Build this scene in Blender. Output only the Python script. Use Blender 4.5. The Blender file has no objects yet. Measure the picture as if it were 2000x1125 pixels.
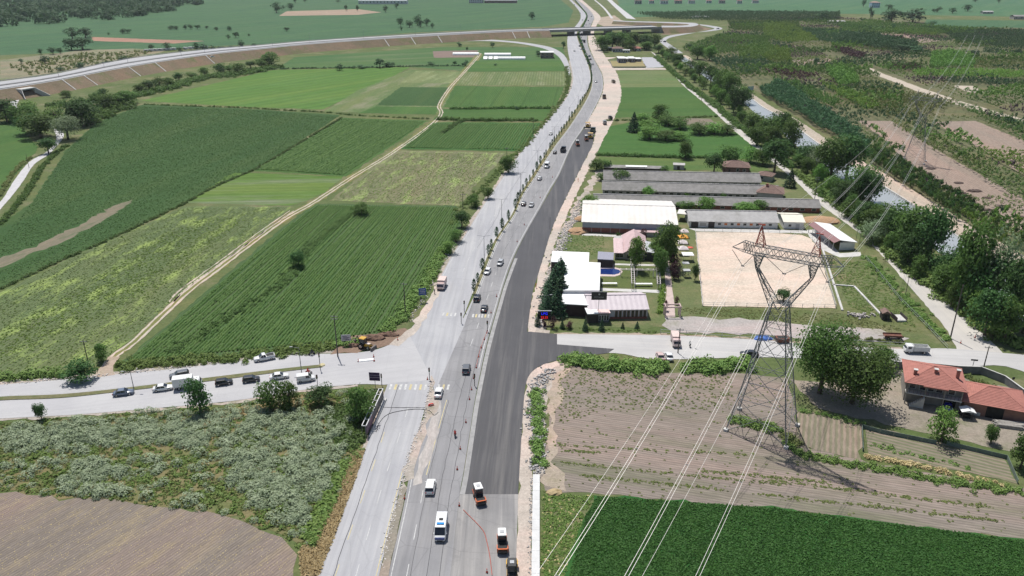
import bpy, math, random
import numpy as np
from mathutils import Vector
from mathutils.geometry import tessellate_polygon
random.seed(7); RNG = np.random.default_rng(7)
PI = math.pi
scene = bpy.context.scene
COL = scene.collection

# ---------------------------------------------------------------- camera
HC = 95.0; FPX = 1540.0; PITCH = math.atan((562.5 + 90) / FPX)
cam_d = bpy.data.cameras.new('camera'); cam = bpy.data.objects.new('camera', cam_d); COL.objects.link(cam)
cam.location = (0, 0, HC); cam.rotation_euler = (PI / 2 - PITCH, 0, 0)
cam_d.sensor_width = 36; cam_d.lens = 36 * FPX / 2000; cam_d.clip_start = 0.5; cam_d.clip_end = 30000
scene.camera = cam
# ---------------------------------------------------------------- sky, sun, exposure
SH_AZ = math.radians(158); SUN_EL = math.radians(66)     # shadows fall towards SH_AZ (from +Y to +X)
world = bpy.data.worlds.new('World'); scene.world = world; world.use_nodes = True
nt = world.node_tree; bg = nt.nodes['Background']
sky = nt.nodes.new('ShaderNodeTexSky'); sky.sky_type = 'NISHITA'; sky.sun_disc = False
sky.sun_elevation = SUN_EL; sky.sun_rotation = SH_AZ + PI
sky.air_density = 1.0; sky.dust_density = 1.2
nt.links.new(sky.outputs[0], bg.inputs[0]); bg.inputs[1].default_value = 0.09
sun_d = bpy.data.lights.new('sun', 'SUN'); sun = bpy.data.objects.new('sun', sun_d); COL.objects.link(sun)
sun_d.energy = 5.0; sun_d.angle = math.radians(0.53); sun_d.color = (1, 0.965, 0.91)
sdir = Vector((math.sin(SH_AZ) * math.cos(SUN_EL), math.cos(SH_AZ) * math.cos(SUN_EL), -math.sin(SUN_EL)))
sun.rotation_euler = sdir.to_track_quat('-Z', 'Y').to_euler()
vs = scene.view_settings; vs.view_transform = 'Standard'; vs.look = 'None'; vs.gamma = 1; vs.exposure = 0.0; vs.use_curve_mapping = False

# ---------------------------------------------------------------- photo pixel -> point on the plane z
def G(x, y, z=0.0):
    a = (x - 1000) / FPX; b = -(y - 562.5) / FPX
    dy = math.cos(PITCH) + b * math.sin(PITCH); dz = -math.sin(PITCH) + b * math.cos(PITCH)
    t = (z - HC) / dz
    return Vector((t * a, t * dy, z))
def PX(p):
    z = p[2] - HC
    d = p[1] * math.cos(PITCH) - z * math.sin(PITCH); u = p[1] * math.sin(PITCH) + z * math.cos(PITCH)
    return 1000 + FPX * p[0] / d, 562.5 - FPX * u / d
def rise(p, ytop):            # height above ground point p whose image row is ytop
    t = math.tan(math.atan((562.5 - ytop) / FPX) - PITCH)
    return HC + p[1] * t - p[2]
def ppm(y, z=0.0):            # photo pixels per metre (sideways) for ground row y
    return (y + 90) * math.cos(PITCH) / (HC - z)

# ---------------------------------------------------------------- objects
def tag(o, label=None, cat=None, group=None, kind=None):
    if label: o['label'] = label
    if cat: o['category'] = cat
    if group: o['group'] = group
    if kind: o['kind'] = kind
    return o
def thing(name, label, cat, loc=(0, 0, 0), rz=0, group=None, scale=None):
    o = bpy.data.objects.new(name, None); COL.objects.link(o); o.empty_display_size = 0.3
    o.location = loc; o.rotation_euler = (0, 0, rz)
    if scale: o.scale = scale
    return tag(o, label, cat, group)
def link(name, me, parent=None, loc=None, rz=None, scale=None):
    o = bpy.data.objects.new(name, me); COL.objects.link(o)
    if parent: o.parent = parent
    if loc is not None: o.location = loc
    if rz is not None: o.rotation_euler = (0, 0, rz)
    if scale is not None: o.scale = scale
    return o
def npmesh(name, v, f, mat, smooth=False):      # v (n,3) f (m,k) arrays
    v = np.asarray(v, np.float32); f = np.asarray(f, np.int32); k = f.shape[1]
    me = bpy.data.meshes.new(name)
    me.vertices.add(len(v)); me.vertices.foreach_set('co', v.ravel())
    me.loops.add(f.size); me.loops.foreach_set('vertex_index', f.ravel())
    me.polygons.add(len(f))
    me.polygons.foreach_set('loop_start', np.arange(0, f.size, k, dtype=np.int32))
    try: me.polygons.foreach_set('loop_total', np.full(len(f), k, np.int32))
    except Exception: pass
    if smooth: me.polygons.foreach_set('use_smooth', np.ones(len(f), bool))
    me.update(calc_edges=True); me.validate()
    if mat: me.materials.append(mat)
    return me
class MB:
    def __init__(s): s.v = []; s.f = []
    def add(s, vs_, fs):
        n = len(s.v); s.v += [tuple(p) for p in vs_]; s.f += [[i + n for i in q] for q in fs]; return s
    def box(s, cx, cy, cz, sx, sy, sz, rz=0, top=1.0, topy=None, ry=0):
        c, n = math.cos(rz), math.sin(rz); topy = top if topy is None else topy; pts = []
        cr, sr = math.cos(ry), math.sin(ry)
        for z, tx, ty in ((-.5, 1, 1), (.5, top, topy)):
            for x, y in ((-.5, -.5), (.5, -.5), (.5, .5), (-.5, .5)):
                X, Y, Z = x * sx * tx, y * sy * ty, z * sz
                X, Z = X * cr + Z * sr, -X * sr + Z * cr
                pts.append((cx + X * c - Y * n, cy + X * n + Y * c, cz + Z))
        return s.add(pts, [(3, 2, 1, 0), (4, 5, 6, 7), (0, 1, 5, 4), (1, 2, 6, 5), (2, 3, 7, 6), (3, 0, 4, 7)])
    def bb(s, x0, x1, y0, y1, z0, z1): return s.box((x0 + x1) / 2, (y0 + y1) / 2, (z0 + z1) / 2, x1 - x0, y1 - y0, z1 - z0)
    def tube(s, a, b, r0, r1=None, n=6, cap=True):
        a = Vector(a); b = Vector(b); r1 = r0 if r1 is None else r1
        d = (b - a).normalized(); u = d.orthogonal().normalized(); w = d.cross(u); pts = []
        for p, r in ((a, r0), (b, r1)):
            for i in range(n):
                t = 2 * PI * i / n; pts.append(p + u * (r * math.cos(t)) + w * (r * math.sin(t)))
        fs = [(i, (i + 1) % n, n + (i + 1) % n, n + i) for i in range(n)]
        if cap: fs += [tuple(range(n - 1, -1, -1)), tuple(range(n, 2 * n))]
        return s.add(pts, fs)
    def loft(s, rings, cap=True):             # rings: lists of equal length
        n = len(rings[0]); pts = [p for r in rings for p in r]; fs = []
        for k in range(len(rings) - 1):
            for i in range(n):
                j = (i + 1) % n; fs.append((k * n + i, k * n + j, (k + 1) * n + j, (k + 1) * n + i))
        if cap: fs += [tuple(range(n - 1, -1, -1)), tuple(range((len(rings) - 1) * n, len(rings) * n))]
        return s.add(pts, fs)
    def prism(s, prof, y0, y1, inset=0.0):    # prof: [(x,z)] extruded along y
        a = [(x, y0, z) for x, z in prof]; b = [(x, y1, z) for x, z in prof]
        return s.loft([a, b])
    def dome(s, c, rx, ry, rz, seg=10, rings=4, jit=0.0):
        R = []
        for k in range(rings):
            t = (PI / 2) * k / rings
            R.append([(c[0] + rx * math.cos(t) * math.cos(2 * PI * i / seg) * (1 + jit * random.uniform(-1, 1)), c[1] + ry * math.cos(t) * math.sin(2 * PI * i / seg) * (1 + jit * random.uniform(-1, 1)), c[2] + rz * math.sin(t) * (1 + jit * random.uniform(-1, 1))) for i in range(seg)])
        R.append([(c[0] + .02 * math.cos(2 * PI * i / seg), c[1] + .02 * math.sin(2 * PI * i / seg), c[2] + rz) for i in range(seg)])
        return s.loft(R)
    def mesh(s, name, mat, smooth=False):
        me = bpy.data.meshes.new(name); me.from_pydata([tuple(p) for p in s.v], [], s.f)
        if mat: me.materials.append(mat)
        if smooth:
            me.polygons.foreach_set('use_smooth', [True] * len(me.polygons))
        me.update(); return me
    def build(s, name, mat, parent=None, smooth=False, loc=None, rz=None):
        return link(name, s.mesh(name, mat, smooth), parent, loc, rz)
def copy_tree(o, parent=None):
    c = o.copy(); COL.objects.link(c); c.parent = parent
    for ch in list(o.children): copy_tree(ch, c)
    return c
ORD = ['first', 'second', 'third', 'fourth', 'fifth', 'sixth', 'seventh', 'eighth', 'ninth', 'tenth', 'eleventh', 'twelfth', 'thirteenth', 'fourteenth', 'fifteenth', 'sixteenth', 'seventeenth', 'eighteenth', 'nineteenth', 'twentieth']
def nth(i):
    if i < 20: return ORD[i]
    t = ['twenty', 'thirty', 'forty', 'fifty', 'sixty', 'seventy', 'eighty', 'ninety'][(i + 1) // 10 - 2]; r = (i + 1) % 10
    return (t[:-1] + 'ieth') if r == 0 else t + '-' + ORD[r - 1]

# ---------------------------------------------------------------- materials
def nodes(name):
    m = bpy.data.materials.new(name); m.use_nodes = True; t = m.node_tree
    return m, t, t.nodes['Principled BSDF']
def nd(t, typ, ins=None, **kw):
    n = t.nodes.new(typ)
    for k, v in kw.items(): setattr(n, k, v)
    for k, v in (ins or {}).items():
        if isinstance(v, bpy.types.NodeSocket): t.links.new(v, n.inputs[k])
        else: n.inputs[k].default_value = v
    return n
def rgb(c): return (c[0], c[1], c[2], 1)
def mixc(t, fac, a, b, blend='MIX'):
    n = t.nodes.new('ShaderNodeMix'); n.data_type = 'RGBA'; n.blend_type = blend
    for i, v in ((0, fac), (6, a), (7, b)):
        if isinstance(v, bpy.types.NodeSocket): t.links.new(v, n.inputs[i])
        else: n.inputs[i].default_value = v if i == 0 else rgb(v)
    return n.outputs[2]
def ramp(t, fac, lo, hi):
    return nd(t, 'ShaderNodeMapRange', {0: fac, 1: lo, 2: hi}).outputs[0]
def noise(t, vec, scale, detail=3, rough=.6, dist=0):
    return nd(t, 'ShaderNodeTexNoise', {'Vector': vec, 'Scale': scale, 'Detail': detail, 'Roughness': rough, 'Distortion': dist}).outputs[0]
def mult(t, a, b, op='MULTIPLY'):
    n = nd(t, 'ShaderNodeMath', operation=op)
    for i, v in ((0, a), (1, b)):
        if isinstance(v, bpy.types.NodeSocket): t.links.new(v, n.inputs[i])
        else: n.inputs[i].default_value = v
    return n.outputs[0]
def rotpos(t, ang, sx=1.0, sy=1.0):         # world position turned so that +x runs along ang; stretched
    g = nd(t, 'ShaderNodeNewGeometry').outputs['Position']
    return nd(t, 'ShaderNodeMapping', {'Vector': nd(t, 'ShaderNodeMapping', {'Vector': g, 'Rotation': (0, 0, -ang)}).outputs[0], 'Scale': (sx, sy, 1)}).outputs[0]
MATS = {}
def M(name, col, rough=.7, var=.12, scale=1.5, metal=0.0, bump=0.0, spec=.4, dirt=None, world_=False, col2=None):
    if name in MATS: return MATS[name]
    m, t, b = nodes(name)
    vec = nd(t, 'ShaderNodeNewGeometry').outputs['Position'] if world_ else nd(t, 'ShaderNodeTexCoord').outputs['Object']
    n1 = noise(t, vec, scale, 4)
    c = mixc(t, ramp(t, n1, .3, .7), tuple(x * (1 - var) for x in col), tuple(min(1, x * (1 + var)) for x in col) if col2 is None else col2)
    if dirt: c = mixc(t, mult(t, ramp(t, noise(t, vec, scale * .37, 5, .7), .52, .72), dirt[1]), c, dirt[0])
    t.links.new(c, b.inputs['Base Color']); b.inputs['Roughness'].default_value = rough
    b.inputs['Metallic'].default_value = metal; b.inputs['Specular IOR Level'].default_value = spec
    if bump:
        t.links.new(nd(t, 'ShaderNodeBump', {'Strength': bump, 'Distance': .05, 'Height': n1}).outputs[0], b.inputs['Normal'])
    MATS[name] = m; return m
def paint(name, col, rough=.28, coat=.6):
    if name in MATS: return MATS[name]
    m, t, b = nodes(name); v = nd(t, 'ShaderNodeTexCoord').outputs['Object']
    c = mixc(t, mult(t, ramp(t, noise(t, v, 1.3, 4), .35, .75), .22), col, tuple(x * .75 + .03 for x in col))
    t.links.new(c, b.inputs['Base Color']); b.inputs['Roughness'].default_value = rough
    b.inputs['Coat Weight'].default_value = coat; b.inputs['Coat Roughness'].default_value = .12
    MATS[name] = m; return m
def glassm(name='dark_glass', col=(.012, .015, .02)):
    if name in MATS: return MATS[name]
    m, t, b = nodes(name); b.inputs['Base Color'].default_value = rgb(col); b.inputs['Roughness'].default_value = .07; b.inputs['Specular IOR Level'].default_value = .6
    v = nd(t, 'ShaderNodeTexCoord').outputs['Object']
    t.links.new(mixc(t, noise(t, v, 2.0), col, tuple(x * 2.2 for x in col)), b.inputs['Base Color'])
    MATS[name] = m; return m
def leafm(name, col, col2, trans=.3, hue=.5):
    if name in MATS: return MATS[name]
    col = tuple(x * 1.4 for x in col); col2 = tuple(x * 1.4 for x in col2)
    m, t, b = nodes(name); out = t.nodes['Material Output']
    v = nd(t, 'ShaderNodeNewGeometry').outputs['Position']; r = nd(t, 'ShaderNodeObjectInfo').outputs['Random']
    rp = nd(t, 'ShaderNodeNewGeometry').outputs['Random Per Island']
    f = mult(t, mult(t, ramp(t, noise(t, v, .35, 4), .3, .7), .55), mult(t, rp, .5), 'ADD')
    c = mixc(t, f, col, col2)
    hs = nd(t, 'ShaderNodeHueSaturation', {'Color': c, 'Hue': nd(t, 'ShaderNodeMapRange', {0: r, 3: hue - .012, 4: hue + .014}).outputs[0], 'Value': nd(t, 'ShaderNodeMapRange', {0: r, 3: .78, 4: 1.22}).outputs[0]}).outputs[0]
    t.links.new(hs, b.inputs['Base Color']); b.inputs['Roughness'].default_value = .65; b.inputs['Specular IOR Level'].default_value = .2
    tr = nd(t, 'ShaderNodeBsdfTranslucent', {'Color': hs})
    mx = nd(t, 'ShaderNodeMixShader', {0: trans, 1: b.outputs[0], 2: tr.outputs[0]})
    t.links.new(mx.outputs[0], out.inputs['Surface']); MATS[name] = m; return m
def fieldm(name, c1, c2, soil=None, ang=0.0, spacing=0.0, rowk=.5, patch=None, fine=1.2, big=.02, stretch=.25, bump=.6, tracks=None):
    """crop or bare field: leaf colours c1/c2, soil between rows, patch=(colour, amount, scale)"""
    m, t, b = nodes(name)
    g = nd(t, 'ShaderNodeNewGeometry').outputs['Position']
    rp = rotpos(t, ang, stretch, 1.0)
    nb = noise(t, g, big, 4, .55); nm = noise(t, rp, fine * .18, 5, .65); nf = noise(t, rp, fine, 6, .75)
    c = mixc(t, ramp(t, nb, .3, .7), c1, c2)
    c = mixc(t, mult(t, ramp(t, nm, .35, .75), .4), c, tuple(x * .62 for x in c1))
    nw = noise(t, rotpos(t, ang + .05, stretch * .3, 1.0), .045, 6, .68)
    c = mixc(t, mult(t, ramp(t, nw, .46, .7), .5), c, (c2[0] * 1.45 + .012, c2[1] * 1.12, c2[2] * 1.1))
    c = mixc(t, mult(t, ramp(t, nw, .44, .26), .5), c, tuple(x * .6 for x in c1))
    if patch:
        pn = noise(t, rp, patch[2], 6, .72)
        c = mixc(t, mult(t, ramp(t, pn, .5, .64), patch[1]), c, patch[0])
    h = nf
    if spacing:
        sp = nd(t, 'ShaderNodeSeparateXYZ', {0: nd(t, 'ShaderNodeMapping', {'Vector': g, 'Rotation': (0, 0, -ang)}).outputs[0]}).outputs[1]
        wob = mult(t, noise(t, g, .25, 2), spacing * .35)
        s = nd(t, 'ShaderNodeMath', {0: mult(t, mult(t, sp, wob, 'ADD'), 2 * PI / spacing)}, operation='SINE').outputs[0]
        k = ramp(t, mult(t, s, mult(t, nf, 2.0), 'ADD'), .2, 1.7)
        c = mixc(t, mult(t, k, rowk), c, soil or tuple(x * .5 for x in c1)); h = mult(t, nf, mult(t, k, -.5), 'ADD')
    if tracks:
        sp2 = nd(t, 'ShaderNodeSeparateXYZ', {0: nd(t, 'ShaderNodeMapping', {'Vector': g, 'Rotation': (0, 0, -ang)}).outputs[0]}).outputs[1]
        s2 = nd(t, 'ShaderNodeMath', {0: mult(t, sp2, 2 * PI / tracks)}, operation='SINE').outputs[0]
        c = mixc(t, mult(t, ramp(t, s2, .97, .995), .5), c, tuple(x * .6 for x in c1))
    c = mixc(t, mult(t, ramp(t, nf, .45, .8), .55), c, tuple(x * .45 for x in c1))
    c = mixc(t, mult(t, ramp(t, nf, .5, .2), .35), c, tuple(min(1, x * 1.5) for x in c2))
    t.links.new(c, b.inputs['Base Color']); b.inputs['Roughness'].default_value = .9; b.inputs['Specular IOR Level'].default_value = .12
    if bump: t.links.new(nd(t, 'ShaderNodeBump', {'Strength': bump, 'Distance': .25, 'Height': h}).outputs[0], b.inputs['Normal'])
    MATS[name] = m; return m
def roadm(name, col, col2, ang=PI / 2, wear=.35, patches=.3, rough=.75, spec=.35, crack=.25, light=None):
    m, t, b = nodes(name); g = nd(t, 'ShaderNodeNewGeometry').outputs['Position']
    rp = rotpos(t, ang, .03, 1.0)
    a = noise(t, rp, .9, 5, .6); pt = noise(t, g, .07, 5, .6); fn = noise(t, g, 3.5, 5, .75)
    c = mixc(t, ramp(t, pt, .35, .68), col, col2)
    c = mixc(t, mult(t, ramp(t, a, .42, .72), wear), c, tuple(x * .62 for x in col))
    if light: c = mixc(t, mult(t, ramp(t, noise(t, rp, .35, 5, .7), .5, .68), light[1]), c, light[0])
    st = ramp(t, noise(t, g, .23, 6, .75), .56, .72)
    c = mixc(t, mult(t, st, patches), c, tuple(x * .6 for x in col))
    c = mixc(t, mult(t, ramp(t, fn, .5, .8), .25), c, tuple(x * .55 for x in col))
    if crack:
        vo = nd(t, 'ShaderNodeTexVoronoi', {'Vector': nd(t, 'ShaderNodeMapping', {'Vector': mixc(t, .22, g, nd(t, 'ShaderNodeTexNoise', {'Vector': g, 'Scale': .4, 'Detail': 4}).outputs[1], 'ADD')}).outputs[0], 'Scale': .11}, feature='DISTANCE_TO_EDGE').outputs[0]
        c = mixc(t, mult(t, ramp(t, vo, .012, .003), crack), c, tuple(x * .35 for x in col))
    t.links.new(c, b.inputs['Base Color']); b.inputs['Roughness'].default_value = rough; b.inputs['Specular IOR Level'].default_value = spec
    t.links.new(nd(t, 'ShaderNodeBump', {'Strength': .25, 'Distance': .02, 'Height': fn}).outputs[0], b.inputs['Normal'])
    MATS[name] = m; return m
# ================================================================ polygons from photo pixels
def W(pts, z=0.0): return [G(x, y, z) for x, y in pts]
def smooth(pts, n=4):                    # Catmull-Rom through world points
    P = [Vector(p) for p in pts]; out = []
    for i in range(len(P) - 1):
        p0 = P[max(i - 1, 0)]; p1 = P[i]; p2 = P[i + 1]; p3 = P[min(i + 2, len(P) - 1)]
        for k in range(n):
            t = k / n
            out.append(.5 * ((2 * p1) + (p2 - p0) * t + (2 * p0 - 5 * p1 + 4 * p2 - p3) * t * t + (3 * p1 - p0 - 3 * p2 + p3) * t ** 3))
    out.append(P[-1]); return out
def ragged(poly, step=2.5, jit=.35):
    out = []; n = len(poly)
    for i in range(n):
        a = poly[i]; b = poly[(i + 1) % n]; L = (b - a).length; k = max(1, min(60, int(L / step)))
        for j in range(k):
            p = a.lerp(b, j / k); s = min(jit, L / k * .4)
            out.append(Vector((p.x + random.gauss(0, s), p.y + random.gauss(0, s), p.z)))
    return out
def sheet(name, poly, z, mat, parent=None, kind='structure', label=None):
    poly = [Vector((p[0], p[1], z)) for p in poly]
    tri = tessellate_polygon([poly])
    me = bpy.data.meshes.new(name); fs = []
    for a, b, c in tri:
        u = poly[b] - poly[a]; w = poly[c] - poly[a]
        fs.append((a, b, c) if u.x * w.y - u.y * w.x > 0 else (a, c, b))
    me.from_pydata([tuple(p) for p in poly], [], fs); me.materials.append(mat); me.update()
    o = link(name, me, parent)
    if parent is None: tag(o, label, None, None, kind)
    return o
def rag(name, px, z, mat, jit=.35, step=2.5, **kw): return sheet(name, ragged(W(px), step, jit), z, mat, **kw)
def road(name, left, right, z, mat, n=4, jit=0.0, **kw):
    a = smooth(W(left), n); b = smooth(W(right), n); p = a + b[::-1]
    return sheet(name, ragged(p, 2.0, jit) if jit else p, z, mat, **kw)
def dirang(p, q): d = G(*q) - G(*p); return math.atan2(d.y, d.x)
def inside(P, poly):
    x, y = P[:, 0], P[:, 1]; r = np.zeros(len(P), bool); n = len(poly)
    for i in range(n):
        x0, y0 = poly[i][0], poly[i][1]; x1, y1 = poly[(i + 1) % n][0], poly[(i + 1) % n][1]
        if y0 == y1: continue
        c = ((y0 > y) != (y1 > y)) & (x < (x1 - x0) * (y - y0) / (y1 - y0) + x0); r ^= c
    return r
def scatter_pts(poly, n, holes=()):
    xs = [p[0] for p in poly]; ys = [p[1] for p in poly]; out = np.zeros((0, 2))
    while len(out) < n:
        p = RNG.uniform((min(xs), min(ys)), (max(xs), max(ys)), (n * 3, 2)); k = inside(p, poly)
        for h in holes: k &= ~inside(p, h)
        out = np.vstack([out, p[k]])
    return out[:n]
def clump_tpl(n, leaf, flat=1.0, up=.35, core=.55, jit=.4):        # unit dome of leaf quads
    d = RNG.normal(size=(n, 3)); d[:, 2] = np.abs(d[:, 2]) + up * .3; d /= np.linalg.norm(d, axis=1)[:, None]
    c = d * RNG.uniform(core, 1.0, (n, 1)); c[:, 2] *= flat
    nr = d + RNG.normal(size=(n, 3)) * jit + np.array([0, 0, .35]); nr /= np.linalg.norm(nr, axis=1)[:, None]
    u = np.cross(nr, RNG.normal(size=(n, 3))); u /= np.linalg.norm(u, axis=1)[:, None]; w = np.cross(nr, u)
    s = leaf * RNG.uniform(.6, 1.3, (n, 1)); s *= 1.3; q = np.stack([c - u * s, c + u * s * .8 - w * s * .75, c + u * s * .6 + w * s * .75], 1)
    return q.reshape(-1, 3)
def scatter(name, pts, size, tpls, mat, hscale=1.0, z=0.0, jitter=.35, parent=None, label=None, cat=None):
    """one mesh of many leaf clumps; size scalar or array"""
    n = len(pts); size = np.broadcast_to(np.asarray(size, float), (n,)) * RNG.uniform(1 - jitter, 1 + jitter, n)
    V = []
    which = RNG.integers(0, len(tpls), n); a = RNG.uniform(0, 2 * PI, n); hs = hscale * RNG.uniform(.75, 1.25, n)
    for k, T in enumerate(tpls):
        i = np.where(which == k)[0]
        if not len(i): continue
        ca, sa = np.cos(a[i])[:, None], np.sin(a[i])[:, None]
        X = (T[None, :, 0] * ca - T[None, :, 1] * sa) * size[i][:, None] + pts[i][:, 0:1]
        Y = (T[None, :, 0] * sa + T[None, :, 1] * ca) * size[i][:, None] + pts[i][:, 1:2]
        Z = T[None, :, 2] * (size[i] * hs[i])[:, None] + z
        V.append(np.stack([X, Y, Z], 2).reshape(-1, 3))
    V = np.vstack(V); me = npmesh(name, V, np.arange(len(V)).reshape(-1, 3), mat)
    o = link(name, me, parent); tag(o, label, cat, None, 'stuff'); return o
def crop_rows(name, poly, ang, spacing, w, h, seg, mat, label, keep=1.0, z=0.0, jl=.25):
    ca, sa = math.cos(ang), math.sin(ang)
    R = np.array([[p[0] * ca + p[1] * sa, -p[0] * sa + p[1] * ca] for p in poly]); V = []; F = []; nv = 0
    v0 = math.floor(R[:, 1].min() / spacing) * spacing
    for k in range(int((R[:, 1].max() - v0) / spacing) + 1):
        y = v0 + k * spacing + random.uniform(-.08, .08) * spacing; xs = []
        for i in range(len(R)):
            p, q = R[i], R[(i + 1) % len(R)]
            if (p[1] > y) != (q[1] > y): xs.append(p[0] + (y - p[1]) * (q[0] - p[0]) / (q[1] - p[1]))
        xs.sort()
        for x0, x1 in zip(xs[::2], xs[1::2]):
            m = int((x1 - x0) / seg)
            if m < 2: continue
            X = np.linspace(x0, x1, m + 1); j = lambda s: RNG.normal(0, s, m + 1)
            amp = np.where(RNG.random(m + 1) < keep, 1.0, .12)
            wv = np.cumsum(RNG.normal(0, .03, m + 1)); wv -= np.linspace(wv[0], wv[-1], m + 1)
            L = np.stack([X, y + wv - w / 2 * amp + j(w * .12), np.full(m + 1, .0)], 1)
            T1 = np.stack([X + j(seg * .25), y + wv - w * .2 * amp + j(w * .1), np.maximum(.02, h * amp * (1 + j(jl)))], 1)
            T2 = np.stack([X + j(seg * .25), y + wv + w * .2 * amp + j(w * .1), np.maximum(.02, h * amp * (1 + j(jl)))], 1)
            Q = np.stack([X, y + wv + w / 2 * amp + j(w * .12), np.full(m + 1, .0)], 1)
            V.append(np.stack([L, T1, T2, Q], 1).reshape(-1, 3)); b = nv + 4 * np.arange(m)
            for c in range(3): F.append(np.stack([b + c, b + 4 + c, b + 5 + c, b + 1 + c], 1))
            nv += 4 * (m + 1)
    V = np.vstack(V); F = np.vstack(F)
    V = np.stack([V[:, 0] * ca - V[:, 1] * sa, V[:, 0] * sa + V[:, 1] * ca, V[:, 2] + z], 1)
    o = link(name, npmesh(name, V, F, mat), None); tag(o, label, 'crop', None, 'stuff'); return o

# ================================================================ ground and fields
gm = fieldm('rough_grass_ground', (.085, .125, .04), (.12, .145, .06), patch=((.24, .20, .13), .55, .05), fine=.9, stretch=1, big=.012)
sheet('ground', [Vector((x, y, 0)) for x, y in ((-9000, -1500), (9000, -1500), (9000, 14000), (-9000, 14000))], 0, gm)
GR = dict(dark=((.042, .092, .028), (.055, .11, .036)), mid=((.055, .122, .03), (.075, .148, .04)), bright=((.08, .168, .032), (.10, .19, .045)), pale=((.12, .17, .06), (.16, .20, .09)), far=((.05, .118, .055), (.068, .14, .066)))
FZ = [0]
def fld(name, px, kind, ang=0.0, z=.03, **kw):
    FZ[0] += 1; z = z + FZ[0] * .0011
    c1, c2 = GR[kind] if isinstance(kind, str) else kind
    return rag(name, px, z, fieldm(name + '_soil' if kind == 'soil' else name + '_surface%d' % len(MATS), c1, c2, ang=ang, **kw), jit=.4)
A1 = dirang((0, 562), (360, 398)); A2 = dirang((320, 640), (560, 440)); A3 = dirang((275, 195), (530, 160)); A4 = dirang((600, 330), (720, 262))
SOIL = (.20, .155, .115)
# far fields beyond the raised road
fld('field', [(-900, 105), (0, 108), (300, 96), (520, 86), (800, 64), (1060, 52), (1110, 44), (1120, 20), (1080, -12), (-900, -12)], 'far', A3, z=.02, fine=.5, patch=((.075, .16, .06), .6, .03), spacing=9, rowk=.16)
rag('field', [(560, 22), (700, 18), (745, 24), (700, 29), (545, 31)], .05, fieldm('fallow_far', (.30, .23, .17), (.34, .27, .2), fine=.4), jit=.5)
rag('field', [(178, 72), (300, 77), (400, 80), (340, 85), (182, 80)], .05, fieldm('fallow_red', (.30, .18, .13), (.33, .21, .15), fine=.4), jit=.5)
rag('field', [(0, 118), (160, 98), (260, 95), (330, 98), (280, 112), (180, 128), (60, 150), (0, 158)], .04, fieldm('scrub_lot', (.20, .19, .12), (.25, .23, .16), patch=((.10, .15, .06), .8, .04), fine=.5, stretch=1), jit=.5)
fld('field', [(1210, 9), (1500, 13), (2300, 16), (2300, -10), (1200, -10)], ((.06, .14, .072), (.075, .16, .085)), A3, z=.02, fine=.4)
fld('field', [(1222, 34), (1600, 26), (2300, 38), (2300, 12), (1200, 9)], ((.06, .14, .068), (.075, .16, .08)), A3, z=.03, fine=.4)
fld('field', [(1800, 52), (1810, 38), (2300, 44), (2300, 58)], 'far', A3, z=.05)
# left block between raised road and highway
fld('field', [(280, 204), (480, 212), (665, 225), (640, 241), (500, 331), (360, 397), (210, 470), (-60, 588), (-60, 480), (60, 398), (95, 345), (130, 292), (190, 238)], 'dark', A1, fine=1.6, spacing=1.4, rowk=.18, stretch=.6)
rag('field', [(-60, 535), (0, 506), (80, 475), (150, 442), (225, 402), (262, 390), (235, 412), (130, 470), (0, 524), (-60, 550)], .05, fieldm('bare_strip', (.19, .17, .12), (.21, .18, .13), ang=A1, spacing=1.2, soil=(.15, .15, .10), patch=((.07, .12, .05), .7, .25)), jit=.7)
fld('field', [(-60, 250), (30, 232), (75, 290), (45, 325), (0, 372), (-60, 420)], 'mid', A1, spacing=1.2, rowk=.2)
fld('field', [(-60, 600), (100, 522), (360, 403), (566, 404), (535, 440), (425, 520), (325, 598), (255, 665), (213, 698), (180, 715), (0, 738), (-60, 742)], ((.075, .13, .045), (.11, .155, .06)), A2, spacing=1.1, rowk=.4, soil=(.17, .155, .11), patch=((.30, .40, .10), .85, .16), stretch=.35, fine=1.5)
fld('field', [(362, 396), (455, 337), (672, 345), (640, 372), (600, 392), (568, 402)], ((.085, .165, .03), (.12, .19, .05)), dirang((400, 372), (640, 368)), spacing=4.5, rowk=.2, patch=((.20, .21, .15), .8, .07), stretch=.12)
fld('field', [(497, 333), (670, 230), (835, 236), (780, 275), (676, 345)], 'mid', A4, spacing=1.5, rowk=.3, fine=1.2)
fld('field', [(275, 197), (530, 137), (800, 131), (772, 147), (630, 214), (480, 209)], 'bright', A3, spacing=11, rowk=.22, patch=((.05, .14, .035), .45, .035), stretch=.1, fine=.8)
fld('field', [(632, 218), (700, 176), (800, 136), (906, 140), (888, 166), (870, 206), (857, 222), (760, 222)], ((.10, .16, .055), (.13, .17, .07)), A4, patch=((.24, .22, .15), .7, .06))
fld('field', [(812, 139), (902, 140), (882, 162), (782, 162)], 'pale', A4, z=.05, patch=((.25, .28, .14), .7, .12))
fld('field', [(735, 206), (782, 170), (876, 171), (856, 207)], 'dark', A4, z=.05, spacing=1.4, rowk=.2)
fld('field', [(700, 221), (735, 208), (856, 209), (850, 224)], 'mid', A4, z=.05)
fld('field', [(540, 134), (575, 112), (860, 92), (1100, 92), (1105, 118), (925, 119), (905, 139), (800, 130)], ((.06, .13, .045), (.085, .15, .05)), dirang((600, 120), (850, 108)), spacing=7, rowk=.4, soil=(.04, .10, .035), stretch=.1, patch=((.20, .21, .12), .5, .04))
fld('field', [(845, 100), (935, 98), (925, 112), (848, 113)], ((.19, .14, .12), (.21, .17, .14)), 0, z=.05)
fld('field', [(925, 119), (1104, 118), (1104, 139), (912, 140)], 'mid', 0, z=.05)
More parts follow.
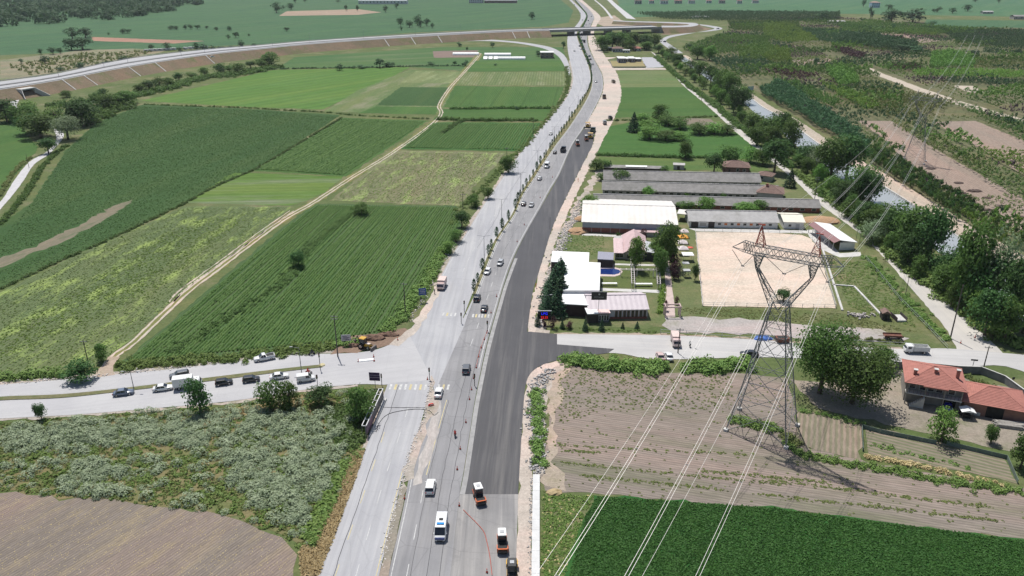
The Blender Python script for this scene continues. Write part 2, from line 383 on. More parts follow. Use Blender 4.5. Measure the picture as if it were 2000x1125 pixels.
fld('field', [(908, 141), (1104, 140), (1104, 167), (890, 167)], 'pale', dirang((950, 167), (965, 141)), patch=((.28, .28, .17), .6, .10), spacing=2.2, rowk=.4, z=.05, stretch=.2)
fld('field', [(888, 168), (1102, 170), (1086, 208), (866, 210)], 'mid', dirang((950, 205), (975, 171)), z=.05, spacing=1.4, rowk=.25, tracks=21)
fld('field', [(865, 213), (1080, 213), (1062, 237), (847, 234)], 'mid', 0, z=.05, spacing=1.4, rowk=.25)
fld('field', [(842, 239), (1056, 240), (1026, 296), (781, 291)], ((.045, .125, .032), (.06, .14, .04)), dirang((900, 285), (940, 242)), z=.05, spacing=1.4, rowk=.35)
fld('field', [(772, 294), (985, 299), (972, 322), (928, 362), (898, 402), (642, 392)], ((.14, .165, .075), (.17, .18, .10)), dirang((800, 390), (880, 300)), z=.05, spacing=1.3, rowk=.4, soil=(.19, .16, .12), patch=((.30, .40, .12), .85, .2), stretch=.3)
P9 = [(615, 398), (890, 402), (902, 440), (878, 485), (828, 560), (798, 622), (735, 655), (650, 676), (228, 716), (318, 642), (438, 540), (555, 442)]
fld('field', P9, ((.045, .11, .03), (.06, .12, .04)), A2, spacing=0.9, rowk=.5, soil=(.10, .10, .06))
# right block
fld('field', [(1205, 139), (1312, 138), (1338, 170), (1210, 171)], 'pale', 0, spacing=1.6, rowk=.3, patch=((.10, .2, .06), .6, .05))
fld('field', [(1210, 171), (1338, 170), (1402, 226), (1198, 230)], 'mid', 0, spacing=1.5, rowk=.3)
fld('field', [(1176, 250), (1250, 235), (1460, 262), (1490, 312), (1163, 303)], ((.05, .13, .03), (.07, .15, .04)), 0, spacing=1.4, rowk=.3)
fld('field', [(1330, 231), (1385, 232), (1402, 242), (1345, 246)], ((.17, .16, .12), (.18, .17, .13)), 0, z=.05)
fld('field', [(1170, 306), (1500, 316), (1500, 335), (1180, 330)], ((.08, .14, .04), (.10, .15, .05)), 0, z=.05)
rag('yard', [(1150, 345), (1180, 330), (1520, 332), (1610, 400), (1700, 490), (1790, 580), (1700, 600), (1640, 608), (1370, 600), (1310, 640), (1060, 640), (1075, 560), (1090, 500), (1120, 440)], .025, fieldm('compound_grass', (.11, .145, .055), (.145, .165, .075), patch=((.25, .20, .12), .75, .07), fine=1.5, stretch=1), jit=.4)
PF = [(1088, 722), (1140, 712), (1300, 728), (1440, 728), (1540, 740), (1552, 800), (1553, 868), (1700, 905), (2060, 965), (2060, 1066), (1680, 1012), (1180, 966), (1062, 962), (1060, 900), (1080, 760)]
APF = dirang((1500, 940), (1950, 1010))
rag('field', PF, .031, fieldm('plowed_field', (.235, .20, .172), (.28, .24, .205), ang=APF, spacing=.75, rowk=.5, soil=(.165, .14, .12), patch=((.10, .13, .05), .55, .12), stretch=.12, fine=1.6), jit=.4)
PGF = [(1165, 968), (1500, 990), (2060, 1062), (2060, 1180), (1080, 1180), (1115, 1080), (1140, 1000)]
rag('field', PGF, .05, fieldm('clover_field', (.025, .10, .022), (.035, .12, .03), fine=1.5, stretch=1, patch=((.08, .14, .03), .35, .05)), jit=.5)
rag('field', [(-80, 952), (0, 962), (200, 978), (420, 1003), (560, 1050), (580, 1085), (560, 1200), (-80, 1200)], .03, fieldm('stubble_field', (.20, .17, .145), (.235, .20, .17), ang=dirang((100, 1100), (200, 1040)), spacing=.6, rowk=.3, soil=(.155, .13, .11), patch=((.34, .27, .16), .5, .3), stretch=.2, fine=2.2), jit=.5)
rag('meadow', [(-60, 832), (0, 826), (120, 819), (240, 810), (450, 793), (600, 771), (735, 760), (718, 850), (685, 935), (640, 1010), (600, 1080), (560, 1046), (420, 1000), (200, 976), (0, 960), (-60, 952)], .028, fieldm('weed_ground', (.15, .145, .065), (.20, .175, .09), patch=((.10, .14, .045), .8, .12), fine=1.6, stretch=1), jit=.5)
rag('yard', [(1545, 740), (1560, 745), (1740, 750), (1750, 720), (2060, 770), (2060, 900), (1920, 870), (1780, 840), (1730, 828), (1600, 800)], .04, fieldm('farm_yard', (.27, .235, .19), (.31, .27, .22), patch=((.13, .15, .07), .6, .12), fine=1.5, stretch=1), jit=.4)
rag('field', [(1562, 800), (1655, 820), (1685, 830), (1680, 898), (1620, 885), (1556, 870)], .05, fieldm('seed_bed', (.24, .20, .155), (.27, .22, .175), ang=dirang((1590, 805), (1585, 870)), spacing=1.1, rowk=.5, soil=(.10, .13, .06)), jit=.3)
rag('field', [(1690, 832), (1800, 855), (1960, 895), (1990, 945), (1800, 905), (1695, 890)], .05, fieldm('vegetable_bed', (.23, .195, .15), (.25, .21, .165), ang=dirang((1720, 860), (1900, 905)), spacing=1.2, rowk=.6, soil=(.09, .13, .05)), jit=.3)

# nursery ground
rag('nursery_ground', [(1330, 102), (1420, 62), (1420, 42), (1600, 30), (1800, 40), (2300, 60), (2300, 620), (1900, 480), (1700, 320), (1480, 180)], .02, fieldm('nursery_soil', (.095, .115, .05), (.145, .145, .08), patch=((.22, .18, .13), .4, .03), fine=.8, stretch=1), jit=.3)
BARE1 = [(1675, 236), (1740, 236), (1815, 285), (2010, 395), (2010, 470), (1960, 432), (1895, 402), (1800, 340), (1755, 300), (1715, 262)]; BARE2 = [(1822, 238), (1905, 236), (2060, 300), (2060, 380), (1940, 305)]
tan1 = fieldm('tan_soil', (.27, .215, .175), (.30, .245, .20), ang=dirang((1780, 250), (1900, 320)), spacing=1.3, rowk=.35, soil=(.2, .16, .13), fine=1.2)
rag('bare_plot', BARE1, .05, tan1)
rag('bare_plot', BARE2, .05, tan1)
rag('bare_plot', [(1545, 117), (1620, 113), (1632, 124), (1560, 127)], .05, tan1)
rag('bare_plot', [(1700, 60), (1790, 68), (1835, 80), (1800, 84), (1720, 68)], .05, tan1)
rag('dirt_track', [(1690, 128), (1720, 142), (1800, 172), (1870, 196), (1960, 222), (2060, 250), (2060, 256), (1950, 228), (1860, 202), (1790, 178), (1715, 148)], .06, M('pale_dirt', (.42, .36, .29), .95, .12, .2, world_=True))
rag('bare_plot', [(1862, 167), (1900, 168), (1925, 182), (1890, 180)], .06, M('pale_dirt', (.45, .4, .34)))

# ================================================================ roads
asph_old = roadm('old_asphalt', (.33, .33, .348), (.385, .385, .395), wear=.45, patches=.2, light=((.48, .47, .46), .4), ang=dirang((700, 1100), (800, 750)), crack=.10)
asph_new = roadm('new_asphalt', (.054, .053, .058), (.068, .066, .071), wear=.4, patches=.2, rough=.62, crack=0, light=((.15, .142, .135), .65), ang=dirang((950, 960), (985, 700)))
asph_mid = roadm('worn_asphalt', (.215, .213, .22), (.275, .27, .275), wear=.45, patches=.25, light=((.33, .32, .31), .45), ang=dirang((830, 1100), (900, 750)))
asph_far = roadm('far_asphalt', (.34, .34, .35), (.38, .38, .385), wear=.2, patches=.1, crack=0)
asph_west = roadm('side_road_asphalt', (.375, .37, .38), (.435, .43, .43), wear=.2, patches=.15, ang=dirang((0, 780), (500, 720)), crack=.08)
concrete = M('pale_concrete', (.50, .49, .47), .85, .12, .6, world_=True, dirt=((.33, .3, .26), .6))
gravelm = fieldm('road_gravel', (.47, .41, .355), (.54, .48, .42), fine=1.6, stretch=1, patch=((.38, .33, .28), .5, .12), bump=.9)
dirtm = fieldm('dirt', (.34, .285, .225), (.41, .345, .28), fine=1.5, stretch=1, patch=((.2, .19, .1), .5, .15))
rubm = fieldm('rubble_soil', (.36, .32, .28), (.46, .42, .37), fine=1.1, stretch=1, patch=((.17, .17, .09), .6, .2), bump=1)

L_left = [(580, 1230), (622, 1125), (655, 1040), (690, 950), (720, 860), (737, 812), (752, 765), (772, 715), (800, 655), (832, 598), (852, 558), (880, 505), (908, 460), (942, 405), (985, 343), (1025, 288), (1060, 247), (1090, 212), (1110, 185), (1119, 160), (1118, 140), (1113, 118), (1109, 98), (1108, 78), (1112, 62), (1125, 50), (1134, 35), (1130, 20), (1112, 0), (1098, -14)]
L_right = [(715, 1230), (740, 1125), (770, 1000), (790, 920), (815, 850), (838, 770), (858, 718), (880, 670), (901, 628), (922, 575), (947, 511), (965, 471), (1000, 418), (1015, 381), (1034, 351), (1055, 318), (1077, 281), (1106, 240), (1136, 195), (1150, 170), (1153, 150), (1148, 125), (1136, 97), (1127, 72), (1128, 60), (1140, 42), (1145, 30), (1135, 17), (1117, 0), (1104, -14)]
R_left = [(735, 1230), (758, 1125), (788, 992), (800, 930), (825, 850), (848, 780), (866, 722), (888, 676), (908, 632), (930, 575), (955, 511), (975, 465), (1006, 418), (1022, 381), (1042, 351), (1063, 318), (1088, 281), (1117, 242), (1146, 195), (1156, 170), (1157, 150), (1151, 125), (1141, 102), (1132, 80), (1131, 65), (1141, 48), (1147, 30), (1137, 15), (1120, 0), (1107, -14)]
R_right = [(860, 1230), (879, 1125), (898, 965), (905, 925), (918, 843), (927, 785), (940, 720), (950, 675), (961, 635), (971, 600), (984, 555), (1003, 503), (1030, 450), (1056, 405), (1075, 370), (1094, 338), (1117, 285), (1140, 250), (1158, 218), (1173, 188), (1178, 168), (1176, 147), (1168, 130), (1157, 110), (1148, 87), (1148, 67), (1156, 45), (1160, 32), (1146, 14), (1128, 0), (1113, -14)]
hl = road('highway', L_left, L_right, .08, asph_old)
hr = road('highway', R_left, R_right, .084, asph_mid)
sheet('crossing', W([(800, 655), (845, 742), (838, 770), (858, 718), (901, 628), (908, 632), (920, 610), (848, 780), (752, 765), (772, 715)][:2] + [(848, 770), (905, 640), (935, 560), (905, 622), (860, 600), (830, 602)]), .088, asph_old)
med_soil = fieldm('median_soil', (.15, .15, .075), (.20, .185, .10), patch=((.09, .13, .045), .7, .2), fine=1.5, stretch=1)
road('median', L_right[9:], R_left[9:], .16, med_soil)
road('median', [(715, 1230), (740, 1125), (770, 1000), (782, 955)], [(735, 1230), (758, 1125), (788, 992), (792, 955)], .15, fieldm('median_rubble', (.24, .22, .18), (.32, .29, .24), fine=1.5, stretch=1), jit=.15)
road('dirt_strip', [(782, 958), (791, 918), (812, 855), (834, 780), (840, 735)], [(793, 958), (808, 918), (832, 850), (852, 790), (846, 735)], .1, rubm, jit=.5)
road('dusty_strip', [(806, 950), (826, 875), (846, 800), (852, 775)], [(822, 945), (846, 880), (860, 815), (862, 775)], .094, fieldm('dusty_gravel', (.38, .36, .34), (.46, .43, .40), fine=1.5, stretch=.3, ang=PI / 2, patch=((.3, .29, .28), .7, .12), bump=.3), jit=.2)
for nm, a, b in (('kerb', L_right[9:], None), ('kerb', R_left[9:], None)):
    c = smooth(W(a), 4); mb = MB()
    for p, q in zip(c[:-1], c[1:]):
        if p.y > 700: break
        d = (q - p).normalized(); n_ = Vector((-d.y, d.x, 0)) * .12
        mb.add([p - n_, p + n_, q + n_, q - n_] + [v + Vector((0, 0, .22)) for v in (p - n_, p + n_, q + n_, q - n_)], [(4, 5, 6, 7), (0, 1, 5, 4), (2, 3, 7, 6), (1, 2, 6, 5), (3, 0, 4, 7)])
    o = mb.build('kerb', concrete); tag(o, kind='structure')
N_left = [(1140, 252)] + R_right[16:3:-1][0:0] + [(1117, 286), (1094, 339), (1056, 406), (1030, 451), (1004, 504), (985, 556), (972, 601), (962, 636), (951, 676), (941, 721), (928, 786), (919, 844), (906, 926), (899, 966)]
N_right = [(1161, 252), (1158, 281), (1148, 302), (1130, 337), (1105, 387), (1080, 442), (1062, 500), (1050, 540), (1042, 564), (1036, 600), (1030, 648)]
app = [(1088, 653), (1088, 673), (1200, 682), (1188, 690), (1110, 700), (1062, 712), (1036, 730), (1026, 756), (1022, 800), (1018, 860), (1014, 930), (1012, 966)]
sheet('new_lane', smooth(W(N_left), 4)[::-1] + smooth(W(N_right), 4) + W(app[:3]) + smooth(W(app[3:]), 3), .092, asph_new)
sheet('milled_lane', smooth(W([(898, 966), (879, 1125), (860, 1230)]), 3) + W([(1002, 1230), (1007, 1125), (1011, 1010), (1012, 966)]), .09, roadm('milled_asphalt', (.21, .205, .205), (.29, .28, .27), wear=.5, patches=.5, light=((.40, .38, .36), .6), crack=.2, ang=dirang((950, 1100), (955, 980))))
road('gravel_shoulder', [(1128, 0), (1146, 14), (1160, 32), (1157, 45), (1149, 67), (1150, 87), (1158, 110), (1169, 130), (1177, 147), (1179, 168), (1174, 188), (1159, 218), (1141, 250), (1161, 253), (1158, 281), (1130, 337), (1105, 387), (1080, 442), (1062, 500), (1050, 540), (1036, 600), (1030, 655)],
     [(1137, 0), (1158, 18), (1173, 33), (1166, 48), (1160, 64), (1167, 82), (1182, 110), (1202, 138), (1208, 152), (1214, 182), (1206, 215), (1192, 247), (1180, 270), (1166, 300), (1150, 332), (1120, 392), (1090, 462), (1072, 515), (1060, 562), (1050, 600), (1044, 628), (1044, 656)], .06, gravelm, jit=.25)
road('rubble_strip', [(1166, 330), (1122, 400), (1090, 465), (1072, 515), (1058, 565), (1046, 620), (1044, 655)], [(1185, 330), (1140, 400), (1105, 470), (1088, 520), (1075, 570), (1062, 625), (1065, 655)], .05, rubm, jit=.7)
road('gravel_shoulder', [(1110, 700), (1062, 712), (1036, 730), (1026, 756), (1022, 800), (1018, 860), (1014, 930), (1011, 1010), (1007, 1125), (1002, 1230)], [(1140, 702), (1075, 722), (1050, 740), (1042, 770), (1042, 820), (1046, 870), (1041, 925), (1039, 1010), (1036, 1125), (1032, 1230)], .062, gravelm, jit=.25)
road('rubble_strip', [(1060, 720), (1042, 770), (1040, 830), (1040, 900), (1042, 935)], [(1110, 712), (1075, 760), (1062, 830), (1062, 900), (1058, 935)], .05, rubm, jit=.7)
o = road('field_track', [(1085, 730), (1070, 800), (1068, 880), (1062, 960)], [(1115, 715), (1088, 790), (1085, 880), (1090, 960)], .055, dirtm, jit=.6)
# west side road with its median
road('side_road', [(-80, 760), (0, 752), (120, 742), (190, 735), (330, 722), (480, 704), (580, 693), (700, 689), (760, 674), (800, 645), (830, 604)], [(-80, 824), (0, 818), (120, 812), (240, 803), (450, 784), (600, 761), (700, 751), (752, 752), (772, 748), (820, 745), (848, 740)], .086, asph_west)
road('side_road_median', [(-80, 788), (0, 776), (120, 771), (250, 758), (420, 737), (560, 720), (628, 713)], [(-80, 794), (0, 783), (120, 778), (250, 764), (420, 744), (560, 726), (630, 718)], .2, med_soil)
# east side road
east = roadm('east_road_asphalt', (.40, .39, .385), (.46, .45, .44), wear=.2, patches=.15, ang=dirang((1200, 670), (1600, 690)), light=((.52, .5, .47), .4), crack=.06)
road('side_road', [(1075, 653), (1200, 654), (1320, 656), (1480, 664), (1600, 674), (1765, 682), (1850, 681), (1960, 690), (2080, 700)], [(1075, 690), (1200, 690), (1260, 700), (1330, 702), (1480, 698), (1600, 702), (1747, 711), (1870, 718), (1965, 716), (2080, 760)], .086, east)
rag('parking_lot', [(1300, 618), (1480, 625), (1620, 640), (1720, 643), (1780, 660), (1760, 668), (1620, 664), (1480, 655), (1320, 650), (1290, 636)], .06, fieldm('gravel_lot', (.36, .33, .31), (.42, .39, .37), fine=1.5, stretch=1, patch=((.22, .22, .14), .5, .1)), jit=.5)
road('canal_road', [(1868, 684), (1845, 640), (1790, 575), (1742, 521), (1690, 466), (1632, 421), (1598, 398), (1546, 347), (1445, 265), (1382, 207), (1332, 165), (1304, 132), (1270, 100)], [(1958, 690), (1908, 640), (1850, 592), (1798, 545), (1725, 488), (1662, 428), (1618, 396), (1553, 341), (1456, 262), (1411, 217), (1368, 182), (1321, 142), (1278, 104)], .07, roadm('canal_road_surface', (.42, .40, .375), (.50, .47, .43), wear=.2, patches=.25, crack=0, light=((.56, .52, .46), .5), ang=dirang((1500, 300), (1700, 480))), jit=.15)
# canal
water = nodes('canal_water'); wb = water[2]; wb.inputs['Base Color'].default_value = (.33, .35, .36, 1); wb.inputs['Roughness'].default_value = .25  # sky reflection is put into the water's pale base colour
water[1].links.new(nd(water[1], 'ShaderNodeBump', {'Strength': .08, 'Height': noise(water[1], nd(water[1], 'ShaderNodeNewGeometry').outputs['Position'], .8)}).outputs[0], wb.inputs['Normal'])
c_r = [(1330, 108), (1400, 150), (1461, 188), (1492, 211), (1532, 232), (1590, 275), (1650, 316), (1712, 356), (1782, 400), (1862, 456), (1960, 530), (2080, 620)]
c_l = [(1322, 112), (1385, 156), (1444, 194), (1476, 222), (1512, 246), (1558, 287), (1612, 332), (1676, 378), (1745, 424), (1815, 478), (1915, 560), (2060, 680)]
road('canal_water', c_l, c_r, .07, water[0])
road('bank_track', c_r, [(1340, 108), (1412, 150), (1475, 187), (1506, 208), (1550, 230), (1612, 270), (1680, 312), (1755, 355), (1830, 400), (1895, 440), (2000, 500), (2110, 575)], .075, fieldm('bank_soil', (.40, .345, .275), (.46, .40, .33), fine=1.4, stretch=.3, ang=dirang((1700, 340), (1850, 440))), jit=.2)
mb = MB(); c = smooth(W(c_r), 4)
for p, q in zip(c[:-1], c[1:]):
    d = (q - p).normalized(); n_ = Vector((-d.y, d.x, 0)) * .35
    mb.add([p + n_, q + n_, q - n_, p - n_] + [v + Vector((0, 0, .4)) for v in (p + n_, q + n_, q - n_, p - n_)], [(4, 7, 6, 5), (0, 1, 5, 4), (2, 3, 7, 6)])
tag(mb.build('canal_lining', concrete), kind='structure')
# small roads, left
road('gravel_road', [(-60, 440), (0, 395), (28, 352), (58, 316), (92, 296), (110, 272), (103, 252), (85, 240), (40, 226), (20, 200), (30, 188)], [(-60, 480), (0, 410), (40, 362), (66, 322), (97, 300), (124, 268), (118, 253), (95, 238), (52, 225), (33, 208), (42, 188)], .07, M('pale_gravel', (.46, .45, .45), .95, .1, .4, world_=True), jit=.06)
def track(pts, w, off, z=.075):
    c = smooth(W(pts), 5)
    for s in (-1, 1):
        a = []; b = []
        for i, p in enumerate(c):
            d = (c[min(i + 1, len(c) - 1)] - c[max(i - 1, 0)]).normalized(); n_ = Vector((-d.y, d.x, 0))
            a.append(p + n_ * (s * off - w / 2)); b.append(p + n_ * (s * off + w / 2))
        sheet('dirt_track', ragged(a + b[::-1], 2, .12), z, MATS['track_dirt'])
fieldm('track_dirt', (.43, .38, .31), (.50, .45, .38), fine=1.3, stretch=1)
TP = [(203, 722), (225, 695), (262, 668), (325, 608), (372, 565), (432, 520), (500, 468), (560, 425), (612, 396), (690, 345), (770, 296), (845, 242), (862, 220), (858, 205), (880, 170), (905, 143), (930, 115), (938, 104)]
road('track_verge', [(x - 5, y - 3) for x, y in TP], [(x + 5, y + 3) for x, y in TP], .06, fieldm('verge_grass', (.14, .17, .05), (.20, .19, .08), fine=1.5, stretch=1), jit=.4)
track(TP, .75, .85)
track([(335, 590), (352, 570), (385, 545), (440, 505), (520, 446), (570, 412)], .5, .7)
rag('dirt_track', [(193, 736), (225, 732), (222, 715), (232, 698), (214, 696), (205, 712), (185, 726)], .09, dirtm, jit=.3)
# shoulders of dirt along asphalt edges
def edging(px, w, z, mat, jit=.35):
    c = smooth(W(px), 4); a = []; b = []
    for i, p in enumerate(c):
        d = (c[min(i + 1, len(c) - 1)] - c[max(i - 1, 0)]).normalized(); n_ = Vector((-d.y, d.x, 0)); a.append(p + n_ * w); b.append(p - n_ * .4)
    sheet('road_shoulder', ragged(a + b[::-1], 1.5, jit), z, mat)
edging(L_left[:7], 1.1, .045, rubm); edging(L_left[10:22], 1.3, .045, rubm)
edging([(-80, 760), (0, 752), (120, 742), (190, 735), (330, 722), (480, 704), (580, 693), (650, 690)], 1.5, .045, rubm)
edging([(700, 752), (600, 762), (450, 785), (240, 804), (0, 819), (-80, 825)], .9, .045, rubm)
edging([(1080, 653), (1200, 654), (1320, 656), (1480, 664), (1600, 674), (1765, 682)], 1.0, .045, dirtm)
rag('dirt_patch', [(650, 690), (690, 655), (740, 652), (790, 640), (805, 650), (770, 672), (700, 690)], .095, fieldm('dug_soil', (.22, .15, .11), (.28, .2, .15), fine=1.6, stretch=1), jit=.4)
rag('dirt_patch', [(760, 672), (800, 640), (835, 590), (850, 560), (862, 556), (845, 600), (815, 645), (780, 678)], .1, gravelm, jit=.4)
# ---------------------------------------------------------------- painted markings
white = M('road_paint_white', (.46, .46, .45), .7, .25, 1.2, world_=True, dirt=((.31, .31, .31), .9))
yellow = M('road_paint_yellow', (.48, .41, .22), .7, .2, 1.2, world_=True, dirt=((.34, .33, .3), .8))
def strip(name, pts, w, z, mat, parent):
    a = []; b = []
    for i, p in enumerate(pts):
        d = (pts[min(i + 1, len(pts) - 1)] - pts[max(i - 1, 0)]).normalized(); n_ = Vector((-d.y, d.x, 0)) * w / 2; a.append(p + n_); b.append(p - n_)
    return sheet(name, a + b[::-1], z, mat, parent)
def lanes(L, R, f, z, mat, parent, i0, i1, dash=True, w=.14, on=4.0, off=6.0):
    pts = smooth([a.lerp(b, f) for a, b in zip(W(L[i0:i1]), W(R[i0:i1]))], 6)
    if not dash: return strip('lane_line', pts, w, z, mat, parent)
    cum = [0.0]
    for p, q in zip(pts[:-1], pts[1:]): cum.append(cum[-1] + (q - p).length)
    def at(s):
        for k in range(len(cum) - 1):
            if cum[k + 1] >= s: return pts[k].lerp(pts[k + 1], (s - cum[k]) / max(1e-6, cum[k + 1] - cum[k]))
        return pts[-1]
    s = 0.0
    while s + on < cum[-1]:
        strip('lane_dash', [at(s), at(s + on / 2), at(s + on)], w, z, mat, parent); s += on + off
Lr2 = [(x - 2, y) for x, y in L_right]
lanes(L_left, L_right, .955, .088, yellow, hl, 0, 4, False, .16)
lanes(L_left, L_right, .62, .088, white, hl, 0, 6); lanes(L_left, L_right, .28, .088, yellow, hl, 0, 6, True, .15)
lanes(L_left, L_right, .97, .088, white, hl, 10, 22, False, .16); lanes(L_left, L_right, .05, .088, white, hl, 10, 22, False, .16)
lanes(L_left, L_right, .52, .088, white, hl, 10, 24)
lanes(R_left, R_right, .05, .096, white, hr, 0, 4, False, .16); lanes(R_left, R_right, .31, .092, yellow, hr, 3, 6, False, .16); lanes(R_left, R_right, .30, .092, white, hr, 0, 4)
lanes(R_left, R_right, .5, .092, white, hr, 7, 22); lanes(R_left, R_right, .06, .092, white, hr, 9, 24, False, .18); lanes(R_left, R_right, .93, .092, white, hr, 6, 22, False, .18)
sp_ = strip('concrete_edge', smooth(W([(903, 966), (911, 925), (923, 845), (932, 787), (945, 722), (955, 677), (966, 636), (976, 601), (989, 556), (1008, 505)]), 4), 1.0, .1, M('dusty_edge', (.30, .295, .29), .9, .2, .5, world_=True), hr)
def crosswalk(p0, p1, n, w, length, parent, z, cols=(0, 1, 0, 0, 1, 0, 1)):
    a = G(*p0); b = G(*p1); d = (b - a).normalized(); nrm = Vector((-d.y, d.x, 0))
    for i in range(n):
        c = a.lerp(b, (i + .5) / n)
        sheet('crosswalk_stripe', [c - d * w / 2 - nrm * length / 2, c + d * w / 2 - nrm * length / 2, c + d * w / 2 + nrm * length / 2, c - d * w / 2 + nrm * length / 2], z, white if cols[i % len(cols)] == 0 else yellow, parent)
crosswalk((758, 756), (836, 757), 8, .55, 2.6, hl, .1); crosswalk((852, 756), (880, 757), 3, .5, 2.4, hr, .1)
crosswalk((862, 614), (893, 615), 4, .5, 2.2, hl, .1); crosswalk((921, 617), (957, 618), 6, .5, 2.2, hr, .1)
lanes([(-80, 784), (0, 774), (250, 756), (560, 718)], [(-80, 784), (0, 774), (250, 756), (560, 718)], 0, .1, white, None or hl, 0, 4, False, .12)
lanes([(-80, 814), (0, 808), (240, 795), (450, 775), (600, 752)], [(-80, 814), (0, 808), (240, 795), (450, 775), (600, 752)], 0, .1, white, hl, 0, 5, False, .12)

seal = M('joint_seal', (.07, .07, .075), .7, .3, .8, world_=True)
def joint(L, R, f, i0, i1, parent, z, w=.09):
    pts = smooth([a.lerp(b, f) for a, b in zip(W(L[i0:i1]), W(R[i0:i1]))], 6); pts = [p + Vector((random.gauss(0, .07), 0, 0)) for p in pts]; strip('joint_seal', pts, w, z, seal, parent)
joint(L_left, L_right, .24, 0, 7, hl, .09, .13); joint(L_left, L_right, .6, 11, 22, hl, .09); joint(R_left, R_right, .36, 0, 6, hr, .0945); joint(R_left, R_right, .62, 0, 7, hr, .0945, .11); joint(R_left, R_right, .82, 0, 8, hr, .0945, .11); joint(R_left, R_right, .5, 10, 20, hr, .0945)
tyre = roadm('tyre_darkened', (.17, .168, .172), (.22, .217, .22), wear=.5, patches=.4, light=((.3, .3, .3), .6), ang=dirang((700, 1100), (800, 750)), crack=0)
# ================================================================ trees
bark = M('bark', (.13, .10, .075), .95, .3, 6, bump=.6)
LEAF = dict(green=leafm('leaf_green', (.046, .094, .022), (.10, .168, .04), .4), dark=leafm('leaf_dark', (.032, .074, .022), (.065, .125, .036), .4), light=leafm('leaf_light', (.075, .16, .028), (.13, .23, .05)), willow=leafm('leaf_willow', (.10, .15, .075), (.20, .25, .14)),
            spruce=leafm('leaf_spruce', (.018, .045, .022), (.035, .075, .032), .1), plum=leafm('leaf_plum', (.035, .016, .02), (.075, .03, .035), .15), lime=leafm('leaf_lime', (.10, .185, .03), (.165, .255, .05)), olive=leafm('leaf_olive', (.09, .115, .035), (.16, .18, .06)),
            grey=leafm('leaf_greygreen', (.165, .22, .125), (.33, .39, .255), .2), dry=leafm('leaf_dry', (.30, .23, .11), (.44, .36, .2), .15), bluegreen=leafm('leaf_bluegreen', (.028, .07, .03), (.06, .12, .05)), clover=leafm('leaf_clover', (.024, .09, .017), (.05, .138, .028), .3), potato=leafm('leaf_potato', (.05, .092, .026), (.078, .13, .04), .3), crop=leafm('leaf_crop', (.046, .09, .02), (.08, .128, .034), .25), weed=leafm('leaf_weed', (.075, .14, .03), (.15, .21, .055), .2), purple=leafm('leaf_purple', (.06, .04, .05), (.11, .07, .08), .15))
def leaf_quads(c, d, leaf, jit=.6):
    n = len(c); nr = d + RNG.normal(size=(n, 3)) * jit + np.array([0, 0, .45]); nr /= np.linalg.norm(nr, axis=1)[:, None]
    u = np.cross(nr, RNG.normal(size=(n, 3))); u /= np.linalg.norm(u, axis=1)[:, None]; w = np.cross(nr, u)
    s = leaf * RNG.uniform(.55, 1.35, (n, 1))
    return np.stack([c - u * s, c - w * s * .75, c + u * s, c + w * s * .75], 1).reshape(-1, 3)
def sph(n):
    d = RNG.normal(size=(n, 3)); return d / np.linalg.norm(d, axis=1)[:, None]
def tpl_crown(kind, n, leaf, ncl):
    q, cen = tpl_crown0(kind, n, leaf, ncl); k = (.32 if kind == 'young' else .43) / np.percentile(np.hypot(q[:, 0], q[:, 1]), 97); f = np.array([k, k, 1 / q[:, 2].max()])
    return q * f, cen * f
def tpl_crown0(kind, n, leaf, ncl):
    """unit-height crown; returns quad verts and clump centres"""
    if kind in ('broad', 'round', 'young'):
        zc, rz, rx = dict(broad=(.56, .42, .42), round=(.47, .48, .40), young=(.66, .30, .30))[kind]
        d = sph(ncl); r = RNG.uniform(.35, .85, (ncl, 1)); cen = d * r * np.array([rx, rx, rz]) + np.array([0, 0, zc])
        cr = RNG.uniform(.13, .27, ncl) * (rx / .4)
        k = RNG.integers(0, ncl, n); dd = sph(n); dd[:, 2] = np.where(RNG.random(n) < .6, np.abs(dd[:, 2]), dd[:, 2])
        c = cen[k] + dd * (cr[k] * RNG.uniform(.65, 1.05, n))[:, None]; c[:, 2] = np.clip(c[:, 2], .06, 1.02)
        return leaf_quads(c, dd, leaf), cen
    if kind == 'cone':
        z = 1 - np.sqrt(RNG.random(n)) * .93; tiers = np.sin(z * 46) * .18 + 1; a = RNG.uniform(0, 2 * PI, n)
        r = (1.02 - z) * .40 * tiers * RNG.uniform(.55, 1.05, n); c = np.stack([r * np.cos(a), r * np.sin(a), z - r * .15], 1)
        d = np.stack([np.cos(a), np.sin(a), np.full(n, .5)], 1); return leaf_quads(c, d, leaf), c[:4]
    if kind == 'column':
        z = RNG.uniform(.2, 1, n); a = RNG.uniform(0, 2 * PI, n); prof = np.sin(np.clip((z - .15) / .87, 0, 1) * PI) ** .6
        r = .40 * prof * RNG.uniform(.5, 1.05, n) * (1 + .2 * np.sin(3 * a + 9 * z)); c = np.stack([r * np.cos(a), r * np.sin(a), z], 1)
        return leaf_quads(c, np.stack([np.cos(a), np.sin(a), np.full(n, .4)], 1), leaf), c[:4]
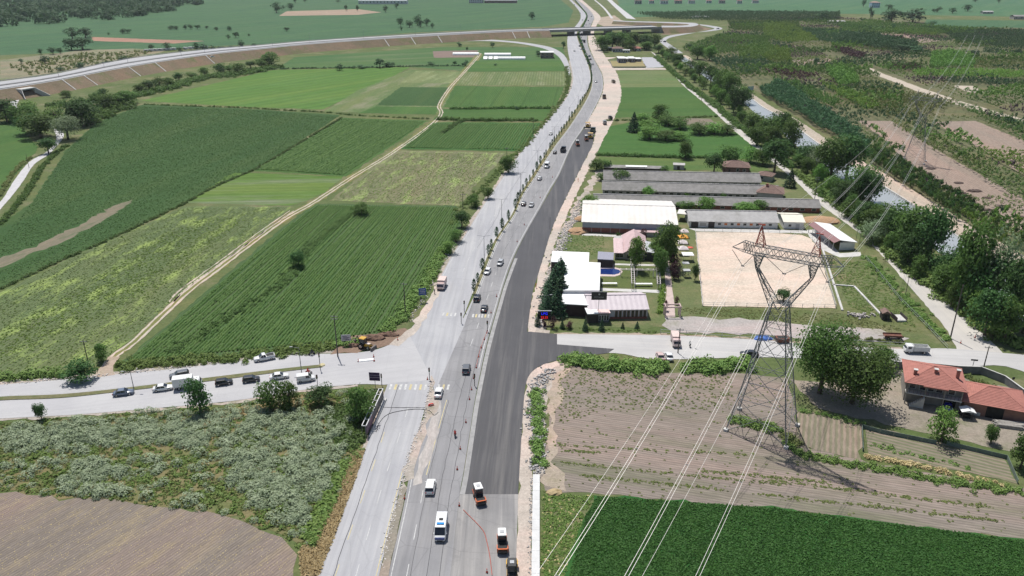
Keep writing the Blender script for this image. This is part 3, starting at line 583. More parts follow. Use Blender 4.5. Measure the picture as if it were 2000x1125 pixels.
def tpl_trunk(kind, cen):
    mb = MB(); top = .62 if kind in ('broad', 'young', 'round') else .9
    r = .026 if kind != 'young' else .014
    p = [(0, 0, 0), (random.uniform(-.015, .015), random.uniform(-.015, .015), top * .45), (random.uniform(-.03, .03), random.uniform(-.03, .03), top)]
    mb.tube(p[0], p[1], r * 1.3, r, 7); mb.tube(p[1], p[2], r, r * .45, 7)
    if kind in ('broad', 'round', 'young'):
        for c in cen[:7]:
            s = Vector(p[1]).lerp(Vector(p[2]), random.uniform(.0, .8)); mid = s.lerp(Vector(c), .5) + Vector((0, 0, .03)); mb.tube(s, mid, r * .5, r * .3, 5); mb.tube(mid, c, r * .3, r * .08, 5)
    return mb.mesh('trunk', bark, True)
SPEC = dict(broadH=('broad', 12000, .0165, 60, 'green'), broad=('broad', 3400, .027, 30, 'green'), broadD=('broad', 3400, .027, 30, 'dark'), broadL=('broad', 3000, .027, 28, 'light'), round=('round', 2000, .028, 20, 'green'), roundD=('round', 2000, .028, 20, 'dark'), roundL=('round', 1800, .028, 18, 'light'), willow=('broad', 3400, .019, 40, 'willow'), spruce=('cone', 1500, .03, 0, 'spruce'), median=('column', 380, .055, 0, 'bluegreen'), plum=('round', 1100, .035, 14, 'plum'), young=('young', 360, .045, 9, 'green'), youngD=('young', 360, .045, 9, 'dark'), youngL=('young', 320, .045, 9, 'lime'), far=('broad', 520, .05, 14, 'bluegreen'), farR=('round', 420, .055, 12, 'bluegreen'))
PROTO = {}
for k, (sh, n, lf, ncl, mt) in SPEC.items():
    PROTO[k] = []
    for _ in range(2 if k in ('young', 'youngD', 'youngL', 'median', 'broadH') else 3):
        q, cen = tpl_crown(sh, n, lf, max(ncl, 1))
        PROTO[k].append((npmesh('crown', q, np.arange(len(q)).reshape(-1, 4), LEAF[mt]), tpl_trunk(sh, cen)))
NAME = dict(spruce='spruce_tree', willow='willow_tree', plum='purple_plum_tree', median='median_tree', round='bush', roundD='bush', roundL='bush', farR='bush')
def plant(p, h, w, kind, label, group=None, cat=None, name=None):
    cr, tr = random.choice(PROTO[kind]); s = w / (.8 if SPEC[kind][0] not in ('young',) else .6)
    nm = name or NAME.get(kind, 'young_tree' if kind.startswith('young') else 'tree')
    o = thing(nm, label, cat or ('bush' if nm == 'bush' else 'tree'), p, random.uniform(0, 6.28), group, (s, s, h))
    link('trunk', tr, o); link('crown', cr, o); return o
def T(x, yb, yt, wpx, kind, label, group=None, name=None):
    p = G(x, yb); p.z = 0.02; return plant(p, max(1.0, rise(p, yt)), wpx / ppm(yb), kind, label, group, None, name)
def TG(rows, fmt, group, kinds, name=None):       # a numbered run of trees
    for i, r in enumerate(rows):
        k = r[4] if len(r) > 4 else kinds[i % len(kinds)]
        T(r[0], r[1], r[2], r[3], k, fmt.format(n=nth(i)), group, name)
# near and single trees
T(1600, 768, 632, 108, 'broadH', 'large walnut tree right behind the near lattice pylon'); T(1664, 788, 676, 118, 'broadH', 'large walnut tree shading the yard beside the red-roofed house')
T(1722, 722, 680, 52, 'broad', 'smaller tree at the roadside left of the red-roofed house')
T(1838, 862, 797, 58, 'roundL', 'loose pale shrub in front of the red-roofed farmhouse'); T(1935, 866, 830, 26, 'broad', 'small round tree in the yard below the red-roofed house'); T(1992, 915, 845, 52, 'broad', 'tree cut by the right edge below the farmhouse yard')
T(392, 808, 738, 50, 'roundD', 'dark bush beside the white box van on the western road'); T(82, 819, 785, 24, 'broadD', 'small dark tree alone at the western road edge, bottom left')
T(528, 800, 742, 52, 'round', 'round bush below the white saloon queueing on the western road'); T(566, 798, 744, 44, 'round', 'round bush below the white panel van on the western road')
T(627, 788, 752, 54, 'roundD', 'wide bush by the western road left of the advertising hoarding'); T(700, 822, 752, 62, 'round', 'tall bush pressed against the back of the advertising hoarding')
T(198, 706, 668, 28, 'round', 'upright bush beside the dirt track mouth'); T(160, 744, 706, 58, 'roundD', 'broad dark bush casting shade on the western road')
T(706, 420, 394, 36, 'round', 'bush at the top corner of the row crop field'); T(584, 522, 488, 34, 'roundD', 'dark bush in the weedy strip inside the row crop field')
T(1530, 590, 563, 34, 'roundD', 'dark round tree at the near edge of the sand arena', name='tree')
T(993, 338, 302, 32, 'broad', 'round tree at the highway edge beside the pale field'); T(953, 388, 362, 24, 'round', 'bush on the highway verge above the row crop field'); T(928, 404, 378, 28, 'round', 'second bush on the highway verge above the row crop field')
T(902, 444, 410, 32, 'roundD', 'dark bush at the foot of a pole by the highway'); T(890, 472, 446, 32, 'round', 'verge bush below the dark pole-side bush'); T(878, 495, 470, 28, 'roundL', 'light green verge bush above the red truck')
# top left
TG([(165, 245, 188, 66, 'broadD'), (80, 268, 214, 66), (133, 272, 222, 60, 'willow'), (95, 300, 268, 36, 'roundD'), (45, 240, 200, 52), (14, 238, 192, 48, 'broadD'), (212, 214, 182, 40), (246, 203, 174, 46), (62, 262, 222, 54), (110, 240, 205, 46, 'roundL'), (190, 205, 178, 30), (60, 225, 196, 40, 'roundL')], '{n} tree of the thicket around the pale gravel road', 'thicket trees by the gravel road', ['broad', 'round', 'broadD'])
TG([(130, 190, 175, 22), (200, 192, 172, 24), (232, 208, 185, 34), (272, 182, 163, 28), (292, 178, 155, 30), (312, 172, 148, 28), (332, 168, 150, 26), (350, 160, 140, 20), (375, 152, 140, 22), (400, 146, 130, 20), (430, 144, 121, 28), (448, 140, 126, 20), (465, 143, 120, 30), (490, 133, 118, 22), (512, 132, 112, 30), (527, 130, 98, 34)], '{n} scrub tree from the left along the embankment foot', 'embankment foot trees', ['round', 'roundD', 'round'])
TG([(142, 76, 52, 30), (168, 74, 53, 28), (140, 98, 74, 30), (162, 97, 72, 38), (80, 106, 94, 12), (104, 106, 91, 18), (118, 105, 92, 12), (88, 124, 108, 20), (160, 136, 121, 28), (243, 124, 108, 18), (118, 138, 131, 16), (205, 128, 120, 14), (42, 124, 114, 9)], '{n} dark tree of the scrub lot behind the raised road', 'scrub lot trees', ['far'])
TG([(295, 97, 86, 13), (326, 98, 82, 18), (352, 103, 92, 12), (385, 100, 82, 14), (400, 101, 85, 20), (418, 104, 88, 14), (432, 99, 90, 16), (450, 98, 89, 14), (472, 96, 78, 13), (497, 94, 84, 12)], '{n} tree from the left just behind the raised road', 'trees behind the raised road', ['far'])
TG([(240, 66, 55, 12), (250, 65, 56, 14), (334, 58, 49, 12), (345, 58, 50, 14), (362, 57, 47, 10), (373, 57, 47, 12), (386, 57, 48, 12), (423, 60, 52, 9), (448, 60, 50, 10), (446, 76, 67, 10), (461, 74, 62, 13), (212, 68, 63, 7), (486, 70, 65, 6), (404, 56, 50, 8)], '{n} small tree from the left in the far green field', 'far left field trees', ['farR', 'far'])
TG([(540, 25, 3, 22), (569, 19, 5, 17), (553, 17, 10, 10), (676, 22, 9, 7), (698, 22, 9, 7), (753, 24, 10, 10), (775, 17, 5, 9), (577, 6, -6, 8), (595, 4, -4, 9), (660, 4, 0, 12)], '{n} far tree from the left along the brown fallow strip', 'far tree line', ['far'])
TG([(782, 53, 33, 14), (800, 54, 39, 17), (815, 50, 28, 17), (821, 53, 38, 14), (834, 51, 35, 13), (844, 55, 44, 9), (784, 60, 53, 5)], '{n} from the left in the far clump of field trees', 'far clump of trees', ['far'])
T(1039, 38, 22, 14, 'far', 'round lone tree in the far field left of the highway'); T(560, 61, 53, 12, 'farR', 'lone bush in the far field above the raised road')
TG([(663, 138, 124, 14), (706, 134, 126, 16), (691, 134, 128, 8), (742, 132, 114, 20), (756, 131, 119, 18), (766, 129, 121, 12), (888, 128, 119, 9), (909, 129, 117, 15), (842, 126, 120, 16), (968, 128, 124, 8), (1010, 214, 207, 10), (897, 91, 81, 11), (962, 93, 82, 10), (912, 98, 91, 6), (1052, 110, 98, 12), (590, 100, 92, 6), (1100, 95, 80, 10)], '{n} hedge bush along the field edges behind the bright field', 'field edge bushes', ['farR'])
# right of the highway
T(1237, 258, 218, 26, 'spruce', 'dark conifer standing alone in the field by the gravel shoulder')
TG([(1285, 238, 200, 36), (1258, 244, 220, 36), (1305, 245, 222, 40), (1270, 256, 232, 44), (1328, 252, 228, 40), (1268, 272, 246, 46), (1300, 274, 252, 48), (1325, 274, 256, 40), (1365, 262, 238, 42), (1395, 262, 238, 44), (1420, 262, 240, 36)], '{n} shrub of the overgrown garden patch in the green field', 'overgrown garden shrubs', ['round', 'roundL'])
T(1338, 310, 274, 28, 'broad', 'round tree in the hedge above the long sheds'); T(1394, 338, 298, 38, 'broadD', 'dark round tree left of the brown-roofed house'); T(1424, 325, 282, 44, 'broad', 'tree behind the brown-roofed house'); T(1465, 318, 285, 40, 'roundL', 'pale bush behind the brown-roofed house on the right')
TG([(1165, 332, 308, 30), (1182, 330, 310, 24), (1192, 326, 312, 8, 'spruce'), (1175, 352, 336, 24)], '{n} bush at the highway end of the rear shed', 'shed end bushes', ['round'])
TG([(1213, 356, 328, 33), (1260, 354, 342, 18), (1298, 336, 322, 20), (1266, 384, 364, 26), (1413, 388, 376, 12), (1148, 410, 380, 36), (1340, 412, 391, 38), (1380, 414, 384, 40), (1302, 408, 398, 12), (1455, 416, 394, 44), (1482, 412, 388, 32), (1342, 384, 374, 16)], '{n} bush growing between the long grey sheds', 'bushes between the sheds', ['round', 'broadL'])
TG([(1298, 520, 432, 52, 'broad'), (1276, 500, 470, 30, 'broadL'), (1240, 528, 462, 38, 'broadL'), (1290, 545, 480, 34, 'broad'), (1206, 470, 452, 11, 'round')], '{n} green tree around the pink-roofed clubhouse', 'clubhouse trees', ['broad'])
TG([(1230, 466, 447, 14), (1256, 468, 446, 14), (1318, 462, 440, 20), (1312, 506, 478, 22), (1315, 520, 494, 24), (1318, 545, 510, 24), (1300, 607, 585, 10), (1321, 594, 578, 10)], '{n} purple-leaved tree along the compound path', 'purple plum trees', ['plum'])
T(1357, 548, 514, 16, 'broadD', 'small dark tree at the corner of the sand arena fence'); T(1292, 535, 515, 12, 'spruce', 'small conifer beside the compound path and white trellis'); T(1310, 500, 482, 14, 'roundL', 'small pale bush between the purple trees')
TG([(1094, 560, 500, 50), (1080, 584, 530, 48), (1096, 590, 535, 50), (1074, 604, 555, 42), (1088, 616, 562, 42), (1068, 618, 575, 32), (1084, 570, 515, 46)], '{n} tall dark conifer screening the white-roofed hall', 'conifer screen', ['spruce'])
TG([(1143, 646, 618, 12), (1175, 646, 620, 12), (1244, 643, 627, 11), (1216, 642, 628, 8), (1098, 642, 622, 10), (1080, 642, 616, 14, 'plum'), (1062, 640, 622, 10, 'plum'), (1112, 642, 628, 16, 'plum'), (1050, 637, 612, 12)], '{n} young conifer or shrub on the compound street front', 'street front shrubs', ['spruce'])
belt = [(1176, 98, 66, 34), (1196, 96, 62, 34), (1216, 96, 60, 36), (1238, 94, 62, 34), (1258, 95, 64, 32), (1278, 92, 62, 28), (1190, 84, 62, 20), (1180, 102, 86, 16), (1230, 99, 74, 24), (1262, 98, 80, 24), (1286, 104, 86, 22), (1310, 114, 88, 24), (1362, 116, 86, 28), (1325, 128, 104, 24), (1348, 142, 112, 28), (1366, 152, 118, 30), (1388, 165, 126, 34), (1400, 186, 132, 36), (1424, 198, 140, 40), (1442, 224, 162, 44), (1412, 172, 130, 34), (1452, 204, 168, 34)]
TG(belt, '{n} tree of the canal belt, counted from the flyover', 'far canal belt trees', ['broad', 'broadD', 'round'])
belt2 = [(1472, 262, 218, 44), (1500, 276, 226, 46), (1524, 272, 216, 46), (1545, 292, 228, 44), (1478, 285, 245, 40), (1512, 338, 268, 56, 'broadD'), (1490, 322, 290, 40), (1542, 366, 327, 24, 'spruce'), (1572, 322, 278, 44), (1600, 335, 284, 60, 'willow'), (1622, 352, 264, 62), (1652, 350, 260, 70), (1676, 392, 318, 60), (1622, 372, 344, 40, 'roundL'), (1645, 402, 350, 50), (1695, 402, 324, 52, 'broadD'), (1660, 425, 388, 48, 'round'), (1690, 442, 392, 60), (1715, 452, 396, 50), (1700, 475, 430, 50, 'willow'), (1745, 480, 398, 66), (1778, 505, 392, 84), (1812, 520, 398, 72, 'broadD'), (1772, 520, 450, 60), (1850, 560, 482, 64, 'broadD'), (1872, 600, 430, 74), (1900, 610, 478, 84, 'broadD'), (1935, 610, 442, 86, 'willow'), (1968, 640, 500, 76, 'broadD'), (1998, 650, 478, 80), (1922, 655, 560, 70, 'broadD'), (1960, 668, 580, 60), (1880, 540, 470, 50)]
TG(belt2, '{n} tree of the near canal belt, counted from the far end', 'near canal belt trees', ['broad', 'broad', 'broadD'])
bc = smooth(W([(1296, 112), (1340, 148), (1395, 188), (1450, 236), (1500, 282), (1562, 326), (1625, 380), (1690, 440), (1750, 492), (1812, 545), (1872, 600), (1925, 650)]), 6); acc = 0; nb_ = 0
for p_, q_ in zip(bc[:-1], bc[1:]):
    acc += (q_ - p_).length
    if acc > 8.5:
        acc = 0; h = random.uniform(6.5, 11); w_ = h * random.uniform(.6, .9); d_ = (q_ - p_).normalized(); o_ = Vector((-d_.y, d_.x, 0)) * random.gauss(0, 1.6)
        plant(Vector((p_.x + o_.x, p_.y + o_.y, .02)), h, w_, ['broad', 'broadL', 'round', 'broad'][nb_ % 4], nth(nb_) + ' roadside tree of the canal belt front row, from the far end', 'canal belt front row', 'tree', 'tree'); nb_ += 1
T(1345, 98, 84, 18, 'far', 'round tree at the bend of the loop road'); T(1385, 118, 88, 26, 'broadL', 'lone round tree in the nursery by the loop road')
for i, (x, yb, yt, w) in enumerate([(1700, 36, 8, 10), (1686, 14, -4, 9), (1740, 46, 16, 44), (1782, 44, 15, 44), (1608, 40, 22, 26), (1890, 22, 8, 20), (1830, 24, 12, 18), (1860, 26, 14, 16), (1900, 112, 96, 24), (1735, 18, 8, 18), (1950, 6, -4, 8), (1905, 4, -4, 12), (1985, 112, 94, 14), (1872, 108, 100, 6), (1855, 107, 99, 5), (1605, 104, 94, 7), (1508, 97, 88, 6), (1583, 104, 95, 6), (1594, 126, 112, 12), (1790, 104, 88, 34), (1760, 102, 86, 34), (1745, 58, 46, 12), (1820, 50, 40, 18)]):
    T(x, yb, yt, w, 'far' if i % 3 else 'farR', nth(i) + ' dark tree standing out in the distant nursery land', 'distant nursery trees', 'tree')
# median trees
mc = smooth([a.lerp(b, .5) for a, b in zip(W(L_right[9:27]), W(R_left[9:27]))], 6); acc = 99.0; k = 0
for p, q in zip(mc[:-1], mc[1:]):
    acc += (q - p).length
    if acc > (7.0 if p.y < 420 else 6.0) * (1 + .25 * random.uniform(-1, 1)) and 210 < p.y < 1000 and k < 70 and random.random() < .9:
        acc = 0; h = random.uniform(3.4, 5.2)
        plant(Vector((p.x, p.y, .15)), h, h * random.uniform(.26, .36), 'median', nth(k) + ' slim tree on the highway median from the crossing', 'slim median trees', name='median_tree'); k += 1

# ================================================================ hedges (each one continuous planting)
def along(px, step, wid):
    c = smooth(W(px), 4); out = []
    for p, q in zip(c[:-1], c[1:]):
        n = max(1, int((q - p).length / step)); d = (q - p).normalized(); nn = Vector((-d.y, d.x, 0))
        for i in range(n): out.append(p.lerp(q, random.random()) + nn * random.gauss(0, wid * .33))
    return np.array([(p.x, p.y) for p in out])
TPL = dict(bush=[clump_tpl(60, .155, 1.0) for _ in range(6)], low=[clump_tpl(26, .24, .8) for _ in range(5)], tuft=[clump_tpl(9, .42, .9, core=.3) for _ in range(6)], mini=[clump_tpl(6, .5, .8, core=.3) for _ in range(8)], big=[clump_tpl(90, .15, 1.0, core=.88, jit=.22) for _ in range(5)], grey=[clump_tpl(130, .10, .85, core=.82, jit=.3) for _ in range(6)])
def hedge(px, wid, size, leaf, label, step=.6, hs=1.0, tpl='bush'):
    o = scatter('hedge', along(px, step, wid), size, TPL[tpl], LEAF[leaf], hs); del o['kind']; tag(o, label, 'hedge'); return o
hedge([(-40, 745), (0, 740), (60, 735), (110, 733), (140, 733)], 3, 1.3, 'weed', 'low weedy hedge along the western road left of the dark bush', .35)
hedge([(228, 716), (300, 712), (400, 705), (500, 695), (600, 684), (650, 678)], 4.5, 1.1, 'weed', 'long leafy verge hedge between row crop and western road', .2)
hedge([(650, 676), (700, 672)], 3, 1.1, 'weed', 'short verge hedge left of the backhoe loader', .25)
hedge([(750, 650), (785, 618), (808, 585), (835, 545), (860, 500), (875, 480)], 3.2, 1.2, 'weed', 'verge hedge between row crop and highway above the crossing', .25)
hedge([(705, 408), (650, 445), (600, 490), (565, 545), (480, 600), (400, 650), (330, 690)], 3.4, .9, 'crop', 'weedy strip running through the row crop field', .3)
hedge([(0, 566), (100, 518), (210, 470), (360, 398), (420, 365), (500, 330), (560, 295), (668, 230)], 1.0, .8, 'crop', 'thin ditch hedge between dark field and pale lower field', .5)
hedge([(880, 440), (905, 405), (935, 375), (965, 345), (985, 325), (1020, 290), (1048, 258), (1078, 222), (1102, 190), (1110, 160), (1105, 130)], 3, .9, 'weed', 'bushy verge along the left side of the highway', .7)
hedge([(1108, 700), (1150, 712), (1200, 716), (1250, 722), (1300, 720)], 4, 1.5, 'weed', 'wild green hedge left of the two parked cars', .16, 1.1)
hedge([(1335, 722), (1380, 720), (1430, 718), (1465, 715)], 4, 1.6, 'weed', 'wild green hedge between parked cars and pylon', .16, 1.1)
hedge([(1430, 818), (1460, 828), (1500, 836), (1530, 840)], 2.6, 1.0, 'weed', 'strip of weeds under the near pylon', .2)
hedge([(1530, 850), (1545, 862), (1556, 872)], 2.0, 1.1, 'olive', 'dark brush round the near pylon footing', .2)
hedge([(1530, 862), (1560, 885), (1620, 900), (1690, 912), (1760, 922), (1830, 938), (1900, 950), (1995, 960)], 2.2, .8, 'weed', 'weedy field margin below the vegetable beds', .22)
hedge([(1690, 890), (1712, 898), (1790, 910), (1850, 925), (1905, 938), (1960, 950)], 1.0, .8, 'dry', 'band of dry blond grass below the vegetable beds', .5)
hedge([(1560, 800), (1640, 818), (1690, 830)], 1.5, .6, 'weed', 'weeds along the upper edge of the seed bed', .4)
hedge([(1048, 762), (1050, 800), (1052, 860), (1056, 915)], 2.0, 1.0, 'weed', 'weedy strip beside the gravel shoulder and bare field', .25)
hedge([(0, 384), (26, 338), (60, 308)], 1.4, 1.0, 'olive', 'scrub on the upper side of the pale gravel road', .5)
hedge([(0, 440), (52, 378), (80, 330), (110, 300), (130, 285)], 1.6, 1.1, 'green', 'scrub on the lower side of the pale gravel road', .4)
hedge([(95, 207), (130, 205), (200, 198), (270, 186), (340, 170), (400, 152), (470, 145), (540, 130)], 13, 2.4, 'green', 'dense low scrub along the foot of the raised road', .3)
hedge([(0, 232), (40, 226), (80, 236), (120, 248), (160, 240), (200, 222), (250, 205)], 14, 2.8, 'green', 'dense thicket undergrowth around the gravel road bend', .3)
hedge([(280, 204), (380, 208), (480, 211), (560, 216), (640, 220), (700, 226), (840, 233)], 1.0, .9, 'green', 'thin hedge below the bright green field', .9)
hedge([(500, 137), (600, 134), (700, 133), (800, 130), (900, 129)], 2, 1.2, 'bluegreen', 'hedge line above the bright green field', .8)
hedge([(880, 213), (950, 213), (1000, 212), (1075, 212)], 2, 1.6, 'green', 'hedge between two fields near the dirt track bend', .6)
hedge([(855, 234), (900, 235), (950, 236), (1050, 236)], 2.5, 1.7, 'green', 'hedge below the small field near the dirt track', .6)
hedge([(862, 262), (895, 240), (905, 236)], 2, 1.4, 'crop', 'short diagonal hedge in the dark field right of the dirt track', .6)
hedge([(1165, 303), (1250, 306), (1330, 308), (1380, 308)], 1.4, 1.4, 'green', 'clipped hedge above the long grey sheds', .35)
hedge([(1180, 236), (1230, 235), (1400, 228)], 1.5, 1.1, 'green', 'hedge between green fields right of the gravel shoulder', .8)
hedge([(1282, 112), (1310, 138), (1345, 168), (1395, 205), (1440, 245), (1490, 275), (1545, 328)], 3, 1.8, 'green', 'scrub between canal road and far tree belt', .45)
hedge([(1560, 338), (1600, 368), (1640, 400), (1690, 440), (1740, 492), (1790, 535), (1850, 575), (1900, 620), (1960, 660), (2000, 680)], 5, 1.8, 'weed', 'scrub between canal road and near tree belt', .22)
hedge([(1600, 372), (1660, 410), (1720, 455), (1790, 505), (1850, 555), (1930, 620)], 5, 2.4, 'green', 'tall undergrowth along the near canal bank', .3)
hedge([(1480, 240), (1540, 290), (1600, 335), (1660, 380), (1700, 405)], 4, 2.2, 'green', 'undergrowth along the far canal bank', .5)
hedge([(1695, 500), (1730, 545), (1775, 590), (1810, 630), (1850, 665)], 3.0, .9, 'weed', 'weedy verge between compound and canal road', .3)
hedge([(1640, 660), (1700, 664), (1760, 668)], 1.4, .7, 'olive', 'dry weeds behind the wire fence by the side road', .4)
hedge([(1880, 735), (1910, 745), (1945, 760)], 1.2, .8, 'olive', 'weeds inside the farmhouse concrete wall', .35)
hedge([(1290, 612), (1292, 580), (1294, 560)], .8, .8, 'lime', 'clipped lime hedge beside the entrance path', .3)
hedge([(1085, 640), (1180, 645), (1280, 648)], 1.0, .5, 'weed', 'low weeds along the compound street edge', .5)
hedge([(1153, 130), (1143, 105), (1134, 80), (1130, 66), (1141, 46), (1146, 30), (1136, 16), (1118, -5)], .9, 1.1, 'dark', 'continuous shrub strip on the far highway median', .6)
hedge([(1700, 868), (1790, 890), (1900, 915)], 1.4, .5, 'weed', 'green row of vegetables in the fenced bed', .4, 1, 'low')

# ================================================================ stuff nobody could count
def stuff(name, px, n, size, tpl, leaf, label, hs=1.0, cat='plants', holes=(), jitter=.35): return scatter(name, scatter_pts(W(px), n, holes), size, TPL[tpl], LEAF[leaf], hs, .02, jitter, None, label, cat)
P9w = W(P9)
crop_rows('row_crop', W([(560, 445), (620, 402), (886, 406), (896, 440), (872, 485), (822, 560), (790, 622), (730, 650), (640, 668), (250, 706), (322, 646), (442, 544)]), A2, .95, .66, .5, .45, LEAF['crop'], 'leafy row crop planted in close parallel rows', .96)
crop_rows('row_crop', W([(502, 331), (671, 233), (828, 238), (776, 275), (672, 342)]), A4, 1.3, .9, .5, .8, LEAF['crop'], 'green crop rows beside the dirt track', .97)
crop_rows('row_crop', W([(846, 242), (1050, 243), (1022, 293), (788, 289)]), dirang((900, 285), (940, 242)), 1.5, .95, .6, .9, LEAF['crop'], 'green crop rows right of the dirt track', .97)
def patches(px, n, size, leaf, label, holes=()):
    return stuff('crop_plants', px, n, size, 'mini', leaf, label, .8)
patches([(275, 208), (480, 214), (660, 228), (500, 330), (360, 396), (210, 468), (0, 556), (0, 530), (130, 472), (235, 412), (262, 390), (225, 402), (80, 475), (0, 502), (0, 470), (60, 400), (95, 348), (130, 295), (190, 240)], 42000, .31, 'potato', 'low broad-leaved crop covering the dark green field')
patches([(0, 580), (100, 524), (360, 406), (560, 406), (425, 518), (325, 596), (250, 664), (200, 705), (0, 730)], 9000, .26, 'weed', 'patchy pale crop of the lower left field')
patches([(0, 650), (150, 565), (300, 470), (400, 425), (480, 428), (400, 490), (300, 575), (120, 655), (0, 700)], 1700, .36, 'lime', 'yellow-green weeds of the lower left field')
patches([(780, 297), (978, 302), (928, 360), (896, 400), (650, 390)], 5200, .28, 'weed', 'thin pale crop of the field beside the highway')
patches([(780, 297), (978, 302), (928, 360), (896, 400), (650, 390)], 1500, .34, 'lime', 'yellow-green weeds of the field beside the highway')
WEEDS = [(-60, 830), (0, 824), (120, 818), (240, 809), (450, 792), (600, 770), (735, 760), (718, 850), (685, 935), (640, 1010), (600, 1080), (585, 1075), (560, 1046), (420, 1000), (200, 976), (0, 958), (-60, 950)]
stuff('weed_meadow', WEEDS, 2300, .7, 'low', 'weed', 'green undergrowth of the weed meadow', .8)
stuff('weed_meadow', WEEDS, 1600, .55, 'low', 'olive', 'olive tufts in the weed meadow', .7)
gp = np.vstack([scatter_pts(W(p), n) for p, n in (([(0, 860), (200, 835), (420, 810), (520, 800), (600, 815), (640, 800), (690, 850), (660, 900), (560, 880), (300, 870), (60, 890)], 400), ([(80, 905), (180, 895), (260, 925), (235, 975), (130, 970)], 110), ([(430, 880), (560, 890), (640, 880), (640, 960), (590, 1030), (520, 1000), (440, 930)], 260), ([(0, 835), (300, 815), (420, 805), (380, 850), (100, 870), (0, 880)], 170), (WEEDS, 260))])
scatter('flowering_weeds', gp, 1.15, TPL['grey'], LEAF['grey'], 1.0, .02, .55, None, 'pale grey-green flowering weeds in rounded clumps', 'plants')
stuff('weed_meadow', [(640, 800), (735, 765), (716, 850), (690, 880), (660, 880)], 900, .9, 'low', 'crop', 'bright green weeds against the hoarding', .9)
stuff('weed_meadow', [(590, 1040), (640, 960), (665, 900), (680, 900), (650, 990), (610, 1070)], 500, .8, 'low', 'weed', 'dark green edge of the weed meadow', .9)
stuff('dry_grass', [(690, 895), (712, 880), (688, 950), (655, 1040), (622, 1125), (590, 1125), (585, 1080), (640, 985)], 3600, .34, 'tuft', 'dry', 'dry blond grass along the highway bank', 1.1)
stuff('dry_grass', [(380, 815), (450, 800), (520, 790), (600, 770), (600, 785), (480, 815), (400, 835)], 450, .5, 'tuft', 'dry', 'dry grass below the western road', 1.1)
stuff('dry_grass', [(-40, 965), (420, 1008), (560, 1052), (575, 1125), (-40, 1125)], 1500, .10, 'tuft', 'dry', 'scattered straw on the stubble field', .5)
stuff('clover', [(1168, 970), (1500, 992), (2040, 1062), (2040, 1140), (1108, 1140), (1125, 1080), (1145, 1005)], 40000, .25, 'mini', 'clover', 'dense dark green clover crop', 1.0)
stuff('dry_grass', [(1060, 965), (1160, 968), (1140, 1010), (1112, 1090), (1100, 1140), (1058, 1140)], 900, .32, 'tuft', 'weed', 'thin weeds on the bare corner by the drain', .8)
stuff('dry_grass', [(1060, 965), (1160, 968), (1140, 1010), (1112, 1090), (1100, 1140), (1058, 1140)], 160, .22, 'tuft', 'dry', 'dry tufts on the bare corner by the drain', .8)
def streak(a, b, n, leaf='weed'):
    A = G(*a); B = G(*b); t = RNG.random(n) ; t = np.floor(t * 9) / 9 + RNG.normal(0, .03, n)
    return np.stack([A.x + (B.x - A.x) * t + RNG.normal(0, .5, n), A.y + (B.y - A.y) * t + RNG.normal(0, .28, n)], 1)
sp_pts = np.vstack([streak(a, b, n) for a, b, n in (((1100, 870), (1500, 890), 140), ((1110, 905), (1560, 950), 180), ((1100, 880), (1180, 885), 60), ((1380, 920), (1640, 945), 160), ((1520, 940), (1960, 995), 220), ((1510, 968), (1990, 1022), 240), ((1150, 930), (1440, 960), 160))] + [scatter_pts(W(PF), 420), scatter_pts(W([(1090, 720), (1300, 735), (1430, 735), (1430, 800), (1200, 800), (1090, 830)]), 900)])
scatter('field_weeds', sp_pts, .27, TPL['tuft'], LEAF['olive'], .7, .03, .4, None, 'sparse weeds in lines across the bare tilled field', 'plants')
stuff('wood', [(-400, 62), (0, 55), (60, 50), (120, 46), (230, 38), (335, 22), (400, 8), (320, -14), (-400, -14)], 1500, 8.0, 'big', 'bluegreen', 'dense dark wood on the far left horizon', 1.35, 'wood')
stuff('scrub', [(10, 130), (160, 104), (300, 100), (250, 118), (60, 148)], 500, 1.2, 'tuft', 'olive', 'thin scrub and saplings on the lot behind the raised road', 1.6)
stuff('grass_tufts', [(1100, 460), (1180, 460), (1180, 500), (1085, 500)], 700, .3, 'tuft', 'weed', 'rough lawn beside the white warehouse', .5)
stuff('grass_tufts', [(1610, 510), (1690, 510), (1770, 595), (1790, 640), (1660, 600)], 1400, .35, 'tuft', 'weed', 'rough grass between arena and canal road', .6)
stuff('grass_tufts', [(1340, 600), (1640, 612), (1800, 650), (1640, 640), (1480, 625), (1320, 610)], 900, .3, 'tuft', 'olive', 'dry grass below the sand arena', .5)
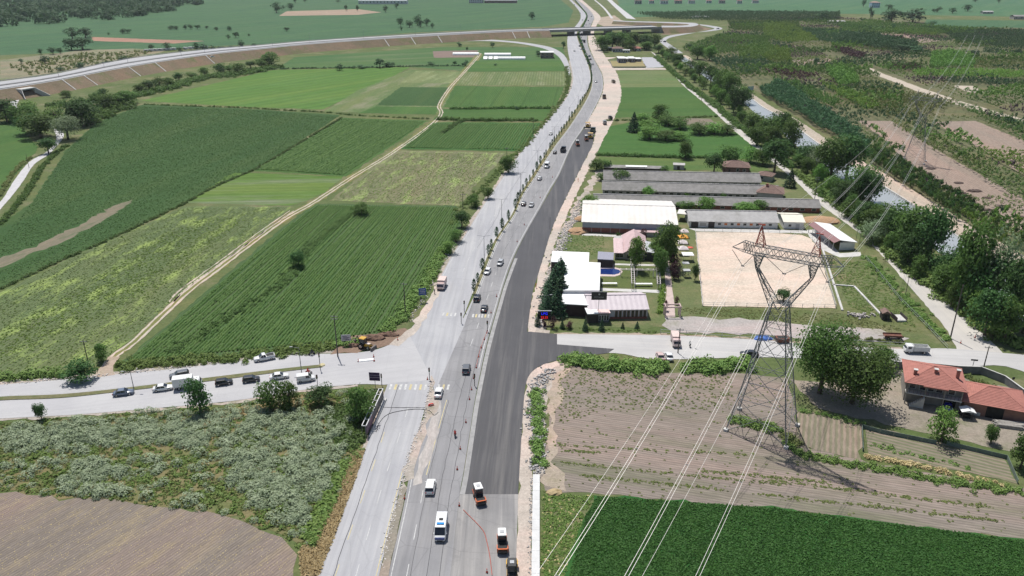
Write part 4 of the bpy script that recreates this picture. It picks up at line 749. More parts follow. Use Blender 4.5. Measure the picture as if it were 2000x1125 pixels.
# nursery plots: nearest trees one by one, the rest as planted masses
def grid_pts(px, ang, dr, dt, keep=.93, jit=.18):
    poly = W(px); ca, sa = math.cos(ang), math.sin(ang)
    R = np.array([[p[0] * ca + p[1] * sa, -p[0] * sa + p[1] * ca] for p in poly])
    u = np.arange(R[:, 0].min(), R[:, 0].max(), dt); v = np.arange(R[:, 1].min(), R[:, 1].max(), dr)
    U, V_ = np.meshgrid(u, v); U = U.ravel() + RNG.normal(0, jit * dt, U.size); V_ = V_.ravel() + RNG.normal(0, jit * .4 * dr, U.size)
    P = np.stack([U * ca - V_ * sa, U * sa + V_ * ca], 1); P = P[inside(P, poly)]; return P[RNG.random(len(P)) < keep]
AN = dirang((1700, 300), (1880, 425)); n_ind = 0
for px, dr, dt, kinds, h, lab, grp in (([(1690, 318), (1706, 292), (1895, 405), (1905, 420), (1868, 432)], 2.5, 1.9, ['youngD', 'young'], 4.8, 'young dark green nursery tree in the dense rows beside the canal track', 'canal-side nursery rows'),
        ([(1868, 436), (1900, 415), (2010, 455), (2010, 500), (1960, 500)], 3.2, 3.2, ['young', 'youngL'], 5.2, 'leafy nursery tree in the rows at the right edge', 'right edge nursery rows')):
    for p in grid_pts(px, AN, dr, dt)[:300]:
        hh = h * random.uniform(.8, 1.2); plant(Vector((p[0], p[1], .02)), hh, hh * random.uniform(.30, .42), random.choice(kinds), lab, grp, 'tree', 'nursery_tree')
YT = []
for _ in range(5):
    q, _c = tpl_crown('young', 34, .13, 7); YT.append(q.reshape(-1, 4, 3)[:, :3].reshape(-1, 3))
def plot(px, dr, dt, h, leaf, label, ang=None, keep=.93):
    P = grid_pts(px, AN if ang is None else ang, dr, dt, keep)
    return scatter('nursery_rows', P, h, YT, LEAF[leaf], 1.0, .0, .2, None, label, 'young trees')
plot([(1480, 185), (1520, 165), (1640, 240), (1700, 290), (1690, 312), (1560, 228)], 2.6, 2.2, 5.5, 'bluegreen', 'dense dark nursery rows left of the far pylon')
plot([(1500, 160), (1560, 165), (1640, 205), (1625, 215)], 2.8, 2.4, 4.2, 'green', 'green nursery rows above the dense dark rows')
plot([(1600, 168), (1650, 178), (1720, 215), (1690, 222)], 2.8, 2.4, 4.4, 'lime', 'yellow-green nursery rows left of the far pylon head')
plot([(1565, 220), (1600, 225), (1650, 262), (1630, 268)], 2.8, 2.4, 3.6, 'purple', 'dull purple nursery rows by the canal track')
plot([(1640, 195), (1700, 180), (1830, 190), (1870, 205), (1800, 235), (1740, 234)], 3.2, 3.0, 3.6, 'olive', 'mixed nursery rows behind the far pylon')
plot([(1860, 205), (1900, 212), (2030, 250), (2030, 300), (1905, 232)], 3.0, 2.8, 3.4, 'green', 'nursery rows right of the dirt track')
plot([(1730, 240), (1790, 250), (1950, 340), (1920, 350), (1820, 300)], 3.4, 3.4, 3.6, 'weed', 'pale nursery rows between the bare plots')
plot([(1850, 300), (1900, 300), (2030, 370), (2030, 410), (1960, 385)], 3.2, 3.2, 3.2, 'green', 'nursery rows along the right edge of the bare plot')
plot([(1905, 300), (1960, 298), (2030, 325), (2030, 365)], 2.8, 2.6, 3.8, 'lime', 'yellow-green nursery block at the right edge')
plot([(1600, 150), (1690, 148), (1780, 182), (1700, 182), (1640, 175)], 3.4, 3.4, 2.6, 'olive', 'dry olive nursery rows below the dirt track bend')
plot([(1780, 142), (1900, 140), (2040, 146), (2040, 158), (1860, 155), (1790, 152)], 3.0, 2.6, 4.0, 'lime', 'long bright lime nursery strip at the right')
plot([(1780, 155), (2040, 160), (2040, 172), (1850, 165), (1800, 160)], 2.8, 2.6, 3.0, 'bluegreen', 'grey-green nursery strip below the lime strip')
plot([(1820, 112), (1860, 106), (1900, 118), (1900, 138), (1815, 138)], 3.4, 3.0, 6.5, 'light', 'tall light green nursery grove at the right')
plot([(1730, 130), (1800, 130), (1800, 141), (1735, 140)], 3.0, 2.4, 4.0, 'plum', 'dark purple nursery strip left of the tall grove')
plot([(1620, 95), (1650, 95), (1692, 112), (1680, 120), (1640, 108)], 3.0, 2.6, 4.0, 'plum', 'dark purple diagonal nursery strip')
plot([(1700, 72), (1760, 75), (1772, 84), (1710, 82)], 3.4, 3.0, 4.0, 'plum', 'far dark purple nursery block')
plot([(1610, 140), (1640, 138), (1675, 160), (1672, 176), (1630, 172)], 3.6, 3.2, 7.0, 'light', 'tall poplar clump in the left nursery')
plot([(1330, 100), (1400, 72), (1500, 74), (1500, 98), (1420, 108), (1370, 112)], 3.6, 3.4, 4.5, 'green', 'nursery rows inside the loop road')
plot([(1380, 120), (1480, 110), (1500, 130), (1470, 150), (1440, 150)], 4.0, 3.6, 4.5, 'bluegreen', 'nursery rows below the loop road')
plot([(1440, 100), (1500, 90), (1520, 110), (1500, 122), (1445, 122)], 4.0, 3.6, 6.0, 'light', 'light green poplar block near the loop road')
plot([(1240, 28), (1400, 24), (1640, 26), (1640, 42), (1450, 44), (1300, 40)], 4.2, 4.0, 4.5, 'bluegreen', 'far nursery rows behind the loop road')
plot([(1420, 44), (1560, 44), (1560, 70), (1430, 62)], 4.2, 4.0, 4.5, 'green', 'far green nursery block right of the loop')
plot([(1490, 50), (1540, 50), (1600, 84), (1540, 88), (1490, 76)], 4.0, 3.6, 5.5, 'lime', 'far lime nursery block')
plot([(1560, 60), (1620, 62), (1700, 80), (1640, 92), (1600, 84)], 4.0, 3.6, 5.0, 'bluegreen', 'far grey-green nursery block in the middle')
plot([(1640, 46), (1780, 50), (1900, 58), (1900, 70), (1760, 68), (1640, 62)], 4.0, 3.6, 4.5, 'green', 'far green nursery block below the big trees')
plot([(1640, 70), (1700, 74), (1790, 92), (1790, 104), (1700, 98), (1640, 88)], 3.6, 3.4, 7.5, 'bluegreen', 'row of tall dark nursery trees')
plot([(1830, 60), (2040, 62), (2040, 104), (1960, 98), (1870, 84)], 3.8, 3.4, 4.6, 'bluegreen', 'far right grey-green nursery rows')
plot([(1760, 58), (1830, 62), (1830, 72), (1770, 68)], 3.8, 3.4, 4.0, 'lime', 'far right lime nursery block')
plot([(1900, 116), (2040, 112), (2040, 138), (1900, 138)], 3.6, 3.2, 3.0, 'olive', 'olive nursery rows at the far right')
plot([(1500, 125), (1600, 112), (1690, 126), (1600, 146), (1510, 142)], 3.6, 3.4, 3.2, 'weed', 'low mixed nursery rows left of the dirt track')
plot([(1500, 92), (1560, 92), (1620, 112), (1540, 116), (1500, 108)], 3.6, 3.4, 3.0, 'purple', 'dull purple nursery rows in the left block')
plot([(1480, 140), (1520, 135), (1600, 152), (1560, 160)], 3.2, 3.0, 4.0, 'plum', 'dark nursery rows near the left lime block')
plot([(1500, 98), (1540, 104), (1545, 126), (1490, 122)], 3.4, 3.0, 5.5, 'lime', 'near lime nursery block left')
plot([(1860, 400), (1990, 380), (2030, 400), (2030, 440), (1960, 420)], 3.6, 3.2, 3.0, 'weed', 'low nursery rows at the right edge')

# the rest of the nursery land: mixed low rows filling the plots between
NURS = [(1350, 104), (1420, 64), (1425, 48), (1600, 34), (1700, 42), (1800, 56), (2060, 64), (2060, 470), (1900, 440), (1700, 316), (1500, 190)]
FT = []
for _ in range(6):
    q, _c = tpl_crown('young', 15, .2, 5); FT.append(q.reshape(-1, 4, 3)[:, :3].reshape(-1, 3))
excl = [W(BARE1), W(BARE2), W([(1690, 126), (1720, 140), (1870, 194), (2060, 248), (2060, 260), (1860, 206), (1790, 182), (1710, 150)]), W([(1860, 165), (1925, 165), (1930, 185), (1880, 182)]), W([(1540, 115), (1625, 111), (1636, 126), (1555, 129)]), W([(1840, 96), (1920, 96), (1920, 106), (1840, 106)])]
P = grid_pts(NURS, AN, 5.4, 3.2, .9, .12)
for e in excl: P = P[~inside(P, e)]
cell = (np.floor(P[:, 0] / 46 + .6 * np.sin(P[:, 1] / 60)) * 7 + np.floor(P[:, 1] / 34 + .5 * np.sin(P[:, 0] / 40)) * 13).astype(int); zone = (cell * 2654435761 % 97) % 11
names_ = ['green', 'bluegreen', 'weed', 'olive', 'green', 'bluegreen', 'light', 'purple', 'weed', None, 'dark']
hts = [3.0, 3.6, 2.4, 2.4, 4.2, 3.2, 4.4, 3.0, 2.0, 0, 3.8]
for lf in ('green', 'bluegreen', 'weed', 'olive', 'light', 'purple', 'dark'):
    idx = np.array([names_[z] == lf for z in zone]); h_ = np.array([hts[z] for z in zone])[idx]
    if idx.sum(): scatter('nursery_rows', P[idx], h_ * 1.25, FT, LEAF[lf], 1.0, 0, .25, None, dict(green='mid green', bluegreen='grey-green', weed='pale green', olive='olive', light='light green', purple='dull purple', dark='dark green')[lf] + ' young trees filling the mixed nursery plots', 'young trees')
print('NURSERY', len(P))
# ================================================================ raised road, bridge
brown_slope = fieldm('embankment_soil', (.185, .145, .095), (.22, .175, .12), fine=.8, stretch=1, patch=((.13, .15, .06), .9, .05))
ZR = 7.0
nearE = smooth([G(x, y, ZR) for x, y in [(-160, 198), (0, 175), (120, 156), (250, 131), (400, 108), (500, 97), (600, 87), (750, 76), (900, 67), (1000, 62), (1073, 60)]], 3)
farE = smooth([G(x, y, ZR) for x, y in [(-160, 180), (0, 159), (110, 144), (250, 115), (400, 97), (500, 89), (610, 79.5), (775, 69), (900, 62.5), (1000, 58), (1073, 56)]], 3)
def embank(near, far, wn, wf, zb=0.0, name='embankment'):
    mb = MB(); n = min(len(near), len(far)); rows = []
    for i in range(n):
        d = (near[min(i + 1, n - 1)] - near[max(i - 1, 0)]); d.z = 0; d.normalize(); o = Vector((d.y, -d.x, 0))
        a, b = near[i], far[i]; h = max(.05, a.z)
        rows.append([Vector((a.x, a.y, -.1)) + o * (wn * h + .6), a + o * .8 + Vector((0, 0, -.1)), b - o * .8 + Vector((0, 0, -.1)), Vector((b.x, b.y, -.1)) - o * (wf * h + .6)])
    pts = [p for r in rows for p in r]; fs = []
    for i in range(n - 1):
        for k in range(3): fs.append((4 * i + k, 4 * i + 4 + k, 4 * i + 5 + k, 4 * i + 1 + k))
    fs += [(0, 1, 2, 3), tuple(4 * (n - 1) + k for k in (3, 2, 1, 0))]
    mb.add(pts, [f[::-1] for f in fs]); return tag(mb.build(name, brown_slope), kind='structure')
embank(nearE, farE, 1.6, 1.6)
def ribbon(name, a, b, mat, dz=0.0, parent=None):
    n = min(len(a), len(b)); pts = [p + Vector((0, 0, dz)) for p in a[:n]] + [p + Vector((0, 0, dz)) for p in b[:n]]
    me = MB().add(pts, [(i, i + 1, n + i + 1, n + i) for i in range(n - 1)]).mesh(name, mat); o = link(name, me, parent)
    if parent is None: tag(o, kind='structure')
    return o
rr = ribbon('raised_road', nearE, farE, asph_far, 0.0)
def lerpE(f): return [a.lerp(b, f) for a, b in zip(nearE, farE)]
ribbon('raised_road_median', lerpE(.44), lerpE(.56), M('guard_grey', (.17, .17, .17), .8), .35, rr)
steel = M('galvanised_steel', (.42, .43, .44), .45, .15, 3, metal=.6)
for e, nm in ((nearE, 'near'), (farE, 'far')):
    mb = MB()
    for p, q in zip(e[:-1], e[1:]): mb.add([p + Vector((0, 0, .35)), q + Vector((0, 0, .35)), q + Vector((0, 0, .8)), p + Vector((0, 0, .8)), p + Vector((0, .15, .35)), q + Vector((0, .15, .35)), q + Vector((0, .15, .8)), p + Vector((0, .15, .8))], [(0, 1, 2, 3), (7, 6, 5, 4), (3, 2, 6, 7), (0, 4, 5, 1)])
    tag(mb.build('guard_rail', steel), 'long steel guard rail on the %s edge of the raised road' % nm, 'guard rail', 'raised road guard rails')
# drainage chutes down the slope
for i, (x, y) in enumerate([(150, 158), (215, 148), (300, 134), (365, 124), (445, 112), (780, 79), (805, 77), (855, 74), (1020, 64), (1045, 63)]):
    p = G(x, y, ZR); j = min(range(len(nearE)), key=lambda k: (nearE[k] - p).length); a = nearE[j]; d = (nearE[min(j + 1, len(nearE) - 1)] - nearE[j - 1]); d.z = 0; d.normalize(); o = Vector((d.y, -d.x, 0))
    q0 = a + o * .9; q1 = Vector((a.x, a.y, .0)) + o * (1.6 * ZR + .4); up = Vector((0, 0, .28)); s = d * .45
    tag(MB().add([q0 - s, q0 + s, q1 + s, q1 - s, q0 - s + up, q0 + s + up, q1 + s + up, q1 - s + up], [(4, 5, 6, 7), (0, 4, 7, 3), (1, 2, 6, 5), (2, 3, 7, 6), (0, 1, 5, 4)]).build('drain_chute', concrete), nth(i) + ' concrete drain chute from the left on the embankment', 'drain', 'embankment drain chutes')
# underpass
ju = min(range(len(nearE)), key=lambda k: abs(PX(nearE[k])[0] - 40)); du = nearE[ju + 1] - nearE[ju - 1]; du.z = 0; du.normalize(); au = nearE[ju]; t_ = (40 - PX(au)[0]) / (PX(au + du)[0] - PX(au)[0]); pu = au + du * t_ + Vector((du.y, -du.x, 0)) * 7.0; ang = math.atan2(du.y, du.x)
u = thing('underpass', 'concrete box underpass portal through the raised road embankment', 'underpass', (pu.x, pu.y, 0), ang)
MB().bb(-5.5, -4.6, -1, 9, 0, 5.4).bb(4.6, 5.5, -1, 9, 0, 5.4).bb(-5.5, 5.5, -1, 9, 5.4, 6.2).build('portal', concrete, u)
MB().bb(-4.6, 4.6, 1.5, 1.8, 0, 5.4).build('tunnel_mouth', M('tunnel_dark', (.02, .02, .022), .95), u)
MB().add([(-5.5, -1, 0), (-5.5, -1, 6), (-10, -9, 0), (-10, -9, .6), (-5.1, -1, 0), (-5.1, -1, 6), (-9.6, -9, 0), (-9.6, -9, .6)], [(0, 2, 3, 1), (4, 5, 7, 6), (1, 3, 7, 5), (2, 6, 7, 3)]).build('wing_wall', concrete, u)
MB().add([(5.5, -1, 0), (5.5, -1, 6), (10, -9, 0), (10, -9, .6), (5.1, -1, 0), (5.1, -1, 6), (9.6, -9, 0), (9.6, -9, .6)], [(0, 2, 3, 1), (4, 5, 7, 6), (1, 3, 7, 5), (2, 6, 7, 3)]).build('wing_wall', concrete, u)
# flyover
bA, bB = nearE[-1], G(1292, 53.5, ZR); fA, fB = farE[-1], G(1292, 50.2, ZR)
br = thing('flyover', 'long concrete flyover crossing over the highway in the distance', 'bridge', (bA.x, bA.y, 0), math.atan2((bB - bA).y, (bB - bA).x))
Lb = (bB - bA).length; Wb = max(12.0, (fA - bA).length * .9)
dk = M('bridge_concrete', (.33, .33, .33), .9, .12, .3)
MB().bb(0, Lb, 0, Wb, ZR - .25, ZR + .05).build('deck', asph_far, br)
MB().bb(0, Lb, .3, Wb - .3, ZR - 2.0, ZR - .26).build('girder', dk, br)
MB().bb(0, Lb, -.35, 0, ZR - .6, ZR + .95).build('parapet', dk, br); MB().bb(0, Lb, Wb, Wb + .35, ZR - .6, ZR + .95).build('parapet', dk, br)
for f in (.22, .36, .55, .72): MB().bb(Lb * f - .6, Lb * f + .6, 1.5, Wb - 1.5, 0, ZR - 2.0).build('pier', dk, br)
for s in (0, Lb): MB().bb(s - 1.2, s + 1.2, -.6, Wb + .6, -.2, ZR - .4).build('abutment', concrete, br)
for s, sg in ((0, -1), (Lb, 1)): MB().add([(s, -.7, 0), (s, -.7, ZR), (s + sg * 14, -6, 0), (s + sg * 14, -6, .5), (s, 0, 0), (s, 0, ZR), (s + sg * 14, -5, 0), (s + sg * 14, -5, .5)], [(0, 2, 3, 1), (4, 5, 7, 6), (1, 3, 7, 5)]).build('wing_wall', concrete, br)
# loop roads on the right
lp_n = smooth([bB] + [G(x, y, z) for x, y, z in ((1325, 53.2, 6.6), (1350, 52, 6), (1364, 48.6, 5.2), (1358, 45.2, 4.5), (1338, 44, 4), (1290, 42.6, 4), (1240, 41.5, 4), (1198, 39.6, 4))], 4)
lp_f = smooth([fB] + [G(x, y, z) for x, y, z in ((1322, 50.2, 6.6), (1340, 49.3, 6), (1346, 48.2, 5.2), (1342, 47, 4.5), (1330, 46.2, 4), (1290, 44.6, 4), (1240, 43.2, 4), (1198, 41.2, 4))], 4)
embank(lp_n, lp_f, 1.4, 1.4); ribbon('loop_road', lp_n, lp_f, asph_far, .02)
road('loop_road', [(1366, 47.5), (1398, 51.5), (1411, 56), (1392, 60.5), (1320, 67.5), (1296, 74), (1289, 81), (1300, 91), (1318, 104)], [(1368, 49.5), (1386, 53), (1395, 56), (1380, 60), (1322, 70.5), (1304, 76), (1302, 82), (1314, 90), (1334, 104)], .1, asph_far)
rag('embankment_slope', [(1288, 68), (1330, 54), (1370, 51), (1392, 57), (1320, 68)], .06, brown_slope)
road('canal_water', [(1176, -10), (1196, 10), (1224, 36)], [(1184, -10), (1206, 10), (1242, 38)], .08, M('pale_gravel', (.5, .5, .5)))
road('service_road', [(1160, 0), (1178, 16), (1193, 36)], [(1163, 0), (1182, 16), (1198, 36)], .08, MATS['pale_gravel'])
rag('verge', [(1172, 34), (1200, 30), (1215, 40), (1290, 50), (1180, 52), (1166, 46)], .05, dirtm)
road('slip_road', [(860, 80), (940, 77), (1000, 80.5), (1050, 87), (1080, 94), (1100, 106), (1110, 122), (1114, 140)], [(860, 83), (940, 80), (1000, 83.5), (1046, 91), (1072, 99), (1090, 110), (1102, 128), (1112, 150)], .078, asph_far)

# ================================================================ buildings
def bld(name, label, p0, p1, cat='building', group=None):
    a = G(*p0); b = G(*p1); d = b - a
    return thing(name, label, cat, (a.x, a.y, 0), math.atan2(d.y, d.x), group), d.length
def corrug(mb, x0, x1, ya, za, yb, zb, step=.6, amp=.04, th=.08):
    n = max(2, int((x1 - x0) / step)); pts = []
    for i in range(n + 1):
        x = x0 + (x1 - x0) * i / n; e = amp * (i % 2); pts += [(x, ya, za + e), (x, yb, zb + e), (x, ya, za - th), (x, yb, zb - th)]
    f = []
    for i in range(n):
        k = 4 * i; f += [(k, k + 4, k + 5, k + 1), (k + 2, k + 3, k + 7, k + 6), (k, k + 2, k + 6, k + 4), (k + 1, k + 5, k + 7, k + 3)]
    f += [(0, 1, 3, 2), (4 * n, 4 * n + 2, 4 * n + 3, 4 * n + 1)]; mb.add(pts, f); return mb
def gable(root, L, D, h, hr, wall, roof, ov=.5, step=.7, amp=.05):
    MB().add([(0, 0, 0), (L, 0, 0), (L, D, 0), (0, D, 0), (0, 0, h), (L, 0, h), (L, D, h), (0, D, h), (0, D / 2, hr), (L, D / 2, hr)], [(0, 1, 5, 4), (2, 3, 7, 6), (1, 2, 6, 9, 5), (3, 0, 4, 8, 7), (3, 2, 1, 0)]).build('wall', wall, root)
    s = (hr - h) / (D / 2); mb = MB(); corrug(mb, -ov, L + ov, -ov, h - ov * s + .1, D / 2, hr + .1, step, amp); corrug(mb, -ov, L + ov, D + ov, h - ov * s + .1, D / 2, hr + .1, step, amp)
    r = mb.build('roof', roof, root); MB().bb(-ov, L + ov, D / 2 - .25, D / 2 + .25, hr + .1, hr + .24).build('ridge_cap', asb2 if roof == asb else roof, r); return r
def win(root, x, z, w, h, y=-.06, mat=None, frame=None):
    f = MB().bb(x - w / 2 - .08, x + w / 2 + .08, y - .02, y + .08, z - h / 2 - .08, z + h / 2 + .08).build('window', frame or M('window_frame', (.7, .7, .68), .6), root)
    MB().bb(x - w / 2, x + w / 2, y - .05, y - .02, z - h / 2, z + h / 2).build('pane', mat or glassm(), f); return f
def solveD(p0, yr, hr_of):             # depth so that the ridge shows at row yr
    a = G(*p0); best = None
    for k in range(8, 120):
        D = k * .5; y = PX((a.x, a.y + D / 2, hr_of(D)))[1]
        if best is None or abs(y - yr) < best[0]: best = (abs(y - yr), D)
    return best[1]
asb = M('asbestos_sheet', (.235, .225, .215), .95, .18, .5, dirt=((.14, .14, .12), .7)); asb2 = M('asbestos_light', (.40, .39, .38), .95, .12, .5, dirt=((.25, .24, .22), .6))
plaster = M('grey_plaster', (.40, .39, .37), .95, .12, .6, dirt=((.24, .22, .2), .6)); whitew = M('white_wall', (.66, .66, .65), .8, .06, .6, dirt=((.45, .43, .4), .5)); brick = M('red_brick_wall', (.26, .10, .075), .9, .15, 1.2); whiteroof = M('white_sheet_roof', (.66, .63, .59), .5, .05, .25, dirt=((.6, .54, .46), .6), spec=.5)
bright = M('white_membrane', (.74, .74, .73), .6, .03, .3); pinkroof = M('faded_red_sheet', (.50, .36, .36), .6, .1, .6); lav = M('lavender_sheet', (.52, .46, .48), .55, .06, .6); greysheet = M('grey_sheet', (.40, .41, .42), .6, .08, .5); darkw = M('dark_timber', (.055, .045, .04), .8, .2, 2)
redtile = M('red_roof_tile', (.36, .15, .12), .85, .14, 1.1, dirt=((.25, .11, .09), .7)); browntile = M('brown_roof_tile', (.19, .125, .105), .9, .2, 1.2)
def shed(label, p0, p1, ye, yr, pitch, wall, roof, nwin, extra=None):
    r, L = bld('long_shed', label, p0, p1, 'shed', 'long livestock sheds'); h = max(2.2, rise(G(*p0), ye))
    D = solveD(p0, yr, lambda D: h + pitch * D / 2); gable(r, L, D, h, h + pitch * D / 2, wall, roof, .5, .9, .06)
    for i in range(nwin): win(r, (i + .5) * L / nwin, h * .55, 1.6, .8)
    return r, L, D, h
shed('rearmost long grey corrugated shed below the clipped hedge', (1180, 360), (1484, 366), 350, 333, .42, plaster, asb, 22)
shed('second long grey corrugated shed from the back', (1177, 380), (1520, 390), 370, 354, .42, plaster, asb, 24)
shed('third long grey corrugated shed, just behind the white warehouse', (1160, 404), (1600, 416), 397, 379, .42, brick, asb, 20)
r, L, D, h = shed('low white stable with orange windows behind the sand arena', (1346, 444), (1518, 447), 431, 411, .40, whitew, asb2, 0)
orange = M('orange_shutter', (.55, .17, .05), .7, .15, 2)
for i in range(9): w_ = win(r, L * (.34 + i * .072), h * .58, 1.1, .8, mat=orange if i % 2 else glassm())
MB().bb(L * .215, L * .285, -.12, .1, 0, h * .85).build('door', darkw, r); MB().bb(L * .02, L * .10, -.12, .1, 0, h * .8).build('door', darkw, r); MB().bb(L * .12, L * .19, -.1, .05, h * .25, h * .7).build('notice_board', plaster, r)
# white warehouse
r, L = bld('warehouse', 'big warehouse with a white sheet roof and red brick base', (1137, 453), (1321, 459), 'warehouse'); h = rise(G(1137, 453), 433)
D = solveD((1137, 453), 398, lambda D: h + .16 * D / 2); gable(r, L, D, h, h + .16 * D / 2, M('blue_grey_cladding', (.33, .36, .42), .6, .06, .5), whiteroof, .4, 1.0, .05)
MB().bb(-.08, L * .56, -.1, 0, 0, h * .45).build('brick_base', brick, r); MB().bb(L * .56, L * .80, -3.2, -.11, 0, h * .42).build('lean_to', plaster, r); MB().bb(L * .55, L * .81, -3.5, -.12, h * .43, h * .47).build('lean_to_roof', pinkroof, r)
for i in range(1, 10): MB().bb(L * i / 10 - .06, L * i / 10 + .06, -.14, -.02, 0, h - .3).build('pilaster', greysheet, r)
r, L = bld('carport', 'pale carport between warehouse and white stable', (1321, 432), (1342, 434), 'shed'); MB().bb(0, L, 0, 6, 2.9, 3.1).build('roof', whiteroof, r)
for x in (.1, L - .1):
    for y in (.1, 5.9): MB().bb(x - .08, x + .08, y - .08, y + .08, 0, 2.9).build('post', steel, r)
# small white house, open stable
r, L = bld('outbuilding', 'small white outbuilding with a cream roof beside the stable', (1530, 447), (1569, 448)); h = rise(G(1530, 447), 433); gable(r, L, 11, h, h + 1.2, whitew, M('cream_sheet', (.70, .66, .56), .6, .06, .5), .4, .8, .03); win(r, L * .3, h * .5, 1, .8); MB().bb(L * .6, L * .78, -.1, .05, 0, h * .7).build('door', greysheet, r)
r, L = bld('stable', 'open-sided stable with white and maroon roof beside the canal road', (1639, 489), (1668, 488), 'stable'); h = rise(G(1655, 489), 474); DY = 20
MB().bb(0, L, 0, .2, 0, h).bb(L - .2, L, .2, DY, 0, h).bb(0, .2, DY * .5, DY, 0, h).build('wall', whitew, r)
mb = MB(); mb.add([(-.4, -.5, h + 1.0), (L + .5, -.5, h), (L + .5, DY, h), (-.4, DY, h + 1.0), (-.4, -.5, h + 1.12), (L + .5, -.5, h + .12), (L + .5, DY, h + .12), (-.4, DY, h + 1.12)], [(4, 5, 6, 7), (3, 2, 1, 0), (0, 1, 5, 4), (2, 3, 7, 6), (1, 2, 6, 5), (3, 0, 4, 7)]); mb.build('roof', bright, r)
mb = MB(); mb.add([(-2.6, -.5, h + .1), (-.42, -.5, h + .98), (-.42, DY, h + .98), (-2.6, DY, h + .1), (-2.6, -.5, h + .2), (-.42, -.5, h + 1.08), (-.42, DY, h + 1.08), (-2.6, DY, h + .2)], [(4, 5, 6, 7), (3, 2, 1, 0), (0, 1, 5, 4), (2, 3, 7, 6), (1, 2, 6, 5), (3, 0, 4, 7)]); mb.build('lean_to_roof', M('maroon_sheet', (.22, .11, .11), .6), r)
for i in range(7): MB().bb(-2.5, -2.35, i * (DY - 1) / 6, i * (DY - 1) / 6 + .15, 0, h + .1).build('post', steel, r)
rag('paved_yard', [(1575, 450), (1600, 447), (1640, 495), (1680, 492), (1683, 500), (1640, 503), (1600, 485), (1580, 462)], .06, concrete, jit=.1)
rag('paved_yard', [(1345, 446), (1575, 450), (1580, 456), (1360, 452)], .065, concrete, jit=.1)
o = MB().dome((G(1603, 432).x, G(1603, 432).y, 0), 8, 5, 1.6, 14, 4, .12).build('soil_heap', M('orange_soil', (.38, .24, .14), .95, .25, 1.5, bump=.8)); tag(o, 'heap of orange soil beside the white outbuilding', 'heap')
for i, (x, y, rx) in enumerate([(1128, 453, 4), (1135, 430, 3)]): tag(MB().dome((G(x, y).x, G(x, y).y, 0), rx, rx * .8, 1.5, 12, 4, .15).build('soil_heap', MATS['orange_soil']), ['soil heap', 'smaller soil heap'][i] + ' at the highway end of the white warehouse', 'heap')
# brown house and small huts
def hip(root, L, D, h, hr, ov, mat, courses=9, name='roof'):
    run = D / 2 + ov; base = [(-ov, -ov, h), (L + ov, -ov, h), (L + ov, D + ov, h), (-ov, D + ov, h)]; a = (D / 2, D / 2, hr); b = (L - D / 2, D / 2, hr)
    mb = MB()
    def face(p, q, c, d):              # stepped tile courses from eave p-q up to c-d
        P, Q, C, Dd = map(Vector, (p, q, c, d))
        for k in range(courses):
            t0, t1 = k / courses, (k + 1) / courses; e = Vector((0, 0, .07))
            A, B = P.lerp(C, t0), Q.lerp(Dd, t0); A2, B2 = P.lerp(C, t1), Q.lerp(Dd, t1)
            mb.add([A, B, B + e, A + e, B2 + e * .2, A2 + e * .2], [(0, 1, 2, 3), (3, 2, 4, 5)])
    face(base[0], base[1], a, b); face(base[2], base[3], b, a); face(base[1], base[2], b, b); face(base[3], base[0], a, a)
    mb.add(base, [(3, 2, 1, 0)]); r_ = mb.build(name, mat, root)
    MB().tube((a[0], a[1], hr + .05), (b[0], b[1], hr + .05), .14).build('ridge_cap', mat, r_)
    for s, e in ((base[0], a), (base[1], b), (base[2], b), (base[3], a)): MB().tube(s, e, .12, n=5).build('hip_cap', mat, r_)
    return r_
def wallbox(root, x0, x1, y0, y1, h, mat, name='wall', z0=0): return MB().bb(x0, x1, y0, y1, z0, h).build(name, mat, root)
r, L = bld('brown_house', 'low brown house with hipped tile roof among the trees', (1412, 338), (1463, 340), 'house'); wallbox(r, 0, L, 0, 9, 3.0, M('brown_wall', (.17, .10, .08), .9)); hip(r, L, 9, 3.02, 5.2, .6, browntile); win(r, L * .55, 1.7, 1.1, 1.2); win(r, L * .8, 1.7, 1.1, 1.2); MB().bb(L * .2, L * .27, -.1, .05, 0, 2.1).build('door', darkw, r)
r, L = bld('hut', 'small brown tiled hut at the canal road end of the sheds', (1477, 352), (1505, 356), 'hut'); wallbox(r, 0, L, 0, 6, 2.6, plaster); hip(r, L, 6, 2.62, 4, .5, browntile, 6); win(r, L * .4, 1.5, 1, .9)
r, L = bld('hut', 'brown hipped building adjoining the second shed end', (1478, 390), (1528, 394), 'house'); wallbox(r, 0, L, 0, 10, 3.2, plaster); hip(r, L, 10, 3.22, 5.6, .5, browntile); MB().bb(L * .3, L * .4, 3.5, 4.2, 4, 6.2).build('chimney', brick, r)
r, L = bld('hut', 'ruined grey hut with flat roof above the rear shed', (1315, 331), (1336, 332), 'hut'); wallbox(r, 0, L, 0, 4, 2.2, plaster); wallbox(r, -.3, L + .3, -.3, 4.3, 2.35, asb2, 'roof', 2.2); MB().bb(L * .35, L * .6, -.08, .05, 0, 1.7).build('door', darkw, r)
r, L = bld('low_shed', 'low dark row of pens above the rear shed', (1180, 333), (1300, 336), 'shed'); wallbox(r, 0, L, 0, 4, 1.5, darkw); mb = MB(); corrug(mb, -.3, L + .3, -.3, 1.55, 4.3, 1.8); mb.build('roof', asb, r); wallbox(r, L * .35, L * .7, .5, 3.6, 2.02, bright, 'tarpaulin', 1.9)
